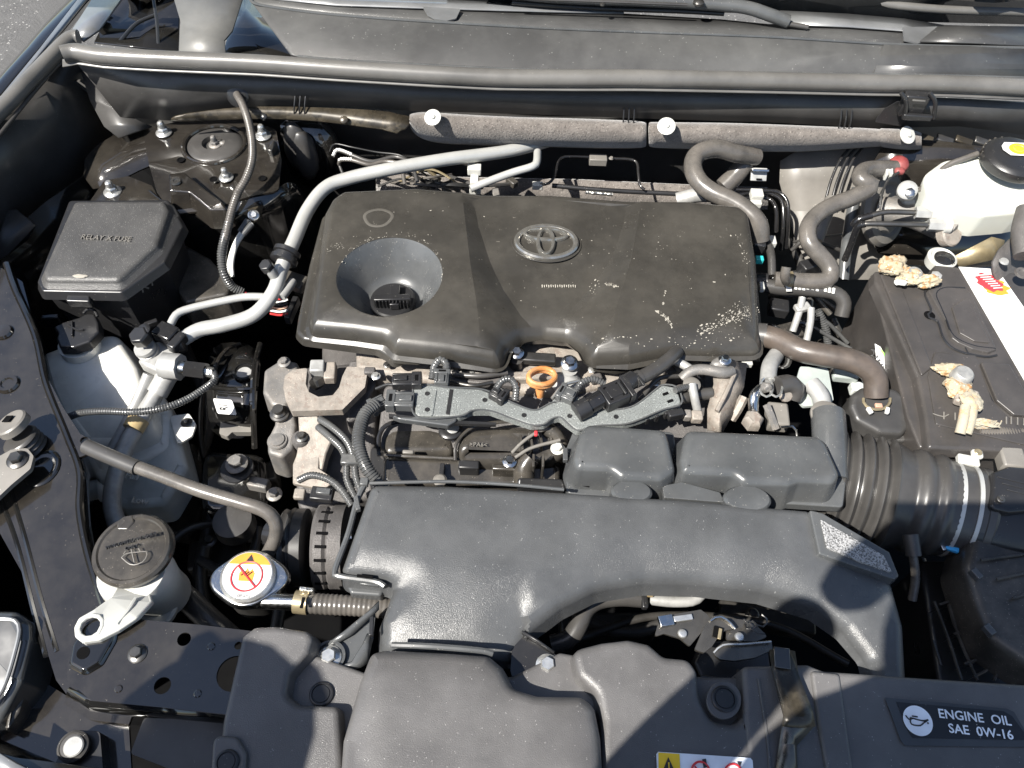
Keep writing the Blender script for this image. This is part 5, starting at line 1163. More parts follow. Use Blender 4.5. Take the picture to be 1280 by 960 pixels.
for k in range(9):
    x0 = rnd.uniform(470, 560); x1 = x0 + rnd.uniform(40, 90)
    tube('wire', [(x0, rnd.uniform(214, 234), -.09), ((x0 + x1) / 2, rnd.uniform(208, 232), -.07), (x1, rnd.uniform(218, 240), -.09)], rnd.uniform(1.2, 3), ('wire_black', 'rubber', 'grey_hose', 'gold_metal')[k % 4], jk, n=6)
for k, (x, y) in enumerate(((540, 222), (560, 230), (530, 236), (620, 240), (640, 224))):
    box('bracket', (x, y, -.08), (16, 9, 9), ('dusty_black_plastic', 'cast_metal')[k % 2], jk, yaw=k * 33, bevel=1.5)
for i in range(6):
    c = ['wire_red', 'wire_white', 'wire_black', 'cloth_skin', 'wire_white', 'wire_red'][i]
    tube('connector_wire', [(338, 372 + i * 4, -.10), (350, 374 + i * 4, -.095), (360, 370 + i * 4.4, -.09)], 1.5, c, jk, n=6)
box('connector_end', (364, 383, -.09), (8, 36, 14), 'black_plastic', jk, yaw=-8, bevel=1.5)

# heater hoses upper right
hh = thing('heater_hose', 'thick silver grey heater hose curling from the firewall to the engine cover corner', 'hose', P(880, 220, -.05))
tube('hose', [(945, 196, -.03), (920, 192, -.012), (895, 186, -.0), (873, 192, -.0), (866, 207, -.004), (873, 226, -.010), (890, 240, -.014), (912, 250, -.016), (932, 262, -.02), (948, 280, -.03), (950, 300, -.05)], 11.5, 'grey_hose', hh, n=20)
h2 = thing('short_heater_hose', 'second thick grey hose stub just right of the curled heater hose', 'hose', P(915, 215, -.08))
tube('hose', [(938, 186, -.03), (931, 202, -.04), (920, 218, -.055), (904, 234, -.07)], 12, 'grey_hose', h2, n=20)
h3 = thing('lower_heater_hose', 'pale hose end passing behind the rear edge of the engine cover', 'hose', P(865, 240, -.1))
tube('hose', [(900, 244, -.06), (872, 244, -.06), (846, 250, -.07)], 9, 'matte_aluminium', h3, n=16)
mc = thing('metal_line_clip', 'pale metal clip with white foot holding lines on the firewall', 'clip', P(948, 225, -.05))
box('clip_plate', PY(949, 218, .455), (20, 16, 4), 'matte_aluminium', mc, axis=(0, -.7, .7), bevel=1)
box('clip_hook', PY(951, 213, .45), (21, 3, 8), 'bright_steel', mc, axis=(0, -.7, .7), bevel=.5)
box('clip_hole', PY(949, 224, .447), (7, 2, 1), 'deep_shade', mc, axis=(0, -.7, .7), bevel=.2)
box('clip_foot', (947, 240, -.05), (15, 14, 10), 'white_plastic', mc, bevel=1); box('clip_foot', (946, 252, -.055), (13, 8, 8), 'white_plastic', mc, bevel=1)
for i, (pts, lab) in enumerate((([(920, 237, -.07), (950, 238, -.065), (972, 240, -.065), (984, 252, -.07), (985, 275, -.09), (983, 310, -.14)], 'outer of the three black brake lines bending down right of the cover'),
                 ([(920, 244, -.075), (950, 240, -.07), (968, 244, -.07), (978, 254, -.075), (979, 285, -.10), (976, 312, -.14)], 'middle of the three black brake lines bending down right of the cover'),
                 ([(915, 250, -.08), (945, 247, -.075), (962, 249, -.075), (970, 262, -.08), (970, 290, -.11)], 'inner of the three black brake lines bending down right of the cover'))):
    t = thing('steel_brake_line', lab, 'brake line', P(*pts[2][:2], -.1), 'brake lines right of the cover'); tube('line', pts, 2.4, 'black_plastic_gloss', t, n=8)
sh = thing('long_heater_hose', 'long shiny brown grey hose snaking from the red valve to the right engine end', 'hose', P(1030, 280, -.06))
tube('hose', [(1118, 211, -.0), (1100, 211, .004), (1084, 212, .008), (1076, 217, .010), (1077, 226, .008), (1100, 222, .02) if False else (1090, 232, .004), (1068, 246, -.006), (1042, 256, -.014), (1022, 268, -.02), (1010, 285, -.026), (1012, 304, -.034), (1026, 320, -.044), (1038, 336, -.054), (1034, 350, -.062), (1010, 352, -.066), (985, 351, -.068), (968, 350, -.07)], 10.5, 'grey_hose', sh, n=20)
tube('hose_clip', [(990, 351, -.067), (983, 351, -.068)], 12, 'gold_metal', sh, n=18)
sh2 = thing('printed_heater_hose', 'black heater hose with worn white print curving down below the shiny one', 'hose', P(1010, 365, -.08))
hpts = [(950, 356, -.08), (975, 360, -.078), (1000, 361, -.076), (1025, 363, -.076), (1045, 367, -.078), (1055, 378, -.085), (1052, 395, -.10)]
tube('hose', hpts, 9, 'rubber', sh2, n=18)
for k, x in enumerate((995, 1000, 1005, 1010, 1016, 1022, 1032, 1037, 1042)): box('worn_print_mark', P(x, 359 + max(0, x - 1015) * .16, -.0672), (3.4, 6 + k % 3, 1), 'wire_white', sh2, yaw=-4 - k * 1.5, axis=(0, -.3, .95), bevel=.2)
box('print_square', P(986, 360, -.0665), (7, 9, 1), 'wire_white', sh2, yaw=4, axis=(0, -.3, .95), bevel=.2)
tube('hose_neck', [(940, 352, -.085), (960, 354, -.08)], 12, 'black_plastic', sh2, n=16)
tube('grey_upright', [(984, 350, -.05) if False else (983, 352, -.05), (981, 345, -.035), (983, 334, -.025)], 6, 'grey_hose', sh2)
lp = thing('black_pipe_run', 'dark square pipes rising on the firewall behind the shiny hose', 'pipe', P(1060, 300, -.1))
tube('pipe', [(1072, 235, -.05), (1064, 270, -.08), (1058, 310, -.12), (1054, 350, -.15)], 7, 'satin_plastic', lp, n=12)
tube('pipe', [(1040, 250, -.06), (1030, 272, -.07), (1020, 300, -.09)], 9, 'dull_trace', lp, n=12)
for k in range(3): tube('thin_line', [(1078 - k * 8, 185, -.03), (1066 - k * 8, 200, -.04), (1055 - k * 8, 225, -.06), (1048 - k * 8, 250, -.08)], 1.8, 'black_plastic_gloss', lp, n=8)
# connectors column right of the cover
cr_ = thing('fuel_line_connector', 'pale grey and teal connectors stacked at the right edge of the engine cover', 'connector', P(955, 330, -.1))
box('grey_cap', (950, 280, -.035), (20, 14, 14), 'white_plastic', cr_, yaw=-8, bevel=2)
box('black_body', (950, 298, -.045), (16, 24, 16), 'black_plastic', cr_, yaw=-8, bevel=2)
box('teal_latch', (950, 322, -.05), (10, 8, 8), 'teal_plastic', cr_, bevel=1)
tube('hose', [(958, 300, -.06), (964, 320, -.06), (965, 345, -.07)], 5, 'rubber', cr_)
box('pale_latch', (966, 299, -.06), (9, 14, 10), 'white_plastic', cr_, bevel=1)
box('lower_latch', (953, 356, -.05), (6, 12, 8), 'white_plastic', cr_, bevel=1)
jm = thing('engine_side_wiring', 'dark bundle of wires, clips and small hoses right of the engine cover', 'wiring', P(1000, 320, -.15))
for k in range(12):
    x0 = rnd.uniform(950, 1000); y0 = rnd.uniform(300, 420)
    tube('wire', [(x0, y0, -.13), (x0 + rnd.uniform(15, 30), y0 + rnd.uniform(-18, 18), -.11), (x0 + rnd.uniform(40, 80), y0 + rnd.uniform(-10, 40), -.14)], rnd.uniform(1.5, 4), ('wire_black', 'rubber', 'loom', 'dusty_black_plastic')[k % 4], jm, n=8)
box('black_relay', (1014, 328, -.09), (26, 16, 16), 'black_plastic', jm, yaw=25, bevel=2)
box('black_relay', (975, 380, -.10), (24, 20, 16), 'black_plastic', jm, yaw=-10, bevel=2)
box('black_relay', (988, 412, -.11), (30, 24, 16), 'dusty_black_plastic', jm, yaw=20, bevel=2)
for k, (x, y) in enumerate(((1003, 372), (1014, 385))):
    tube('shift_lever', [(x, y, -.065), (x - 4 + k * 3, y + 18, -.075), (x - 12 + k * 6, y + 42, -.095)], 4.5, 'matte_aluminium', jm, n=10)
box('lever_bracket', (1004, 382, -.068), (20, 12, 8), 'matte_aluminium', jm, yaw=20, bevel=2)
tube('down_loom', [(1022, 388, -.10), (1032, 410, -.12), (1036, 440, -.15)], 5, 'loom', jm, corr=.16)
# brake fluid reservoir and master cylinder
br = thing('brake_fluid_reservoir', 'cream white brake fluid reservoir with a black ribbed yellow-marked cap at top right', 'brake reservoir', P(1230, 220, -.02))
molded('tank', [(1158, 212, .03), (1180, 196, .035), (1214, 190, .04), (1300, 196, .04), (1320, 250, .035), (1280, 258, .03), (1235, 262, .025), (1190, 256, .02), (1164, 236, .025)], .055, 'brake_tank', br, r=.016, fil=.016, draft=-.004, steps=6)
molded('tank_flange', [(1158, 224, .005), (1182, 206, .005), (1310, 206, .005), (1318, 264, .0), (1240, 270, -.002), (1190, 264, -.002), (1166, 246, .0)], .006, 'brake_tank', br, r=.002, fil=.014)
bcap = lathe('cap', P(1270, 196, .062), [(38, -12), (39, -10), (38, 0), (34, 4), (30, 5), (.1, 6)], 'black_plastic', br, n=40, axis=(0, -.12, .99))
for k in range(26):
    a = 2 * math.pi * k / 26; c = P(1270, 196, .060); uu = mpp(c)
    box('cap_rib', c + Vector((math.cos(a) * 38.6 * uu, math.sin(a) * 38.6 * uu, .0)), (3, 3, 9), 'dusty_black_plastic', bcap, yaw=math.degrees(a), bevel=.6)
cq = on_quad(P(1250, 178, .0705), P(1300, 180, .0705), P(1302, 196, .0695), P(1256, 194, .0695))
decal('cap_label', cq, [(.1, 0), (1, 0), (1, 1), (.16, 1), (0, .6), (0, .3)], 'paper_white', bcap, lift=.0008)
decal('cap_label_centre', cq, [(.32 + .26 * math.cos(2 * math.pi * i / 20) + .1, .5 + .42 * math.sin(2 * math.pi * i / 20)) for i in range(20)], 'ink_yellow', bcap, lift=.0015)
v, f = g_tube([cq(.42 + .14 * math.cos(2 * math.pi * i / 16), .5 + .24 * math.sin(2 * math.pi * i / 16), .0018) for i in range(17)], .0006, n=5, step=.002); mk('cap_print', v, f, 'gold_metal', bcap)
tube('overflow_hose', [(1150, 238, .0), (1166, 222, .02), (1186, 206, .035), (1206, 198, .045), (1222, 192, .05)], 3.6, 'grey_hose', br, n=12)
ms = thing('master_cylinder', 'pale cast aluminium brake master cylinder with steel lines screwed in', 'master cylinder', P(1170, 260, -.06))
tube('cylinder', [(1100, 262, -.06), (1140, 268, -.045), (1175, 282, -.035), (1196, 292, -.03)], 17, 'cast_metal', ms, n=24)
lathe('end_plug', P(1190, 292, -.024), [(16, -10), (16, 0), (14, 2), (.1, 2)], 'rusty_cast', ms, n=28, axis=(.35, -.55, .75))
clump('casting', (1150, 250, -.03), (24, 18, 14), 'matte_aluminium', ms, n=2, amp=.25, seed=1)
clump('casting', (1176, 262, -.02), (26, 14, 12), 'white_plastic', ms, n=2, amp=.25, seed=9)
for x, y in ((1150, 266), (1166, 281)):
    tube('port', [(x - 6, y, -.016), (x + 14, y + 1, -.014)], 8, 'matte_aluminium', ms, n=6); tube('port_collar', [(x + 12, y + 1, -.014), (x + 20, y + 1, -.014)], 10, 'white_plastic', ms, n=18)
lathe('knob', P(1134, 238, .004), [(12, -6), (12, 2), (10, 4), (6, 5), (.1, 5)], 'matte_aluminium', ms, n=22, axis=(-.3, -.5, .8))
lathe('knob_nut', P(1137, 241, .009), [(6, 0), (6, 3), (4, 4), (.1, 4)], 'bright_steel', ms, n=6, axis=(-.3, -.5, .8))
lathe('booster', P(1105, 262, -.075), [(44, -6), (46, 0), (42, 6), (34, 8), (30, 6), (24, 10), (.1, 12)], 'dull_trace', ms, n=44, axis=(.6, -.55, .55))
box('blue_mark', P(1156, 247, .0), (3, 9, 2), 'ink_blue', ms, yaw=10, axis=(0, -.5, .85), bevel=.4)
for i, (pts, lab) in enumerate((([(1150, 266, -.015), (1110, 265, -.018), (1090, 269, -.022), (1072, 275, -.03), (1066, 282, -.04)], 'upper black brake line screwed into the master cylinder'),
                                ([(1162, 281, -.015), (1110, 280, -.018), (1082, 280, -.022), (1072, 284, -.03), (1064, 305, -.06), (1056, 325, -.09)], 'lower black brake line screwed into the master cylinder'))):
    t = thing('steel_brake_line', lab, 'brake line', P(*pts[1][:2], -.05)); tube('line', pts, 3.4, 'dark_steel', t, n=12); tube('glossy_end', pts[2:], 4.2, 'black_plastic_gloss', t, n=10)
rv = thing('vacuum_valve', 'red rubber vacuum valve with a small white clip below the right push pin', 'valve', P(1125, 205, -.02))
clump('grommet', (1124, 205, .0), (12, 12, 9), 'red_rubber', rv, n=1, amp=.12, seed=3)
box('valve_nub', (1126, 211, .012), (12, 9, 8), 'red_rubber', rv, bevel=3)
box('white_clip', (1109, 213, .010), (3, 15, 10), 'white_plastic', rv, yaw=-12, bevel=.5); box('white_clip', (1115, 212, .010), (3, 15, 10), 'white_plastic', rv, yaw=-12, bevel=.5); box('white_clip', (1112, 212, .011), (8, 3, 8), 'white_plastic', rv, yaw=-12, bevel=.5)
wh = thing('white_cap_canister', 'white rimmed black filler cap between battery and master cylinder', 'canister', P(1178, 322, -.06))
lathe('rim', P(1178, 322, -.038), [(17, -12), (18, 0), (15, 2), (13, 0)], 'white_plastic', wh, n=28); lathe('centre', P(1180, 325, -.040), [(13, -4), (13, 3), (10, 5), (.1, 6)], 'black_plastic_gloss', wh, n=24)
tube('thin_cable', [(1124, 215, .01), (1110, 225, .0), (1102, 245, -.01), (1100, 262, -.02)], 1.6, 'wire_black', ms, n=6)

# ================================================================== BATTERY
bt = thing('car_battery', 'black car battery with corroded terminals and a white label strip at right', 'battery', P(1190, 450, -.2))
bz = -.03
molded('case', [(1088, 342, bz - .012), (1300, 360, bz - .012), (1420, 560, bz - .012), (1150, 560, bz - .012), (1134, 520, bz - .012)], .17, 'battery_plastic', bt, r=.003, fil=.006, draft=-.004)
molded('lid', [(1093, 338, bz), (1128, 341, bz), (1168, 356, bz), (1168, 330, bz), (1300, 344, bz), (1430, 570, bz), (1160, 560, bz), (1156, 520, bz), (1146, 470, bz), (1093, 352, bz)], .016, 'battery_plastic', bt, r=.004, fil=.005, draft=.002, steps=3)
# left shoulder and terminal recess steps
molded('lid_ledge', [(1100, 342, bz + .003), (1122, 344, bz + .003), (1166, 458, bz + .003), (1152, 470, bz + .003), (1140, 440, bz + .003)], .004, 'battery_plastic', bt, r=.002, fil=.002)
v, f = g_tube([P(x, y, bz + .001) for x, y in ((1106, 358), (1128, 402), (1150, 450), (1156, 462))], .0012, n=6); mk('moulded_line', v, f, 'battery_plastic', bt)
v, f = g_tube([P(x, y, bz + .001) for x, y in ((1168, 358), (1250, 520), (1266, 552))], .001, n=6); mk('moulded_line', v, f, 'black_plastic', bt)
# recess lines of the vent cover
molded('vent_cover', [(1160, 362, bz + .004), (1176, 358, bz + .004), (1206, 360, bz + .004), (1214, 366, bz + .004), (1246, 436, bz + .004), (1236, 440, bz + .004), (1216, 436, bz + .004), (1198, 428, bz + .004), (1190, 422, bz + .004), (1182, 400, bz + .004), (1170, 380, bz + .004)], .004, 'battery_plastic', bt, r=.0016, fil=.003, draft=.001)
gv = [(1158, 362), (1156, 368), (1164, 388), (1160, 392), (1162, 398), (1172, 402), (1180, 424), (1196, 438), (1230, 446), (1246, 444)]
v, f = g_tube([P(x, y, bz + .001) for x, y in gv], .0016, n=6); mk('handle_edge', v, f, 'black_plastic', bt)
v, f = g_tube([P(x, y, bz + .003) for x, y in ((1206, 360), (1180, 360), (1170, 368), (1176, 384), (1182, 398), (1192, 420), (1216, 432), (1244, 436))], .0014, n=6); mk('handle_edge', v, f, 'black_plastic_gloss', bt)
lathe('finger_notch', P(1162, 394, bz + .0008), [(7, 0), (6, .6), (.1, .6)], 'deep_shade', bt, n=16)
molded('front_ledge', [(1168, 440, bz + .002), (1220, 444, bz + .002), (1240, 500, bz + .002), (1300, 560, bz + .002), (1170, 530, bz + .002), (1160, 470, bz + .002)], .003, 'battery_plastic', bt, r=.001, fil=.003)
# terminal posts
lathe('vent_plug', P(1111, 361, bz + .001), [(3, 0), (2.5, 1.4), (.1, 2)], 'battery_plastic', bt, n=12)
# front wall raised marks
q = on_quad((1150, 545, bz - .05), (1290, 560, bz - .05), (1300, 580, bz - .09), (1150, 570, bz - .09))
fcx = on_quad((1150, 505, bz + .001), (1300, 520, bz + .001), (1310, 545, bz - .01), (1160, 533, bz - .01))
for k, (x, y) in enumerate(((1180, 519), (1194, 520), (1258, 525), (1264, 525), (1272, 526), (1280, 527), (1212, 521))):
    v, f = g_tube([P(x, y - 4, bz + .004), P(x, y + 5, bz + .003)], .0008, n=5); mk('raised_scale_mark', v, f, 'dull_trace', bt)
v, f = g_tube([P(1166, 517, bz + .004), P(1180, 521, bz + .003), P(1186, 518, bz + .004)], .0007, n=5); mk('raised_scale_mark', v, f, 'dull_trace', bt)
# white label
lq = on_quad((1198, 334, bz + .0006), (1246, 337, bz + .0006), (1345, 478, bz + .0006), (1280, 476, bz + .0006))
lab_ = decal('label', lq, [(0, 0), (1, 0), (1, 1), (0, 1)], 'paper_white', bt, th=.0008, lift=.0010)
decal('label_logo', lq, [(.55 + .30 * math.cos(a) * (1 + .12 * math.sin(9 * a)), .14 + .085 * math.sin(a) * (1 + .12 * math.cos(7 * a))) for a in [2 * math.pi * i / 40 for i in range(40)]], 'ink_red', lab_, lift=.0016)
decal('label_logo_edge', lq, [(.60 + .34 * math.cos(a) * (1 + .2 * math.sin(9 * a)), .17 + .09 * math.sin(a)) for a in [2 * math.pi * i / 40 for i in range(40)]], 'ink_orange', lab_, lift=.0013)
for k in range(7):
    v0 = .075 + .02 * k; decal('logo_print', lq, [(.36 + .03 * k, v0), (.66 + .02 * k, v0 - .012), (.66 + .02 * k, v0 - .004), (.36 + .03 * k, v0 + .008)], 'paper_white', lab_, lift=.0022)
decal('label_patch', lq, [(.05, .05), (.28, .05), (.34, .30), (.1, .28)], 'paper_white', lab_, lift=.0014)  # plain white patch laid on the label
l2 = on_quad((1246, 337, bz), (1198, 334, bz), (1280, 476, bz), (1345, 478, bz))
# text runs down along the label
def along(A, B, C, D): return on_quad(A, B, C, D)
tq = on_quad((1252, 345, bz + .0006), (1345, 478, bz + .0006), (1300, 478, bz + .0006), (1212, 345, bz + .0006))
quadtext('label_text', 'H-4LN', tq, .62, .10, (.09, .26), 'ink_grey', lab_, lift=.0016)
for k in range(7):
    for j in range(8): decal('fine_print', tq, [(.30 + .08 * j, .50 + .06 * k), (.30 + .08 * j + .04 + .01 * (j * k % 3), .50 + .06 * k), (.30 + .08 * j + .04 + .01 * (j * k % 3), .512 + .06 * k), (.30 + .08 * j, .512 + .06 * k)], 'fine_ink', lab_, lift=.0015)
for k in range(0): decal('logo_print', lq, [(.34 + .04 * k, .10 + .01 * (k % 2)), (.36 + .04 * k, .095), (.38 + .045 * k, .19), (.36 + .045 * k, .195)], 'paper_white', lab_, lift=.0022)
# AMARON style sticker on the case front: generic red-green strip
sq = on_quad((1090, 430, -.075), (1102, 432, -.075), (1122, 468, -.095), (1098, 470, -.10))
sq = on_quad(PY(1094, 428, .14) if False else P(1094, 430, -.06), P(1101, 434, -.058), P(1118, 466, -.068), P(1098, 472, -.075))
st = thing('battery_sticker', 'torn red, green and white sticker with letters at the left side of the battery', 'sticker', P(1105, 455, -.08))
decal('paper', sq, [(0, 0), (1, 0), (1, 1), (.5, 1.15), (0, .9)], 'paper_white', st, lift=.002)
decal('red_band', sq, [(.3, .2), (.6, .15), (1.4, .95), (.9, .98)], 'ink_red', st, lift=.0028)
decal('green_band', sq, [(.55, .1), (.85, .05), (1.2, .6), (.95, .5)], 'ink_green', st, lift=.0030)
tq2 = on_quad(P(1091, 436, -.058), P(1112, 472, -.07), P(1104, 474, -.073), P(1086, 440, -.061))
quadtext('letters', 'ATERN', tq2, .45, .3, (.3, .9), 'ink_black', st, lift=.004)
quadtext('letters', 'DARE', tq2, .5, 1.1, (.3, .9), 'ink_black', st, lift=.004)
# lid panels and cell caps between the label and the front edge
molded('cell_panel', [(1206, 372, bz + .0065), (1212, 374, bz + .0065), (1238, 428, bz + .0065), (1218, 426, bz + .0065), (1200, 416, bz + .0065), (1190, 384, bz + .0065)], .003, 'battery_plastic', bt, r=.0012, fil=.002)
molded('front_step', [(1226, 452, bz + .0055), (1262, 455, bz + .0055), (1300, 520, bz + .0055), (1268, 518, bz + .0055), (1246, 500, bz + .0055)], .004, 'battery_plastic', bt, r=.0015, fil=.003)
v, f = g_tube([P(x, y, bz + .0015) for x, y in ((1162, 470), (1168, 446), (1176, 440), (1214, 446))], .0012, n=6); mk('moulded_line', v, f, 'battery_plastic', bt)
box('front_handle_rail', P(1230, 533, bz - .006), (150, 5, 6), 'battery_plastic', bt, yaw=-7, bevel=1.5)
for k in range(4): box('front_rib', P(1168 + k * 34, 545 + k * 4, bz - .03), (20, 3, 26), 'battery_plastic', bt, yaw=-7, bevel=.8)
# corroded terminals
nt1 = thing('battery_terminal', 'rear battery terminal crusted with orange and white corrosion', 'battery terminal', P(1140, 345, -.03), 'battery terminals')
clump('crust', (1116, 332, -.014), (17, 13, 11), 'corrosion', nt1, n=2, amp=.5, seed=1)
clump('crust', (1140, 346, -.016), (16, 11, 9), 'corrosion', nt1, n=2, amp=.5, seed=2)
clump('crust', (1160, 352, -.018), (14, 8, 9), 'corrosion', nt1, n=2, amp=.5, seed=5)
lathe('post', P(1143, 342, -.012), [(11, -6), (9, 3), (8, 4), (.1, 4.5)], 'lead', nt1, n=22)
lathe('clamp_bolt', P(1170, 345, -.014), [(7, -8), (7, 2), (4, 3), (.1, 4)], 'matte_aluminium', nt1, n=6)
clump('white_salt', (1126, 353, -.016), (8, 5, 3), 'white_plastic', nt1, n=1, amp=.4, seed=6)
pt1 = thing('battery_terminal', 'front battery terminal with rusty clamp and crusted cable end', 'battery terminal', P(1205, 485, -.03), 'battery terminals')
clump('crust', (1188, 462, -.018), (20, 9, 6), 'corrosion', pt1, n=2, amp=.5, seed=7)
clump('crust', (1198, 484, -.016), (16, 16, 8), 'corrosion', pt1, n=2, amp=.4, seed=8)
lathe('post', P(1204, 468, -.008), [(14, -8), (12, 3), (10, 5), (.1, 5.5)], 'lead', pt1, n=24)
box('clamp', (1210, 494, -.012), (28, 26, 12), 'rusty_cast', pt1, yaw=-20, bevel=3)
clump('clamp_crust', (1214, 502, -.006), (13, 15, 7), 'corrosion_pale', pt1, n=2, amp=.4, seed=10)
for k in (0, 1): tube('cable_lug', [(1216 - k * 9, 508, -.004), (1213 - k * 9, 526, -.008), (1208 - k * 8, 542, -.016)], 6.5, 'corrosion_pale', pt1, n=10)
clump('cable_crust', (1230, 530, -.02), (16, 6, 8), 'corrosion_pale', pt1, n=2, amp=.5, seed=11)
for k in range(7): tube('wire_strand', [(1224, 530, -.014), (1234 + k * 2, 528 + k, -.01), (1240 + k * 2, 526 + (k % 3) * 4, -.012)], .9, 'corrosion_pale', pt1, n=5)
loom('battery_cable', [(1222, 536, -.03), (1245, 541, -.034), (1270, 543, -.036), (1310, 545, -.04)], 9, 'grey corrugated battery cable leaving the front terminal to the right', m='grey_hose', cat='cable')
loom('battery_cable', [(1218, 548, -.045), (1202, 556, -.055), (1184, 562, -.065), (1160, 566, -.075)], 9, 'black corrugated battery cable heading left from the front terminal', cat='cable')
fo_ = thing('foil_wrap', 'crumpled silver tape wrapped round the cable below the battery', 'tape', P(1160, 550, -.06))
clump('foil', (1164, 549, -.055), (24, 6, 5), 'foil', fo_, n=2, amp=.4, seed=3); clump('foil', (1188, 548, -.05), (14, 7, 5), 'foil', fo_, n=2, amp=.4, seed=13)
# vent canister & brown hose
vc = thing('brown_hose', 'thick shiny brown rubber hose bending from the engine into the round canister', 'hose', P(1040, 440, -.03))
tube('hose', [(930, 418, -.04), (955, 420, -.034), (976, 426, -.028), (1000, 438, -.022), (1030, 444, -.018), (1062, 450, -.016), (1084, 460, -.020), (1094, 474, -.03), (1095, 496, -.045)], 14.5, 'brown_hose', vc, n=24)
tube('sleeve', [(925, 417, -.041), (958, 420, -.034)], 15.5, 'rubber', vc, n=24)
cn_ = thing('vent_canister', 'dark rounded canister taking the brown hose left of the battery', 'canister', P(1103, 520, -.1))
molded('body', [(1064, 492, -.045), (1078, 482, -.045), (1120, 484, -.045), (1140, 500, -.045), (1144, 524, -.05), (1130, 542, -.052), (1100, 540, -.052), (1070, 524, -.05), (1062, 506, -.047)], .03, 'wall_plastic', cn_, r=.007, fil=.012, draft=.001)
molded('flange', [(1060, 500, -.062), (1084, 488, -.062), (1132, 492, -.062), (1150, 520, -.064), (1134, 552, -.066), (1100, 548, -.066), (1068, 532, -.064)], .012, 'wall_plastic', cn_, r=.003, fil=.014)
v, f = g_tube([P(1096 + 17 * math.cos(a), 500 + 12 * math.sin(a), -.040) for a in [R(-10 + 200 * i / 14) for i in range(15)]], .0018, n=6); mk('hose_clip', v, f, 'gold_metal', cn_)
for x in (1088, 1110): box('clip_ear', P(x, 512, -.038), (5, 9, 5), 'wire_white', cn_, yaw=20 if x < 1100 else -20, bevel=1)
box('clip_knot', P(1099, 506, -.037), (9, 6, 4), 'cloth_skin', cn_, bevel=1)
# bracket and plumbing between head and canister
pb = thing('pale_bracket', 'pale greenish metal bracket with a grey elbow pipe beside the brown hose', 'bracket', P(1020, 480, -.08))
plate('bracket', [(1000, 458, -.045), (1035, 460, -.045), (1042, 500, -.05), (1034, 506, -.05), (1004, 508, -.05), (996, 498, -.05), (994, 480, -.05)], .004, 'pale_green_metal', pb, fil=.004, holes=[circ(1022, 488, -.0475, 9, 14)])
tube('elbow', [(1014, 480, -.035), (1024, 492, -.035), (1028, 506, -.045), (1028, 524, -.06)], 11, 'matte_aluminium', pb, n=18)
box('side_block', (1058, 466, -.06), (32, 14, 14), 'pale_green_metal', pb, yaw=-5, bevel=3)
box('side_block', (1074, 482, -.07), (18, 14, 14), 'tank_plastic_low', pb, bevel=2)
db = thing('duct_elbow', 'dark round grey tube rising between resonator box and bellows', 'tube', P(1036, 560, -.1))
tube('tube', [(1035, 518, -.03), (1037, 550, -.03), (1038, 600, -.04)], 21, 'satin_plastic', db, n=32)
lathe('top_cap', P(1034, 518, -.028), [(20.5, -3), (20.5, 0), (19, 1), (.1, 1)], 'dull_trace', db, n=32)
# EGR style metal pieces behind right resonator
eg = thing('pipe_flange', 'rusty tan cast bracket and silver pipes standing behind the right resonator box', 'bracket', P(900, 500, -.06))
quadsheet('tan_bracket', [[P(890, 454, -.03), P(912, 450, -.028), P(934, 454, -.03)], [P(892, 480, -.03), P(908, 482, -.022), P(930, 484, -.03)], [P(884, 512, -.036), P(900, 520, -.03), P(916, 518, -.04)], [P(884, 538, -.05), P(898, 540, -.045), P(904, 540, -.05)]], 'rusty_cast', eg, th=.005)
v, f = g_tube([P(918, 468, -.022), P(908, 490, -.02), P(896, 514, -.026)], .003, n=8); mk('bracket_rib', v, f, 'rusty_cast', eg)
tube('bracket_leg', [(930, 496, -.03), (922, 512, -.04), (914, 524, -.05)], 6, 'rusty_cast', eg, n=6)
tube('cross_arm', [(852, 474, -.025), (864, 464, -.018), (880, 462, -.016), (904, 466, -.016), (914, 464, -.02)], 7, 'cast_metal', eg, n=12)
clump('arm_end', (900, 456, -.018), (12, 9, 8), 'cast_metal', eg, n=1, amp=.25, seed=2)
bolt(906, 450, -.008, 8, eg, 'bright_steel', stud=0)
lathe('washer_boss', P(865, 480, -.02), [(11, -3), (11, 0), (8, 2), (.1, 2)], 'dull_trace', eg, n=20)
tube('short_tube', [(865, 480, -.015), (868, 496, -.022), (872, 514, -.04)], 5.5, 'matte_aluminium', eg, n=12)
tube('short_tube', [(842, 450, -.03), (858, 458, -.03), (866, 464, -.03)], 5.5, 'matte_aluminium', eg, n=12)
tube('dark_tube', [(848, 498, -.03), (870, 494, -.035), (890, 492, -.035)], 8, 'rubber', eg, n=14)
box('bolt_block', (860, 516, -.03), (10, 12, 12), 'cast_metal', eg, bevel=2); box('bolt_block', (872, 518, -.03), (14, 14, 12), 'rusty_cast', eg, bevel=2)
box('pad', (934, 452, -.035), (14, 8, 8), 'white_plastic', eg, bevel=1)
st_ = thing('silver_elbow_pipe', 'shiny silver elbow pipe joined to a short black hose with wire clamps', 'pipe', P(950, 480, -.06))
tube('upper_pipe', [(970, 444, -.04), (962, 458, -.03), (960, 478, -.028)], 10, 'matte_aluminium', st_, n=18)
tube('elbow', [(960, 484, -.022), (948, 488, -.02), (942, 498, -.022), (942, 516, -.035)], 6.5, 'bright_steel', st_, n=16)
tube('black_hose', [(972, 482, -.022), (986, 480, -.024), (994, 486, -.03), (990, 496, -.04)], 12, 'rubber', st_, n=18)
for k in (0, 1): 
    v, f = g_tube([P(958 + k * 12 + 8 * math.cos(a), 484 + 12 * math.sin(a), -.016 + .006 * math.sin(a)) for a in [2 * math.pi * i / 18 for i in range(19)]], .0015, n=6); mk('wire_clamp', v, f, 'zinc', st_)
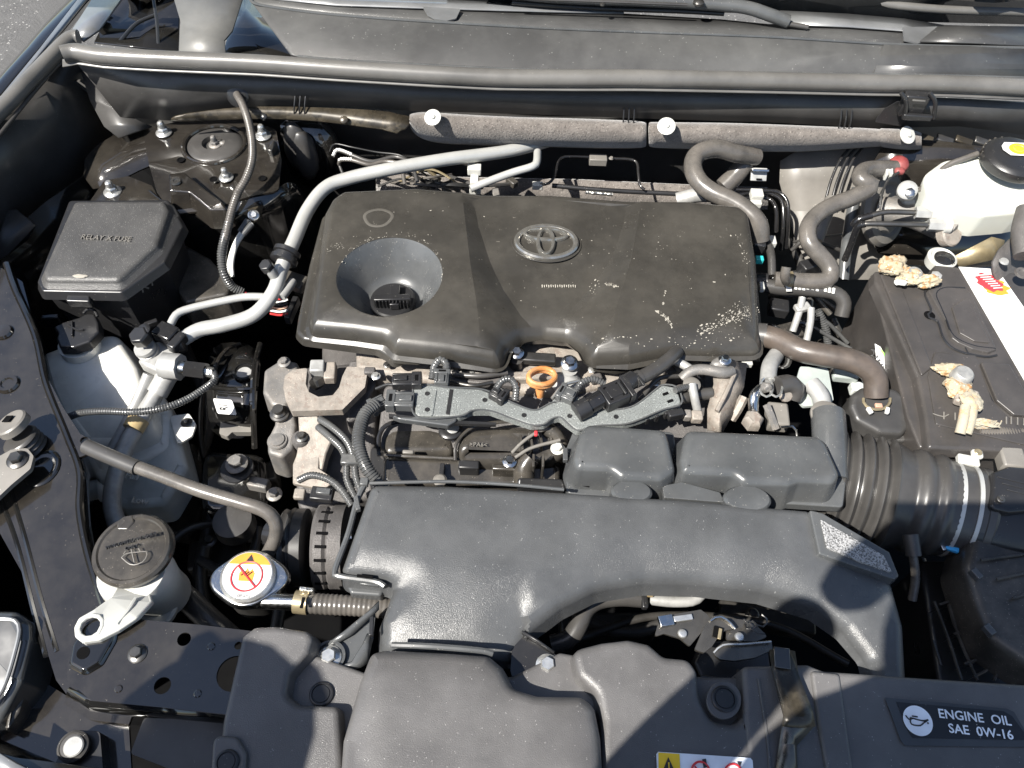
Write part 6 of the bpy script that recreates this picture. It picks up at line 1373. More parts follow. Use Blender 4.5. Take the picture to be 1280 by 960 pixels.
clump('clamp_knot', (958, 484, -.012), (7, 6, 6), 'cast_metal', st_, n=1, amp=.4, seed=5)
lathe('round_end', P(982, 494, -.03), [(9, 0), (8, 3), (4, 4), (.1, 3)], 'rusty_cast', st_, n=16, axis=(.2, -.6, .7))
lathe('threaded_nut', P(942, 524, -.03), [(13, -10), (13, 0), (11, 4), (8, 6), (.1, 6)], 'rusty_cast', st_, n=6)
tube('strap', [(958, 506, -.03), (964, 520, -.035), (970, 536, -.045)], 5, 'cast_metal', st_, n=6)
tube('u_clip', [(976, 534, -.03), (990, 533, -.028), (995, 538, -.03), (996, 545, -.034)], 1.6, 'bright_steel', st_, n=6)
box('dark_bolt_box', (974, 516, -.04), (26, 34, 20), 'dull_trace', st_, yaw=-4, bevel=3)
wc = thing('wire_cluster', 'small cluster of wire clamps and dark fittings under the brown hose', 'clamp', P(976, 446, -.05))
for k in range(3):
    v, f = g_tube([P(974 + k * 3 + 9 * math.cos(a), 449 + 11 * math.sin(a), -.04) for a in [2 * math.pi * i / 16 for i in range(17)]], .0014, n=6); mk('clamp_loop', v, f, ('dark_steel', 'zinc', 'dark_steel')[k], wc)
# bellows intake hose
bh2 = thing('intake_bellows', 'big black ribbed rubber intake hose with two silver band clamps below the battery', 'intake hose', P(1140, 630, -.15))
axis_pts = [(1040, 604, -.09), (1090, 612, -.085), (1140, 622, -.08), (1190, 636, -.078), (1222, 644, -.078)]
def ribbed():
    pts = [V3(p) for p in axis_pts]; d = (pts[-1] - pts[0]); a0 = pts[0]; t, b, a = frame(d); uu = mpp(pts[2]); vs, fs = [], []
    prof = []
    L = d.length / uu
    x = -10
    def rad(x):
        if x < 62: return 72 + 6 * math.cos(2 * math.pi * x / 15.5)   # tight ribs
        if x < 84: return 76 - 10 * (x - 62) / 22
        if x < 108: return 66 + 6 * math.sin(math.pi * (x - 84) / 24) ** 1.3
        if x < 128: return 66 + 5 * math.sin(math.pi * (x - 108) / 20) ** 1.3
        return 66 - 3 * min(1, (x - 128) / 20)
    k = 90; n_ = 48
    for i in range(k + 1):
        x = -10 + (L + 10) * i / k
        for j in range(n_):
            th = 2 * math.pi * j / n_
            vs.append(a0 + a * x * uu + (t * math.cos(th) + b * math.sin(th)) * rad(x) * uu * .92)
    for i in range(k):
        for j in range(n_): fs.append([i * n_ + j, i * n_ + (j + 1) % n_, (i + 1) * n_ + (j + 1) % n_, (i + 1) * n_ + j])
    fs.append([k * n_ + j for j in range(n_)])
    mk('bellows', vs, fs, 'rubber', bh2, ang=60)
    for x, m_ in ((L - 36, 'aluminium'), (L - 17, 'aluminium')):
        g_ = []
        c = a0 + a * x * uu
        lathe('band_clamp', c, [(57.6, -2.4), (60.2, -2.4), (60.2, 2.4), (57.6, 2.4)], m_, bh2, axis=a, n=60)
    lathe('rubber_cuff', a0 + a * (L - 3) * uu, [(57, -6), (60, -4), (60, 4), (57, 8), (40, 8)], 'rubber', bh2, axis=a, n=50)
    return a0, a, uu, L
A_, a_, u_, L_ = ribbed()
box('blue_tape', P(1191, 684, -.07), (16, 9, 5), 'blue_tape', bh2, yaw=-20, bevel=.8)
box('clamp_screw', P(1179, 682, -.07), (5, 12, 6), 'bright_steel', bh2, yaw=10, bevel=.8)
box('raised_print', P(1188, 618, -.026), (3, 16, 1), 'dull_trace', bh2, yaw=-4, bevel=.2)
lathe('upper_stub', P(1100, 566, -.05), [(28, -26), (28, 0), (24, 3), (.1, 3)], 'rubber', bh2, n=30, axis=(-.1, .25, .95))
sn = thing('red_clip', 'dark red clip on the black stub beside the bellows', 'clip', P(1070, 568, -.06))
molded('clip', [(1064, 560, -.052), (1078, 556, -.052), (1082, 570, -.052), (1080, 580, -.052), (1068, 580, -.052)], .012, 'red_rubber', sn, r=.003, fil=.003)
dr = thing('drain_tube', 'thin grey tube dropping in front of the bellows', 'tube', P(1143, 700, -.15))
tube('tube', [(1140, 690, -.06), (1143, 705, -.07), (1144, 725, -.085), (1140, 750, -.10)], 5.5, 'grey_hose', dr, n=14); tube('boot', [(1138, 668, -.05), (1142, 695, -.06)], 9.5, 'rubber', dr, n=16)
# air cleaner box
ab = thing('air_cleaner_box', 'black plastic air cleaner box with ribs in the shade at lower right', 'air cleaner', P(1230, 760, -.2))
molded('lid', [(1222, 640, -.05), (1320, 640, -.05), (1330, 860, -.05), (1240, 800, -.055), (1222, 760, -.055), (1205, 706, -.055)], .05, 'dusty_black_plastic', ab, r=.010, fil=.02, draft=.004)
tube('inlet_tube', [(1206, 648, -.075), (1260, 660, -.072), (1330, 672, -.07)], 48, 'black_plastic', ab, n=44)
molded('lower_case', [(1150, 700, -.14), (1330, 700, -.14), (1330, 900, -.14), (1180, 900, -.14)], .12, 'black_plastic', ab, r=.005, fil=.01)
for k, (xa, ya, xb, yb) in enumerate(((1174, 756, 1208, 745), (1192, 793, 1222, 782), (1205, 830, 1236, 819), (1217, 846, 1234, 837))):
    v, f = g_tube([P(xa, ya, -.10), P(xb, yb, -.10)], .0016, n=6); mk('rib', v, f, 'dusty_black_plastic', ab)
    a, b = P(xa, ya, -.10), P(xb, yb, -.10); mk('rib_web', [a, b, b - Vector((0, 0, .03)), a - Vector((0, 0, .03))], [[0, 1, 2, 3]], 'black_plastic', ab)
for pts in ([(1186, 756), (1200, 800), (1222, 850)], [(1168, 752), (1186, 800), (1202, 850)], [(1166, 800), (1176, 832)], [(1250, 836), (1242, 850)]):
    v, f = g_tube([P(x, y, -.10) for x, y in pts], .0018, n=6); mk('rib', v, f, 'dusty_black_plastic', ab)
for k in range(5):
    a, b = P(1226 + k * 20, 700 + k * 24, -.049), P(1300 + k * 12, 690 + k * 20, -.049)
    v, f = g_tube([a, b], .0016, n=6); mk('lid_rib', v, f, 'dusty_black_plastic', ab)
for x, y in ((1222, 716), (1238, 786), (1262, 660)): box('lid_clip', P(x, y, -.047), (14, 9, 10), 'satin_plastic', ab, yaw=-60, bevel=1.2)
mf = thing('airflow_sensor', 'black square airflow sensor connector on top of the air box at the right edge', 'sensor', P(1260, 610, -.03))
molded('housing', [(1240, 590, -.02), (1262, 582, -.02), (1310, 586, -.02), (1310, 636, -.02), (1262, 640, -.02), (1238, 634, -.02)], .03, 'black_plastic', mf, r=.004, fil=.006, draft=.002)
for k in range(3): box('moulded_rib', P(1266 + k * 6, 600 + k * 8, -.019), (36, 2, 2), 'black_plastic', mf, yaw=-15, bevel=.5)
bolt(1251, 624, -.018, 5, mf, 'dark_steel')
box('upper_block', P(1268, 570, -.03), (30, 30, 20), 'dull_trace', mf, yaw=-4, bevel=3)
wb = thing('white_clip_block', 'white plastic clip with a screw just under the battery cable', 'clip', P(1216, 572, -.04))
box('clip', P(1212, 574, -.035), (26, 14, 10), 'white_plastic', wb, yaw=-10, bevel=2)
box('clip_top', P(1223, 566, -.030), (14, 12, 8), 'white_plastic', wb, yaw=-10, bevel=3)
lathe('screw', P(1223, 565, -.0285), [(5, 0), (4, 1), (1, 1), (.1, .5)], 'gold_metal', wb, n=14)
# ================================================================== FRONT: intake duct, resonators, radiator cover, latch
dz = .0
du = thing('intake_duct', 'big grained dark grey plastic intake duct arching across the front of the engine', 'intake duct', P(760, 700, -.1))
DD_a = droop([(412, 712), (424, 716), (480, 724), (500, 728)], .035, .012)
DD_b = droop([(645, 815), (664, 782), (704, 752), (748, 730), (810, 720), (880, 722), (960, 731), (1030, 752), (1068, 778), (1098, 812)], .055, .017)
DD_c = droop([(470, 808), (472, 770), (486, 734)], .03, .010)
def DD(x, y): return max(DD_a(x, y), DD_b(x, y), DD_c(x, y))
def ductz(x, y):
    c1 = P(560, 700, 0); c2 = P(560, 805, 0); z = .0
    if y < c1.y and x < P(660, 760, 0).x: z -= .018 * min(1, (c1.y - y) / (c1.y - c2.y)) ** 1.5
    z -= DD(x, y)
    xr = P(1000, 700, 0).x
    if x > xr: z -= .55 * (x - xr) ** 1.35
    return z
dpts = [(462, 608), (470, 603), (560, 604), (700, 612), (860, 622), (1012, 634), (1028, 640), (1116, 692), (1132, 722), (1146, 770), (1150, 850), (1108, 850), (1098, 812), (1068, 778), (1030, 752), (960, 731), (880, 722), (810, 720), (748, 730), (704, 752), (664, 782), (645, 815), (600, 812), (530, 806), (470, 808), (472, 770), (490, 728), (480, 722), (428, 716), (424, 708)]
fl = [.006] * len(dpts)
for i in (17, 18, 19, 20): fl[i] = .03
fl[26] = .02
molded('duct_shell', [(x, y, dz) for x, y in dpts], .045, 'grained_plastic', du, r=.011, fil=fl, draft=.004, zf=ductz, grid=.009, steps=7, ang=50)
# flange round the arch
ft = [(640, 822), (660, 790), (700, 757), (745, 735), (810, 726), (880, 728), (960, 738), (1030, 760), (1072, 788), (1100, 822), (1108, 850)]
quadsheet('arch_flange', [[P(x, y - 4, -.045) for x, y in ft], [P(x + (2 if x < 760 else 0), y + 4, -.048) for x, y in ft], [P(x + (3 if x < 760 else 0), y + 6, -.066) for x, y in ft]], 'satin_plastic', du, th=.002)
for (x, y, yw) in ((735, 742, 22), (875, 728, -2), (1030, 762, -32)):
    box('flange_clip', P(x, y, -.040), (26, 7, 10), 'satin_plastic', du, yaw=yw, bevel=1); box('clip_slot', P(x, y - 1, -.0395), (20, 2, 2), 'deep_shade', du, yaw=yw, bevel=.2)
# left tray rim
lt = [(458, 604), (448, 624), (436, 668), (420, 712), (424, 720), (470, 727), (482, 733)]
v, f = g_tube([P(x - 1, y, -.010) for x, y in lt], .0032, n=8); mk('rim', v, f, 'satin_plastic', du)
quadsheet('rim_skirt', [[P(x - 1, y, -.010) for x, y in lt], [P(x - 1, y + 3, -.03) for x, y in lt]], 'satin_plastic', du, th=.002)
box('rim_clip', P(462, 729, -.012), (24, 5, 6), 'satin_plastic', du, yaw=-5, bevel=1); box('clip_slot', P(456, 720, -.004), (20, 3, 3), 'deep_shade', du, yaw=-5, bevel=.2)
box('edge_tab', P(446, 628, -.004), (6, 20, 8), 'satin_plastic', du, yaw=18, bevel=1)
box('edge_tab', P(455, 601, -.004), (10, 10, 8), 'satin_plastic', du, bevel=1)
v, f = g_tube([P(462, 604, -.002), P(560, 602, -.002), P(640, 606, -.002), P(705, 612, -.002)], .002, n=8); mk('rim', v, f, 'satin_plastic', du)
molded('lower_shelf', [(430, 724, -.035), (482, 732, -.035), (476, 745, -.035), (438, 742, -.035)], .02, 'satin_plastic', du, r=.003, fil=.003)
# support strut to the left bolt
quadsheet('strut_arm', [[P(400, 812, -.028), P(430, 790, -.026), P(462, 764, -.024), P(474, 752, -.022)], [P(408, 812, -.030), P(440, 794, -.030), P(466, 770, -.028), P(474, 762, -.026)]], 'satin_plastic', du, th=.004)
quadsheet('strut_arm', [[P(410, 838, -.028), P(440, 828, -.026), P(456, 805, -.024), P(462, 792, -.022)], [P(414, 848, -.032), P(444, 838, -.032), P(460, 830, -.032), P(466, 800, -.03)]], 'satin_plastic', du, th=.004)
plate('strut_plate', [(396, 818, -.034), (470, 760, -.034), (466, 800, -.034), (440, 842, -.034), (404, 844, -.034)], .004, 'satin_plastic', du, fil=.004)
lathe('bolt_cup', P(412, 821, -.031), [(20, 0), (20, 3), (17, 3.5), (16, 1), (.1, 1)], 'satin_plastic', du, n=28)
bolt(412, 822, -.030, 15, du, 'zinc', label='bright flange bolt at the left strut')
box('small_bracket', P(464, 782, -.010), (5, 24, 8), 'black_plastic', du, yaw=4, bevel=.8)
# right mounting foot
plate('mount_foot', [(638, 838, -.028), (640, 812, -.028), (652, 790, -.028), (672, 800, -.028), (694, 818, -.028), (704, 832, -.028), (696, 848, -.028), (676, 854, -.028), (640, 846, -.028)], .008, 'black_plastic_gloss', du, fil=.004, bevel=.001)
quadsheet('foot_wall', [[P(652, 790, -.018), P(672, 802, -.02), P(692, 816, -.024)], [P(652, 794, -.03), P(672, 806, -.03), P(692, 820, -.03)]], 'black_plastic', du, th=.002)
bolt(684, 832, -.027, 14.5, du, 'zinc', label='bright flange bolt at the right foot')
# speckled foam pad in its diamond frame
pz = ductz(P(1070, 685, 0).x, P(1070, 685, 0).y)
pf = [(1012, 637, .0035), (1028, 641, .0035), (1112, 690, -.0055), (1124, 720, -.012), (1118, 724, -.012), (1076, 710, -.003), (1024, 692, .0035)]
pfr = molded('pad_frame', pf, .016, 'satin_plastic', du, r=.0016, fil=.002, draft=.001)
molded('speckled_pad', [(1025, 648, .005), (1105, 694, -.002), (1116, 716, -.008), (1078, 703, .0), (1034, 684, .005)], .003, 'speckle_pad', pfr, r=.0008, fil=.002)

def resonator(label, pts, wall, cups, flange):
    t = thing('resonator_box', label, 'resonator', P(pts[0][0] + 50, 600, -.07), 'resonator boxes on the intake duct')
    molded('box', [(x, y, .006) for x, y in pts], .045, 'satin_plastic', t, r=.009, fil=.009, draft=.008, steps=6, ang=60)
    molded('base_flange', [(x, y, -.03) for x, y in flange], .012, 'satin_plastic', t, r=.002, fil=.006)
    for x, y, w_ in cups:
        lathe('cup', P(x, y, -.002), [(w_ + 1, -40), (w_, -4), (w_ - 3, -.5), (w_ - 6, 0), (.1, 0)], 'satin_plastic', t, n=36, sy=.62)
    return t
r1 = resonator('smaller left one of the two grey resonator boxes behind the intake duct', [(734, 528), (833, 535), (838, 552), (846, 588), (828, 600), (776, 598), (764, 588), (720, 586), (716, 572), (724, 540)], 0,
               [(790, 613, 26)], [(716, 540), (740, 530), (842, 540), (850, 590), (826, 622), (770, 626), (708, 616), (708, 560)])
r2 = resonator('wider right one of the two grey resonator boxes behind the intake duct', [(858, 535), (1024, 543), (1034, 552), (1052, 592), (1044, 604), (1000, 602), (988, 606), (930, 604), (918, 594), (870, 592), (852, 590), (850, 572)], 0,
               [(935, 622, 30)], [(852, 556), (860, 540), (1040, 548), (1058, 600), (1054, 634), (990, 630), (900, 626), (836, 604)])
box('latch_window', P(728, 606, -.024), (18, 3, 3), 'deep_shade', r1, yaw=-4, bevel=.2)
box('latch_window', P(868, 614, -.024), (20, 3, 3), 'deep_shade', r2, yaw=-4, bevel=.2)
box('side_tab', P(707, 567, -.02), (6, 18, 8), 'satin_plastic', r1, bevel=1)
molded('link_plate', [(828, 607, -.012), (852, 602, -.012), (900, 615, -.012), (906, 628, -.012), (830, 622, -.012)], .008, 'satin_plastic', r2, r=.001, fil=.002)

# radiator cover: base sheet, raised scoop and raised shield
rc_ = thing('radiator_cover', 'grained dark plastic radiator cover across the front with a raised scoop, clips and stickers', 'radiator cover', P(700, 900, -.08))
gp = 'grained_plastic_warm'
molded('left_wing', [(318, 783, -.004), (345, 782, -.004), (384, 788, -.004), (392, 796, -.004), (386, 815, -.004), (362, 842, -.004), (358, 868, -.004), (372, 880, -.004), (424, 882, -.004), (430, 990, -.004), (268, 990, -.004), (278, 900, -.004), (302, 795, -.004)], .03, gp, rc_, r=.006, fil=.008, draft=.004, steps=5)
molded('base_sheet', [(360, 806, -.022), (470, 845, -.022), (640, 845, -.022), (700, 815, -.022), (880, 846, -.022), (960, 846, -.022), (960, 990, -.022), (350, 990, -.022), (355, 860, -.022)], .03, gp, rc_, r=.004, fil=.006)
# shallow pocket with clip at far lower left corner
molded('corner_pocket', [(266, 918, .002), (296, 920, .002), (308, 940, .002), (306, 990, .002), (262, 990, .002)], .03, gp, rc_, r=.003, fil=.008)
SCD = droop([(440, 960), (450, 850), (466, 816), (560, 814), (612, 818), (640, 858), (728, 870), (746, 890), (756, 990)], .030, .008)
def scoopz(x, y):
    a = P(560, 810, .012).y; b = P(560, 960, .012).y
    return .014 + .006 * min(1, max(0, (a - y) / (a - b))) - SCD(x, y)
molded('scoop', [(462, 812, .012), (480, 808, .012), (560, 812, .012), (612, 816, .012), (630, 832, .012), (642, 858, .012), (672, 868, .012), (728, 868, .012), (744, 880, .012), (752, 920, .012), (756, 1000, .012), (424, 1000, .012), (428, 926, .012), (448, 850, .012)], .04, gp, rc_, r=.010, fil=.014, draft=.004, steps=6, zf=scoopz, grid=.008)
v, f = g_tube([P(490, 806, .004), P(540, 808, .006), P(600, 813, .004), P(616, 817, .002)], .003, n=8); mk('duct_seam_lip', v, f, 'satin_plastic', rc_)
molded('raised_shield', [(714, 812, -.002), (752, 802, -.002), (786, 798, -.002), (812, 804, -.002), (830, 820, -.002), (862, 823, -.002), (872, 838, -.002), (876, 872, -.002), (890, 900, -.002), (920, 905, -.002), (940, 880, -.002), (950, 1000, -.002), (750, 1000, -.002), (752, 900, -.002), (745, 865, -.002), (722, 845, -.002)], .03, gp, rc_, r=.008, fil=.012, draft=.003, steps=5)
molded('right_wing', [(928, 832, .0), (1010, 830, .0), (1030, 838, .0), (1100, 843, .0), (1300, 856, .0), (1320, 1000, .0), (940, 1000, .0), (930, 900, .0)], .04, gp, rc_, r=.005, fil=.006, draft=.002)
molded('raised_band', [(1014, 838, .004), (1050, 842, .004), (1072, 1000, .004), (1040, 1000, .004), (1022, 900, .004)], .006, gp, rc_, r=.003, fil=.003)
v, f = g_tube([P(948, 848, .001), P(953, 880, .001), P(960, 930, .001), P(964, 990, .001)], .0012, n=6); mk('moulded_line', v, f, gp, rc_)
for (x, y, z_, r_, lab) in ((402, 868, -.0215, 15, 'black push clip left of the scoop'), (905, 874, -.001, 16, 'black push clip near the hood latch'), (284, 953, .0025, 15, 'black push clip at the lower left corner')):
    if x == 905: molded('clip_dish', [(905 + 22 * math.cos(a), 875 + 24 * math.sin(a), -.001) for a in [2 * math.pi * i / 24 for i in range(24)]], .003, gp, rc_, r=.001, fil=0)
    lathe('push_clip', P(x, y, z_ + .0), [(r_, 0), (r_, 2.5), (r_ - 1.5, 3.5), (r_ - 3, 3.5), (r_ - 3.6, 1.6), (r_ - 4.6, 1.6), (r_ - 5, 3), (.1, 3.2)], 'black_plastic', rc_, n=36, label=lab)
# engine oil sticker
oz = .0016
oq = on_quad((1106, 872, oz), (1262, 886, oz), (1290, 934, oz), (1128, 932, oz))
ok_ = thing('oil_sticker', 'black ENGINE OIL SAE 0W-16 sticker with a white oil can symbol', 'sticker', P(1200, 905, 0))
decal('backing', oq, [(0, 0), (.97, 0), (1.02, .08), (1.02, 1), (0.02, 1), (0, .9)], 'sticker_edge', ok_, lift=.0004)
decal('sticker_face', oq, [(.08, .08), (.93, .09), (.98, .2), (1.01, .82), (.1, .84), (.085, .72)], 'sticker_black', ok_, lift=.0010)
oc_ = P(1147, 901, oz + .001); uo = mpp(oc_)
lathe('symbol_disc', oc_ + Vector((0, 0, .0003)), [(18, 0), (18, .6), (.1, .6)], 'sticker_white', ok_, n=40)
def stroke(name, pts, m, par, w_=.9, zz_=.0012):
    v, f = g_tube([P(x, y, oz + zz_ + .0009) for x, y in pts], w_ * uo, n=5, step=.002); mk(name, v, f, m, par)
stroke('oil_can_symbol', [(1138, 897), (1154, 901), (1161, 899), (1154, 904), (1150, 907), (1139, 905), (1138, 897)], 'ink_black', ok_)
stroke('oil_can_symbol', [(1132, 894), (1136, 899), (1141, 898)], 'ink_black', ok_); stroke('oil_can_symbol', [(1140, 895), (1147, 896)], 'ink_black', ok_)
stroke('oil_drop', [(1160, 903), (1160, 905)], 'ink_black', ok_)
text('sticker_text', 'ENGINE  OIL', P(1218, 897, oz + .0018), 15.5, 'sticker_white', ok_, yaw=-4, bold=.012, sx=1.02, th=.0002)
text('sticker_text', 'SAE  0W-16', P(1226, 915, oz + .0018), 15.5, 'sticker_white', ok_, yaw=-4, bold=.012, sx=1.02, th=.0002)
# warning label at the bottom edge
wl = thing('warning_label', 'yellow and white warning label with red symbols at the bottom edge', 'sticker', P(880, 955, 0))
wz = -.0005
wq = on_quad((820, 940, wz), (940, 948, wz), (944, 1000, wz), (822, 992, wz))
decal('label', wq, [(.02, 0), (.98, 0), (1, .06), (1, 1), (0, 1), (0, .06)], 'sticker_white', wl, lift=.0016, th=.0006)
decal('yellow_panel', wq, [(.02, .02), (.24, .02), (.24, .96), (.01, .96)], 'ink_yellow', wl, lift=.0022)
decal('warning_triangle', wq, [(.12, .12), (.19, .5), (.05, .5)], 'ink_black', wl, lift=.0028)
decal('warning_triangle_mark', wq, [(.115, .25), (.13, .25), (.125, .42), (.118, .42)], 'ink_yellow', wl, lift=.0033)
for cu, k in ((.45, 0), (.79, 1)):
    v, f = g_tube([wq(cu + .10 * math.cos(a), .48 + .30 * math.sin(a), .0028) for a in [2 * math.pi * i / 24 for i in range(25)]], .0010, n=5, step=.002); mk('prohibition_ring', v, f, 'ink_red', wl)
    v, f = g_tube([wq(cu - .06, .30, .003), wq(cu + .06, .66, .003)], .0008, n=5); mk('prohibition_bar', v, f, 'ink_red', wl)
    decal('symbol', wq, [(cu + .02, .12), (cu + .06, .10), (cu + .07, .3), (cu + .03, .34)] if k == 0 else [(cu + .04, .12), (cu + .09, .12), (cu + .07, .24)], 'ink_black', wl, lift=.0034)
# striker bracket (golden black steel tongue)
sb = thing('latch_support_bracket', 'bronze black steel strap bent over the radiator cover beside the hood latch', 'bracket', P(985, 890, .0))
quadsheet('strap', [[P(962, 812, .010), P(974, 810, .012), P(986, 812, .012), P(994, 814, .010)], [P(966, 838, .012), P(976, 840, .010), P(986, 842, .010), P(998, 842, .012)], [P(974, 870, .014), P(984, 872, .012), P(994, 872, .012), P(1008, 868, .014)],
                    [P(980, 894, .020), P(990, 896, .020), P(1004, 896, .020), P(1016, 888, .020)], [P(978, 908, .018), P(988, 909, .018), P(1004, 910, .018), P(1020, 908, .018)]], 'gold_primer', sb, th=.002)
quadsheet('strap_foot', [[P(978, 908, .018), P(990, 910, .018), P(1018, 908, .016)], [P(974, 930, .006), P(990, 930, .006), P(996, 932, .004)], [P(968, 975, .002), P(984, 975, .002), P(998, 975, .002)]], 'latch_metal', sb, th=.002)
box('strap_top', P(978, 822, .014), (20, 26, 3), 'dusty_black_paint', sb, yaw=-6, bevel=1)
# hood latch
la = thing('hood_latch', 'bronze steel hood latch with hook plates and springs in front of the duct', 'hood latch', P(880, 800, -.05))
lz = -.022
plate('rear_plate', [(822, 782, lz), (826, 772, lz), (842, 768, lz), (876, 762, lz), (884, 768, lz), (890, 776, lz), (872, 796, lz), (862, 808, lz), (850, 798, lz), (830, 792, lz), (818, 796, lz)], .003, 'latch_metal', la, fil=.002, bevel=.0005)
box('plate_tab', P(833, 775, lz + .006), (18, 14, 8), 'bright_steel', la, yaw=12, bevel=1)
box('plate_block', P(854, 772, lz + .004), (24, 7, 4), 'zinc', la, yaw=10, bevel=.6)
plate('hook_plate', [(868, 812, lz + .004), (880, 784, lz + .004), (888, 772, lz + .004), (902, 770, lz + .004), (914, 778, lz + .004), (918, 786, lz + .004), (906, 788, lz + .004), (898, 796, lz + .004), (890, 808, lz + .004), (880, 816, lz + .004)], .004, 'latch_metal', la, fil=.002, bevel=.0006)
box('latch_slot', P(898, 790, lz + .0066), (12, 14, 3), 'deep_shade', la, yaw=-15, bevel=.5)
box('slot_spring', P(900, 792, lz + .008), (4, 14, 2), 'gold_metal', la, yaw=-15, bevel=.5)
plate('front_plate', [(892, 818, lz + .002), (902, 806, lz + .002), (930, 804, lz + .002), (958, 806, lz + .002), (964, 800, lz + .002), (966, 812, lz + .002), (944, 822, lz + .002), (918, 826, lz + .002), (900, 824, lz + .002)], .004, 'latch_metal', la, fil=.002, bevel=.0006)
plate('right_plate', [(906, 772, lz - .004), (940, 776, lz - .004), (960, 796, lz - .004), (944, 802, lz - .004), (908, 800, lz - .004)], .003, 'latch_metal', la, fil=.003)
tube('latch_rim', [(888, 776, lz + .006), (898, 770, lz + .008), (910, 776, lz + .006), (919, 786, lz + .004)], 1.6, 'bright_steel', la, n=8)
tube('latch_rim', [(892, 816, lz + .004), (904, 806, lz + .006), (930, 805, lz + .006), (964, 802, lz + .006)], 1.4, 'zinc', la, n=8)
for x, y in ((853, 792), (924, 796)): lathe('rivet', P(x, y, lz + .003), [(6, 0), (5, 2), (2, 3), (.1, 2.6)], 'zinc', la, n=16)
for k in range(9):
    a = 2 * math.pi * k / 9
v, f = g_tube([P(938 + 8 * math.cos(a), 782 + 5 * math.sin(a), -.012 - .0012 * a) for a in [2 * math.pi * i / 12 for i in range(36)]], .0008, n=6); mk('spring', v, f, 'dark_steel', la)
tube('spring_arm', [(940, 776, -.012), (952, 784, -.010), (960, 776, -.012), (952, 768, -.012)], 1.2, 'dark_steel', la, n=6)
tube('spring_arm', [(930, 774, -.014), (944, 790, -.012), (956, 792, -.012)], 1.2, 'dark_steel', la, n=6)
molded('latch_housing', [(868, 828, -.06), (880, 800, -.06), (960, 800, -.06), (966, 850, -.06), (878, 852, -.06)], .04, 'black_plastic', la, r=.003, fil=.004)
tube('lower_bar', [(876, 846, -.028), (900, 850, -.026), (920, 850, -.026), (924, 838, -.028)], 3, 'black_plastic', la, n=8)
# hose and pipes under the arch
uh = thing('lower_radiator_hose', 'thick black hose curving in the shade under the arch of the intake duct', 'hose', P(740, 780, -.12))
tube('hose', [(690, 806, -.09), (712, 798, -.085), (724, 780, -.08), (732, 762, -.08), (748, 750, -.08), (775, 746, -.08), (806, 748, -.082)], 12, 'rubber', uh, n=20)
tube('pipe', [(812, 749, -.08), (840, 752, -.08), (868, 750, -.08), (880, 738, -.078)], 7, 'matte_aluminium', uh, n=16)
box('hose_clamp', P(806, 746, -.07), (8, 28, 10), 'black_plastic', uh, bevel=2)
box('amber_clip', P(793, 741, -.068), (8, 6, 6), 'amber_plastic', uh, bevel=1); box('amber_clip', P(813, 742, -.068), (8, 6, 6), 'amber_plastic', uh, bevel=1)
box('pale_block', P(830, 738, -.085), (34, 16, 12), 'white_plastic', uh, yaw=-4, bevel=2)
molded('fan_shroud', [(640, 830, -.2), (680, 750, -.2), (1090, 760, -.2), (1110, 860, -.2)], .1, 'deep_shade', uh, r=.003, fil=.01) if False else None
lh = thing('lower_left_hose', 'dark rubber hose in the shade between washer neck and duct', 'hose', P(250, 760, -.15))
tube('hose', [(200, 720, -.12), (230, 745, -.12), (262, 775, -.12), (290, 800, -.13)], 15, 'rubber', lh, n=18)
# ================================================================== unseen figures throwing the shade: the photographer, plus an added second person
# the photographer, standing at the front bumper with a phone at the camera's place
ph = thing('person', 'person in dark jacket and cap holding a phone up before the front bumper', 'person', Vector((0, -1.0, -.95)))
def skin_body(name, verts, edges, rad, m, parent, sub=2):
    me = bpy.data.meshes.new(name); org = wloc(parent); me.from_pydata([Vector(v) - org for v in verts], edges, [])
    o = bpy.data.objects.new(name, me); COL.objects.link(o); o.parent = parent; me.materials.append(MATS[m])
    sk = o.modifiers.new('skin', 'SKIN'); sk.use_smooth_shade = True
    for i, r_ in enumerate(rad):
        d = me.skin_vertices[0].data[i]; d.radius = r_ if isinstance(r_, tuple) else (r_, r_)
        d.use_root = (i == 0)
    if sub: s = o.modifiers.new('sub', 'SUBSURF'); s.levels = s.render_levels = sub
    return o
bv = [(0, -1.02, .0), (0, -.98, .18), (0, -.89, .36), (0, -.77, .50), (0, -.67, .62), (0, -.70, .70),
      (-.18, -.86, .50), (-.27, -.80, .40), (-.20, -.68, .58), (-.125, -.60, .73),
      (.18, -.86, .50), (.27, -.80, .40), (.20, -.68, .58), (.125, -.60, .73),
      (-.10, -1.03, -.08), (-.12, -1.0, -.48), (-.13, -1.05, -.87), (.10, -1.03, -.08), (.12, -1.0, -.48), (.13, -1.05, -.87)]
be = [(0, 1), (1, 2), (2, 3), (3, 4), (4, 5), (3, 6), (6, 7), (7, 8), (8, 9), (3, 10), (10, 11), (11, 12), (12, 13), (0, 14), (14, 15), (15, 16), (0, 17), (17, 18), (18, 19)]
br_ = [(.15, .11), (.14, .10), (.17, .12), (.17, .13), (.13, .09), .06, .07, .055, .045, .032, .07, .055, .045, .032, .09, .065, .045, .09, .065, .045]
skin_body('body', bv, be, br_, 'cloth_navy', ph)
hd = Vector((0, -.73, .81))
clump('head', (hd), (1, 1, 1), 'cloth_skin', ph, n=1, amp=0)
o = ph.children[-1] if ph.children else None
for ob in list(ph.children):
    if ob.name.startswith('head'): ob.data.materials[0] = MATS['cloth_skin']; [setattr(v, 'co', (v.co + ph.location - hd) * 0 + Vector(((v.co + ph.location - hd).normalized().x * .075, (v.co + ph.location - hd).normalized().y * .095, (v.co + ph.location - hd).normalized().z * .115)) + hd - ph.location) for v in ob.data.vertices]
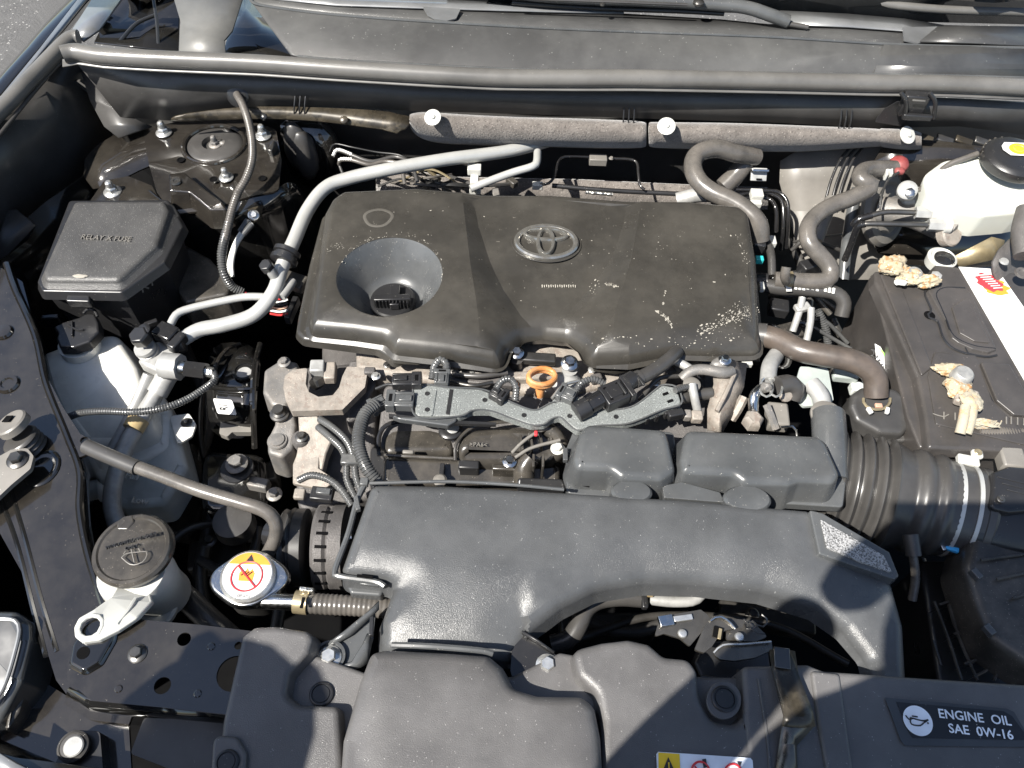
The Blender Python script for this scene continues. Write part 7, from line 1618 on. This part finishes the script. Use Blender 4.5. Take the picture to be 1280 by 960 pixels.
v, f = g_tube([hd + Vector((0, .09, .0)), hd + Vector((0, .112, -.02)), hd + Vector((0, .10, -.03))], .012, n=8); mk('nose', v, f, 'cloth_skin', ph)
for k in (-1, 1):
    v, f = g_tube([hd + Vector((k * .075, -.01, .015)), hd + Vector((k * .085, -.02, -.02))], .014, n=8); mk('ear', v, f, 'cloth_skin', ph)
capv, capf = [], []
cp = []
for j in range(7):
    a = R(90 * j / 6)
    for i in range(28):
        th = 2 * math.pi * i / 28; capv.append(hd + Vector((math.cos(th) * .084 * math.cos(a), math.sin(th) * .104 * math.cos(a), .03 + math.sin(a) * .095)))
for j in range(6):
    for i in range(28): capf.append([j * 28 + i, j * 28 + (i + 1) % 28, (j + 1) * 28 + (i + 1) % 28, (j + 1) * 28 + i])
mk('cap', capv, capf, 'cloth_navy', ph)
brim = [hd + Vector((math.cos(a) * .14, math.sin(a) * .15, .03 - .01 * abs(math.cos(a)))) for a in [2 * math.pi * i / 32 for i in range(32)]]
mk('cap_brim', brim + [p - Vector((0, 0, .006)) for p in brim], [list(range(32)), list(range(63, 31, -1))] + [[i, (i + 1) % 32, 32 + (i + 1) % 32, 32 + i] for i in range(32)], 'cloth_navy', ph)
# hands: a palm and five fingers closing on the phone's edge
vdir = CAMAX.normalized(); pc0 = CAM_LOC - vdir * .014; rgt = CAM_ROT @ Vector((1, 0, 0)); upv = CAM_ROT @ Vector((0, 1, 0))
for k in (-1, 1):
    w0 = Vector((k * .125, -.60, .73)); palm = pc0 + rgt * k * .098 - upv * .02 - vdir * .03
    vs = [w0, w0.lerp(palm, .6), palm]; es = [(0, 1), (1, 2)]; rd = [.026, .030, .030]
    for fi in range(4):
        b0 = palm + upv * (.03 - .02 * fi); b1 = b0 - rgt * k * .012 + vdir * .012 + upv * .004; b2 = b0 - rgt * k * .036 + vdir * .020; b3 = b0 - rgt * k * (.052 - .004 * fi) + vdir * .010
        n0 = len(vs); vs += [b1, b2, b3]; es += [(2, n0), (n0, n0 + 1), (n0 + 1, n0 + 2)]; rd += [.010, .009, .0075]
    n0 = len(vs); vs += [palm - upv * .03 - rgt * k * .01, palm - upv * .026 - rgt * k * .045]; es += [(1, n0), (n0, n0 + 1)]; rd += [.012, .010]
    skin_body('hand', vs, es, rd, 'cloth_skin', ph, sub=1)
phn = thing('phone', 'black phone held up by the person in the cap', 'phone', pc0)
vs = [pc0 + rgt * (sx * .078) + upv * (sy * .038 - .0) - vdir * t for t in (0, .008) for sx, sy in ((-1, -1), (1, -1), (1, 1), (-1, 1))]
mk('case', vs, [[0, 1, 2, 3], [4, 5, 6, 7], [0, 1, 5, 4], [1, 2, 6, 5], [2, 3, 7, 6], [3, 0, 4, 7]], 'black_plastic_gloss', phn, smooth=False, bevel=.003)
vs = [pc0 - vdir * .0085 + rgt * (sx * .073) + upv * (sy * .034) for sx, sy in ((-1, -1), (1, -1), (1, 1), (-1, 1))]
mk('screen', vs, [[0, 1, 2, 3]], 'glass_dark', phn, smooth=False)

# a second, unseen person, added only to shade the left of the radiator cover
p2 = thing('person', 'unseen person in a dark jumper with short hair, added beside the left headlight to cast shade', 'person', Vector((-.635, -.795, -.95)))
ox, oy = -.635, -.795
bv = [(0, 0, -.12), (0, 0, .0), (0, .01, .14), (0, .03, .28), (0, .05, .37), (0, .08, .44),
      (-.17, .02, .27), (-.22, .0, .02), (-.20, .08, -.20), (.17, .02, .27), (.22, .0, .02), (.20, .08, -.20),
      (-.09, 0, -.20), (-.10, .0, -.54), (-.10, -.04, -.89), (.09, 0, -.20), (.10, .0, -.54), (.10, -.04, -.89)]
be = [(0, 1), (1, 2), (2, 3), (3, 4), (4, 5), (3, 6), (6, 7), (7, 8), (3, 9), (9, 10), (10, 11), (0, 12), (12, 13), (13, 14), (0, 15), (15, 16), (16, 17)]
rr = [(.14, .10), (.13, .10), (.15, .11), (.14, .10), .055, .05, .06, .045, .032, .06, .045, .032, .085, .06, .045, .085, .06, .045]
skin_body('body', [(x + ox, y + oy, z) for x, y, z in bv], be, rr, 'cloth_navy', p2)
h2_ = Vector((ox + .02, oy + .12, .54))
def head2(name, c, sx, sy, sz_, m, zmin=-9):
    bm = bmesh.new(); bmesh.ops.create_icosphere(bm, subdivisions=3, radius=1)
    for v in bm.verts: v.co = Vector((v.co.x * sx, v.co.y * sy, v.co.z * sz_)) + c
    vs = [v.co.copy() for v in bm.verts]; fs = [[q.index for q in f.verts] for f in bm.faces]; bm.free()
    return mk(name, vs, fs, m, p2)
head2('head', h2_, .075, .095, .115, 'cloth_skin'); head2('hair', h2_ + Vector((0, -.018, .022)), .082, .096, .108, 'hair')
v, f = g_tube([h2_ + Vector((0, .09, .0)), h2_ + Vector((0, .112, -.02)), h2_ + Vector((0, .10, -.03))], .012, n=8); mk('nose', v, f, 'cloth_skin', p2)
for k in (-1, 1):
    w0 = Vector((ox + k * .20, oy + .08, -.20)); palm = w0 + Vector((0, .02, -.07)); vs = [w0, palm]; es = [(0, 1)]; rd = [.026, .03]
    for fi in range(4):
        b0 = palm + Vector((0, -.025 + .017 * fi, -.04)); n0 = len(vs); vs += [b0, b0 + Vector((-k * .004, .004, -.03)), b0 + Vector((-k * .014, .008, -.055))]; es += [(1, n0), (n0, n0 + 1), (n0 + 1, n0 + 2)]; rd += [.010, .009, .0075]
    n0 = len(vs); vs += [palm + Vector((-k * .015, .04, -.01)), palm + Vector((-k * .02, .05, -.045))]; es += [(1, n0), (n0, n0 + 1)]; rd += [.012, .010]
    skin_body('hand', vs, es, rd, 'cloth_skin', p2, sub=1)

# ================================================================== deep in the gaps: dim lines and brackets
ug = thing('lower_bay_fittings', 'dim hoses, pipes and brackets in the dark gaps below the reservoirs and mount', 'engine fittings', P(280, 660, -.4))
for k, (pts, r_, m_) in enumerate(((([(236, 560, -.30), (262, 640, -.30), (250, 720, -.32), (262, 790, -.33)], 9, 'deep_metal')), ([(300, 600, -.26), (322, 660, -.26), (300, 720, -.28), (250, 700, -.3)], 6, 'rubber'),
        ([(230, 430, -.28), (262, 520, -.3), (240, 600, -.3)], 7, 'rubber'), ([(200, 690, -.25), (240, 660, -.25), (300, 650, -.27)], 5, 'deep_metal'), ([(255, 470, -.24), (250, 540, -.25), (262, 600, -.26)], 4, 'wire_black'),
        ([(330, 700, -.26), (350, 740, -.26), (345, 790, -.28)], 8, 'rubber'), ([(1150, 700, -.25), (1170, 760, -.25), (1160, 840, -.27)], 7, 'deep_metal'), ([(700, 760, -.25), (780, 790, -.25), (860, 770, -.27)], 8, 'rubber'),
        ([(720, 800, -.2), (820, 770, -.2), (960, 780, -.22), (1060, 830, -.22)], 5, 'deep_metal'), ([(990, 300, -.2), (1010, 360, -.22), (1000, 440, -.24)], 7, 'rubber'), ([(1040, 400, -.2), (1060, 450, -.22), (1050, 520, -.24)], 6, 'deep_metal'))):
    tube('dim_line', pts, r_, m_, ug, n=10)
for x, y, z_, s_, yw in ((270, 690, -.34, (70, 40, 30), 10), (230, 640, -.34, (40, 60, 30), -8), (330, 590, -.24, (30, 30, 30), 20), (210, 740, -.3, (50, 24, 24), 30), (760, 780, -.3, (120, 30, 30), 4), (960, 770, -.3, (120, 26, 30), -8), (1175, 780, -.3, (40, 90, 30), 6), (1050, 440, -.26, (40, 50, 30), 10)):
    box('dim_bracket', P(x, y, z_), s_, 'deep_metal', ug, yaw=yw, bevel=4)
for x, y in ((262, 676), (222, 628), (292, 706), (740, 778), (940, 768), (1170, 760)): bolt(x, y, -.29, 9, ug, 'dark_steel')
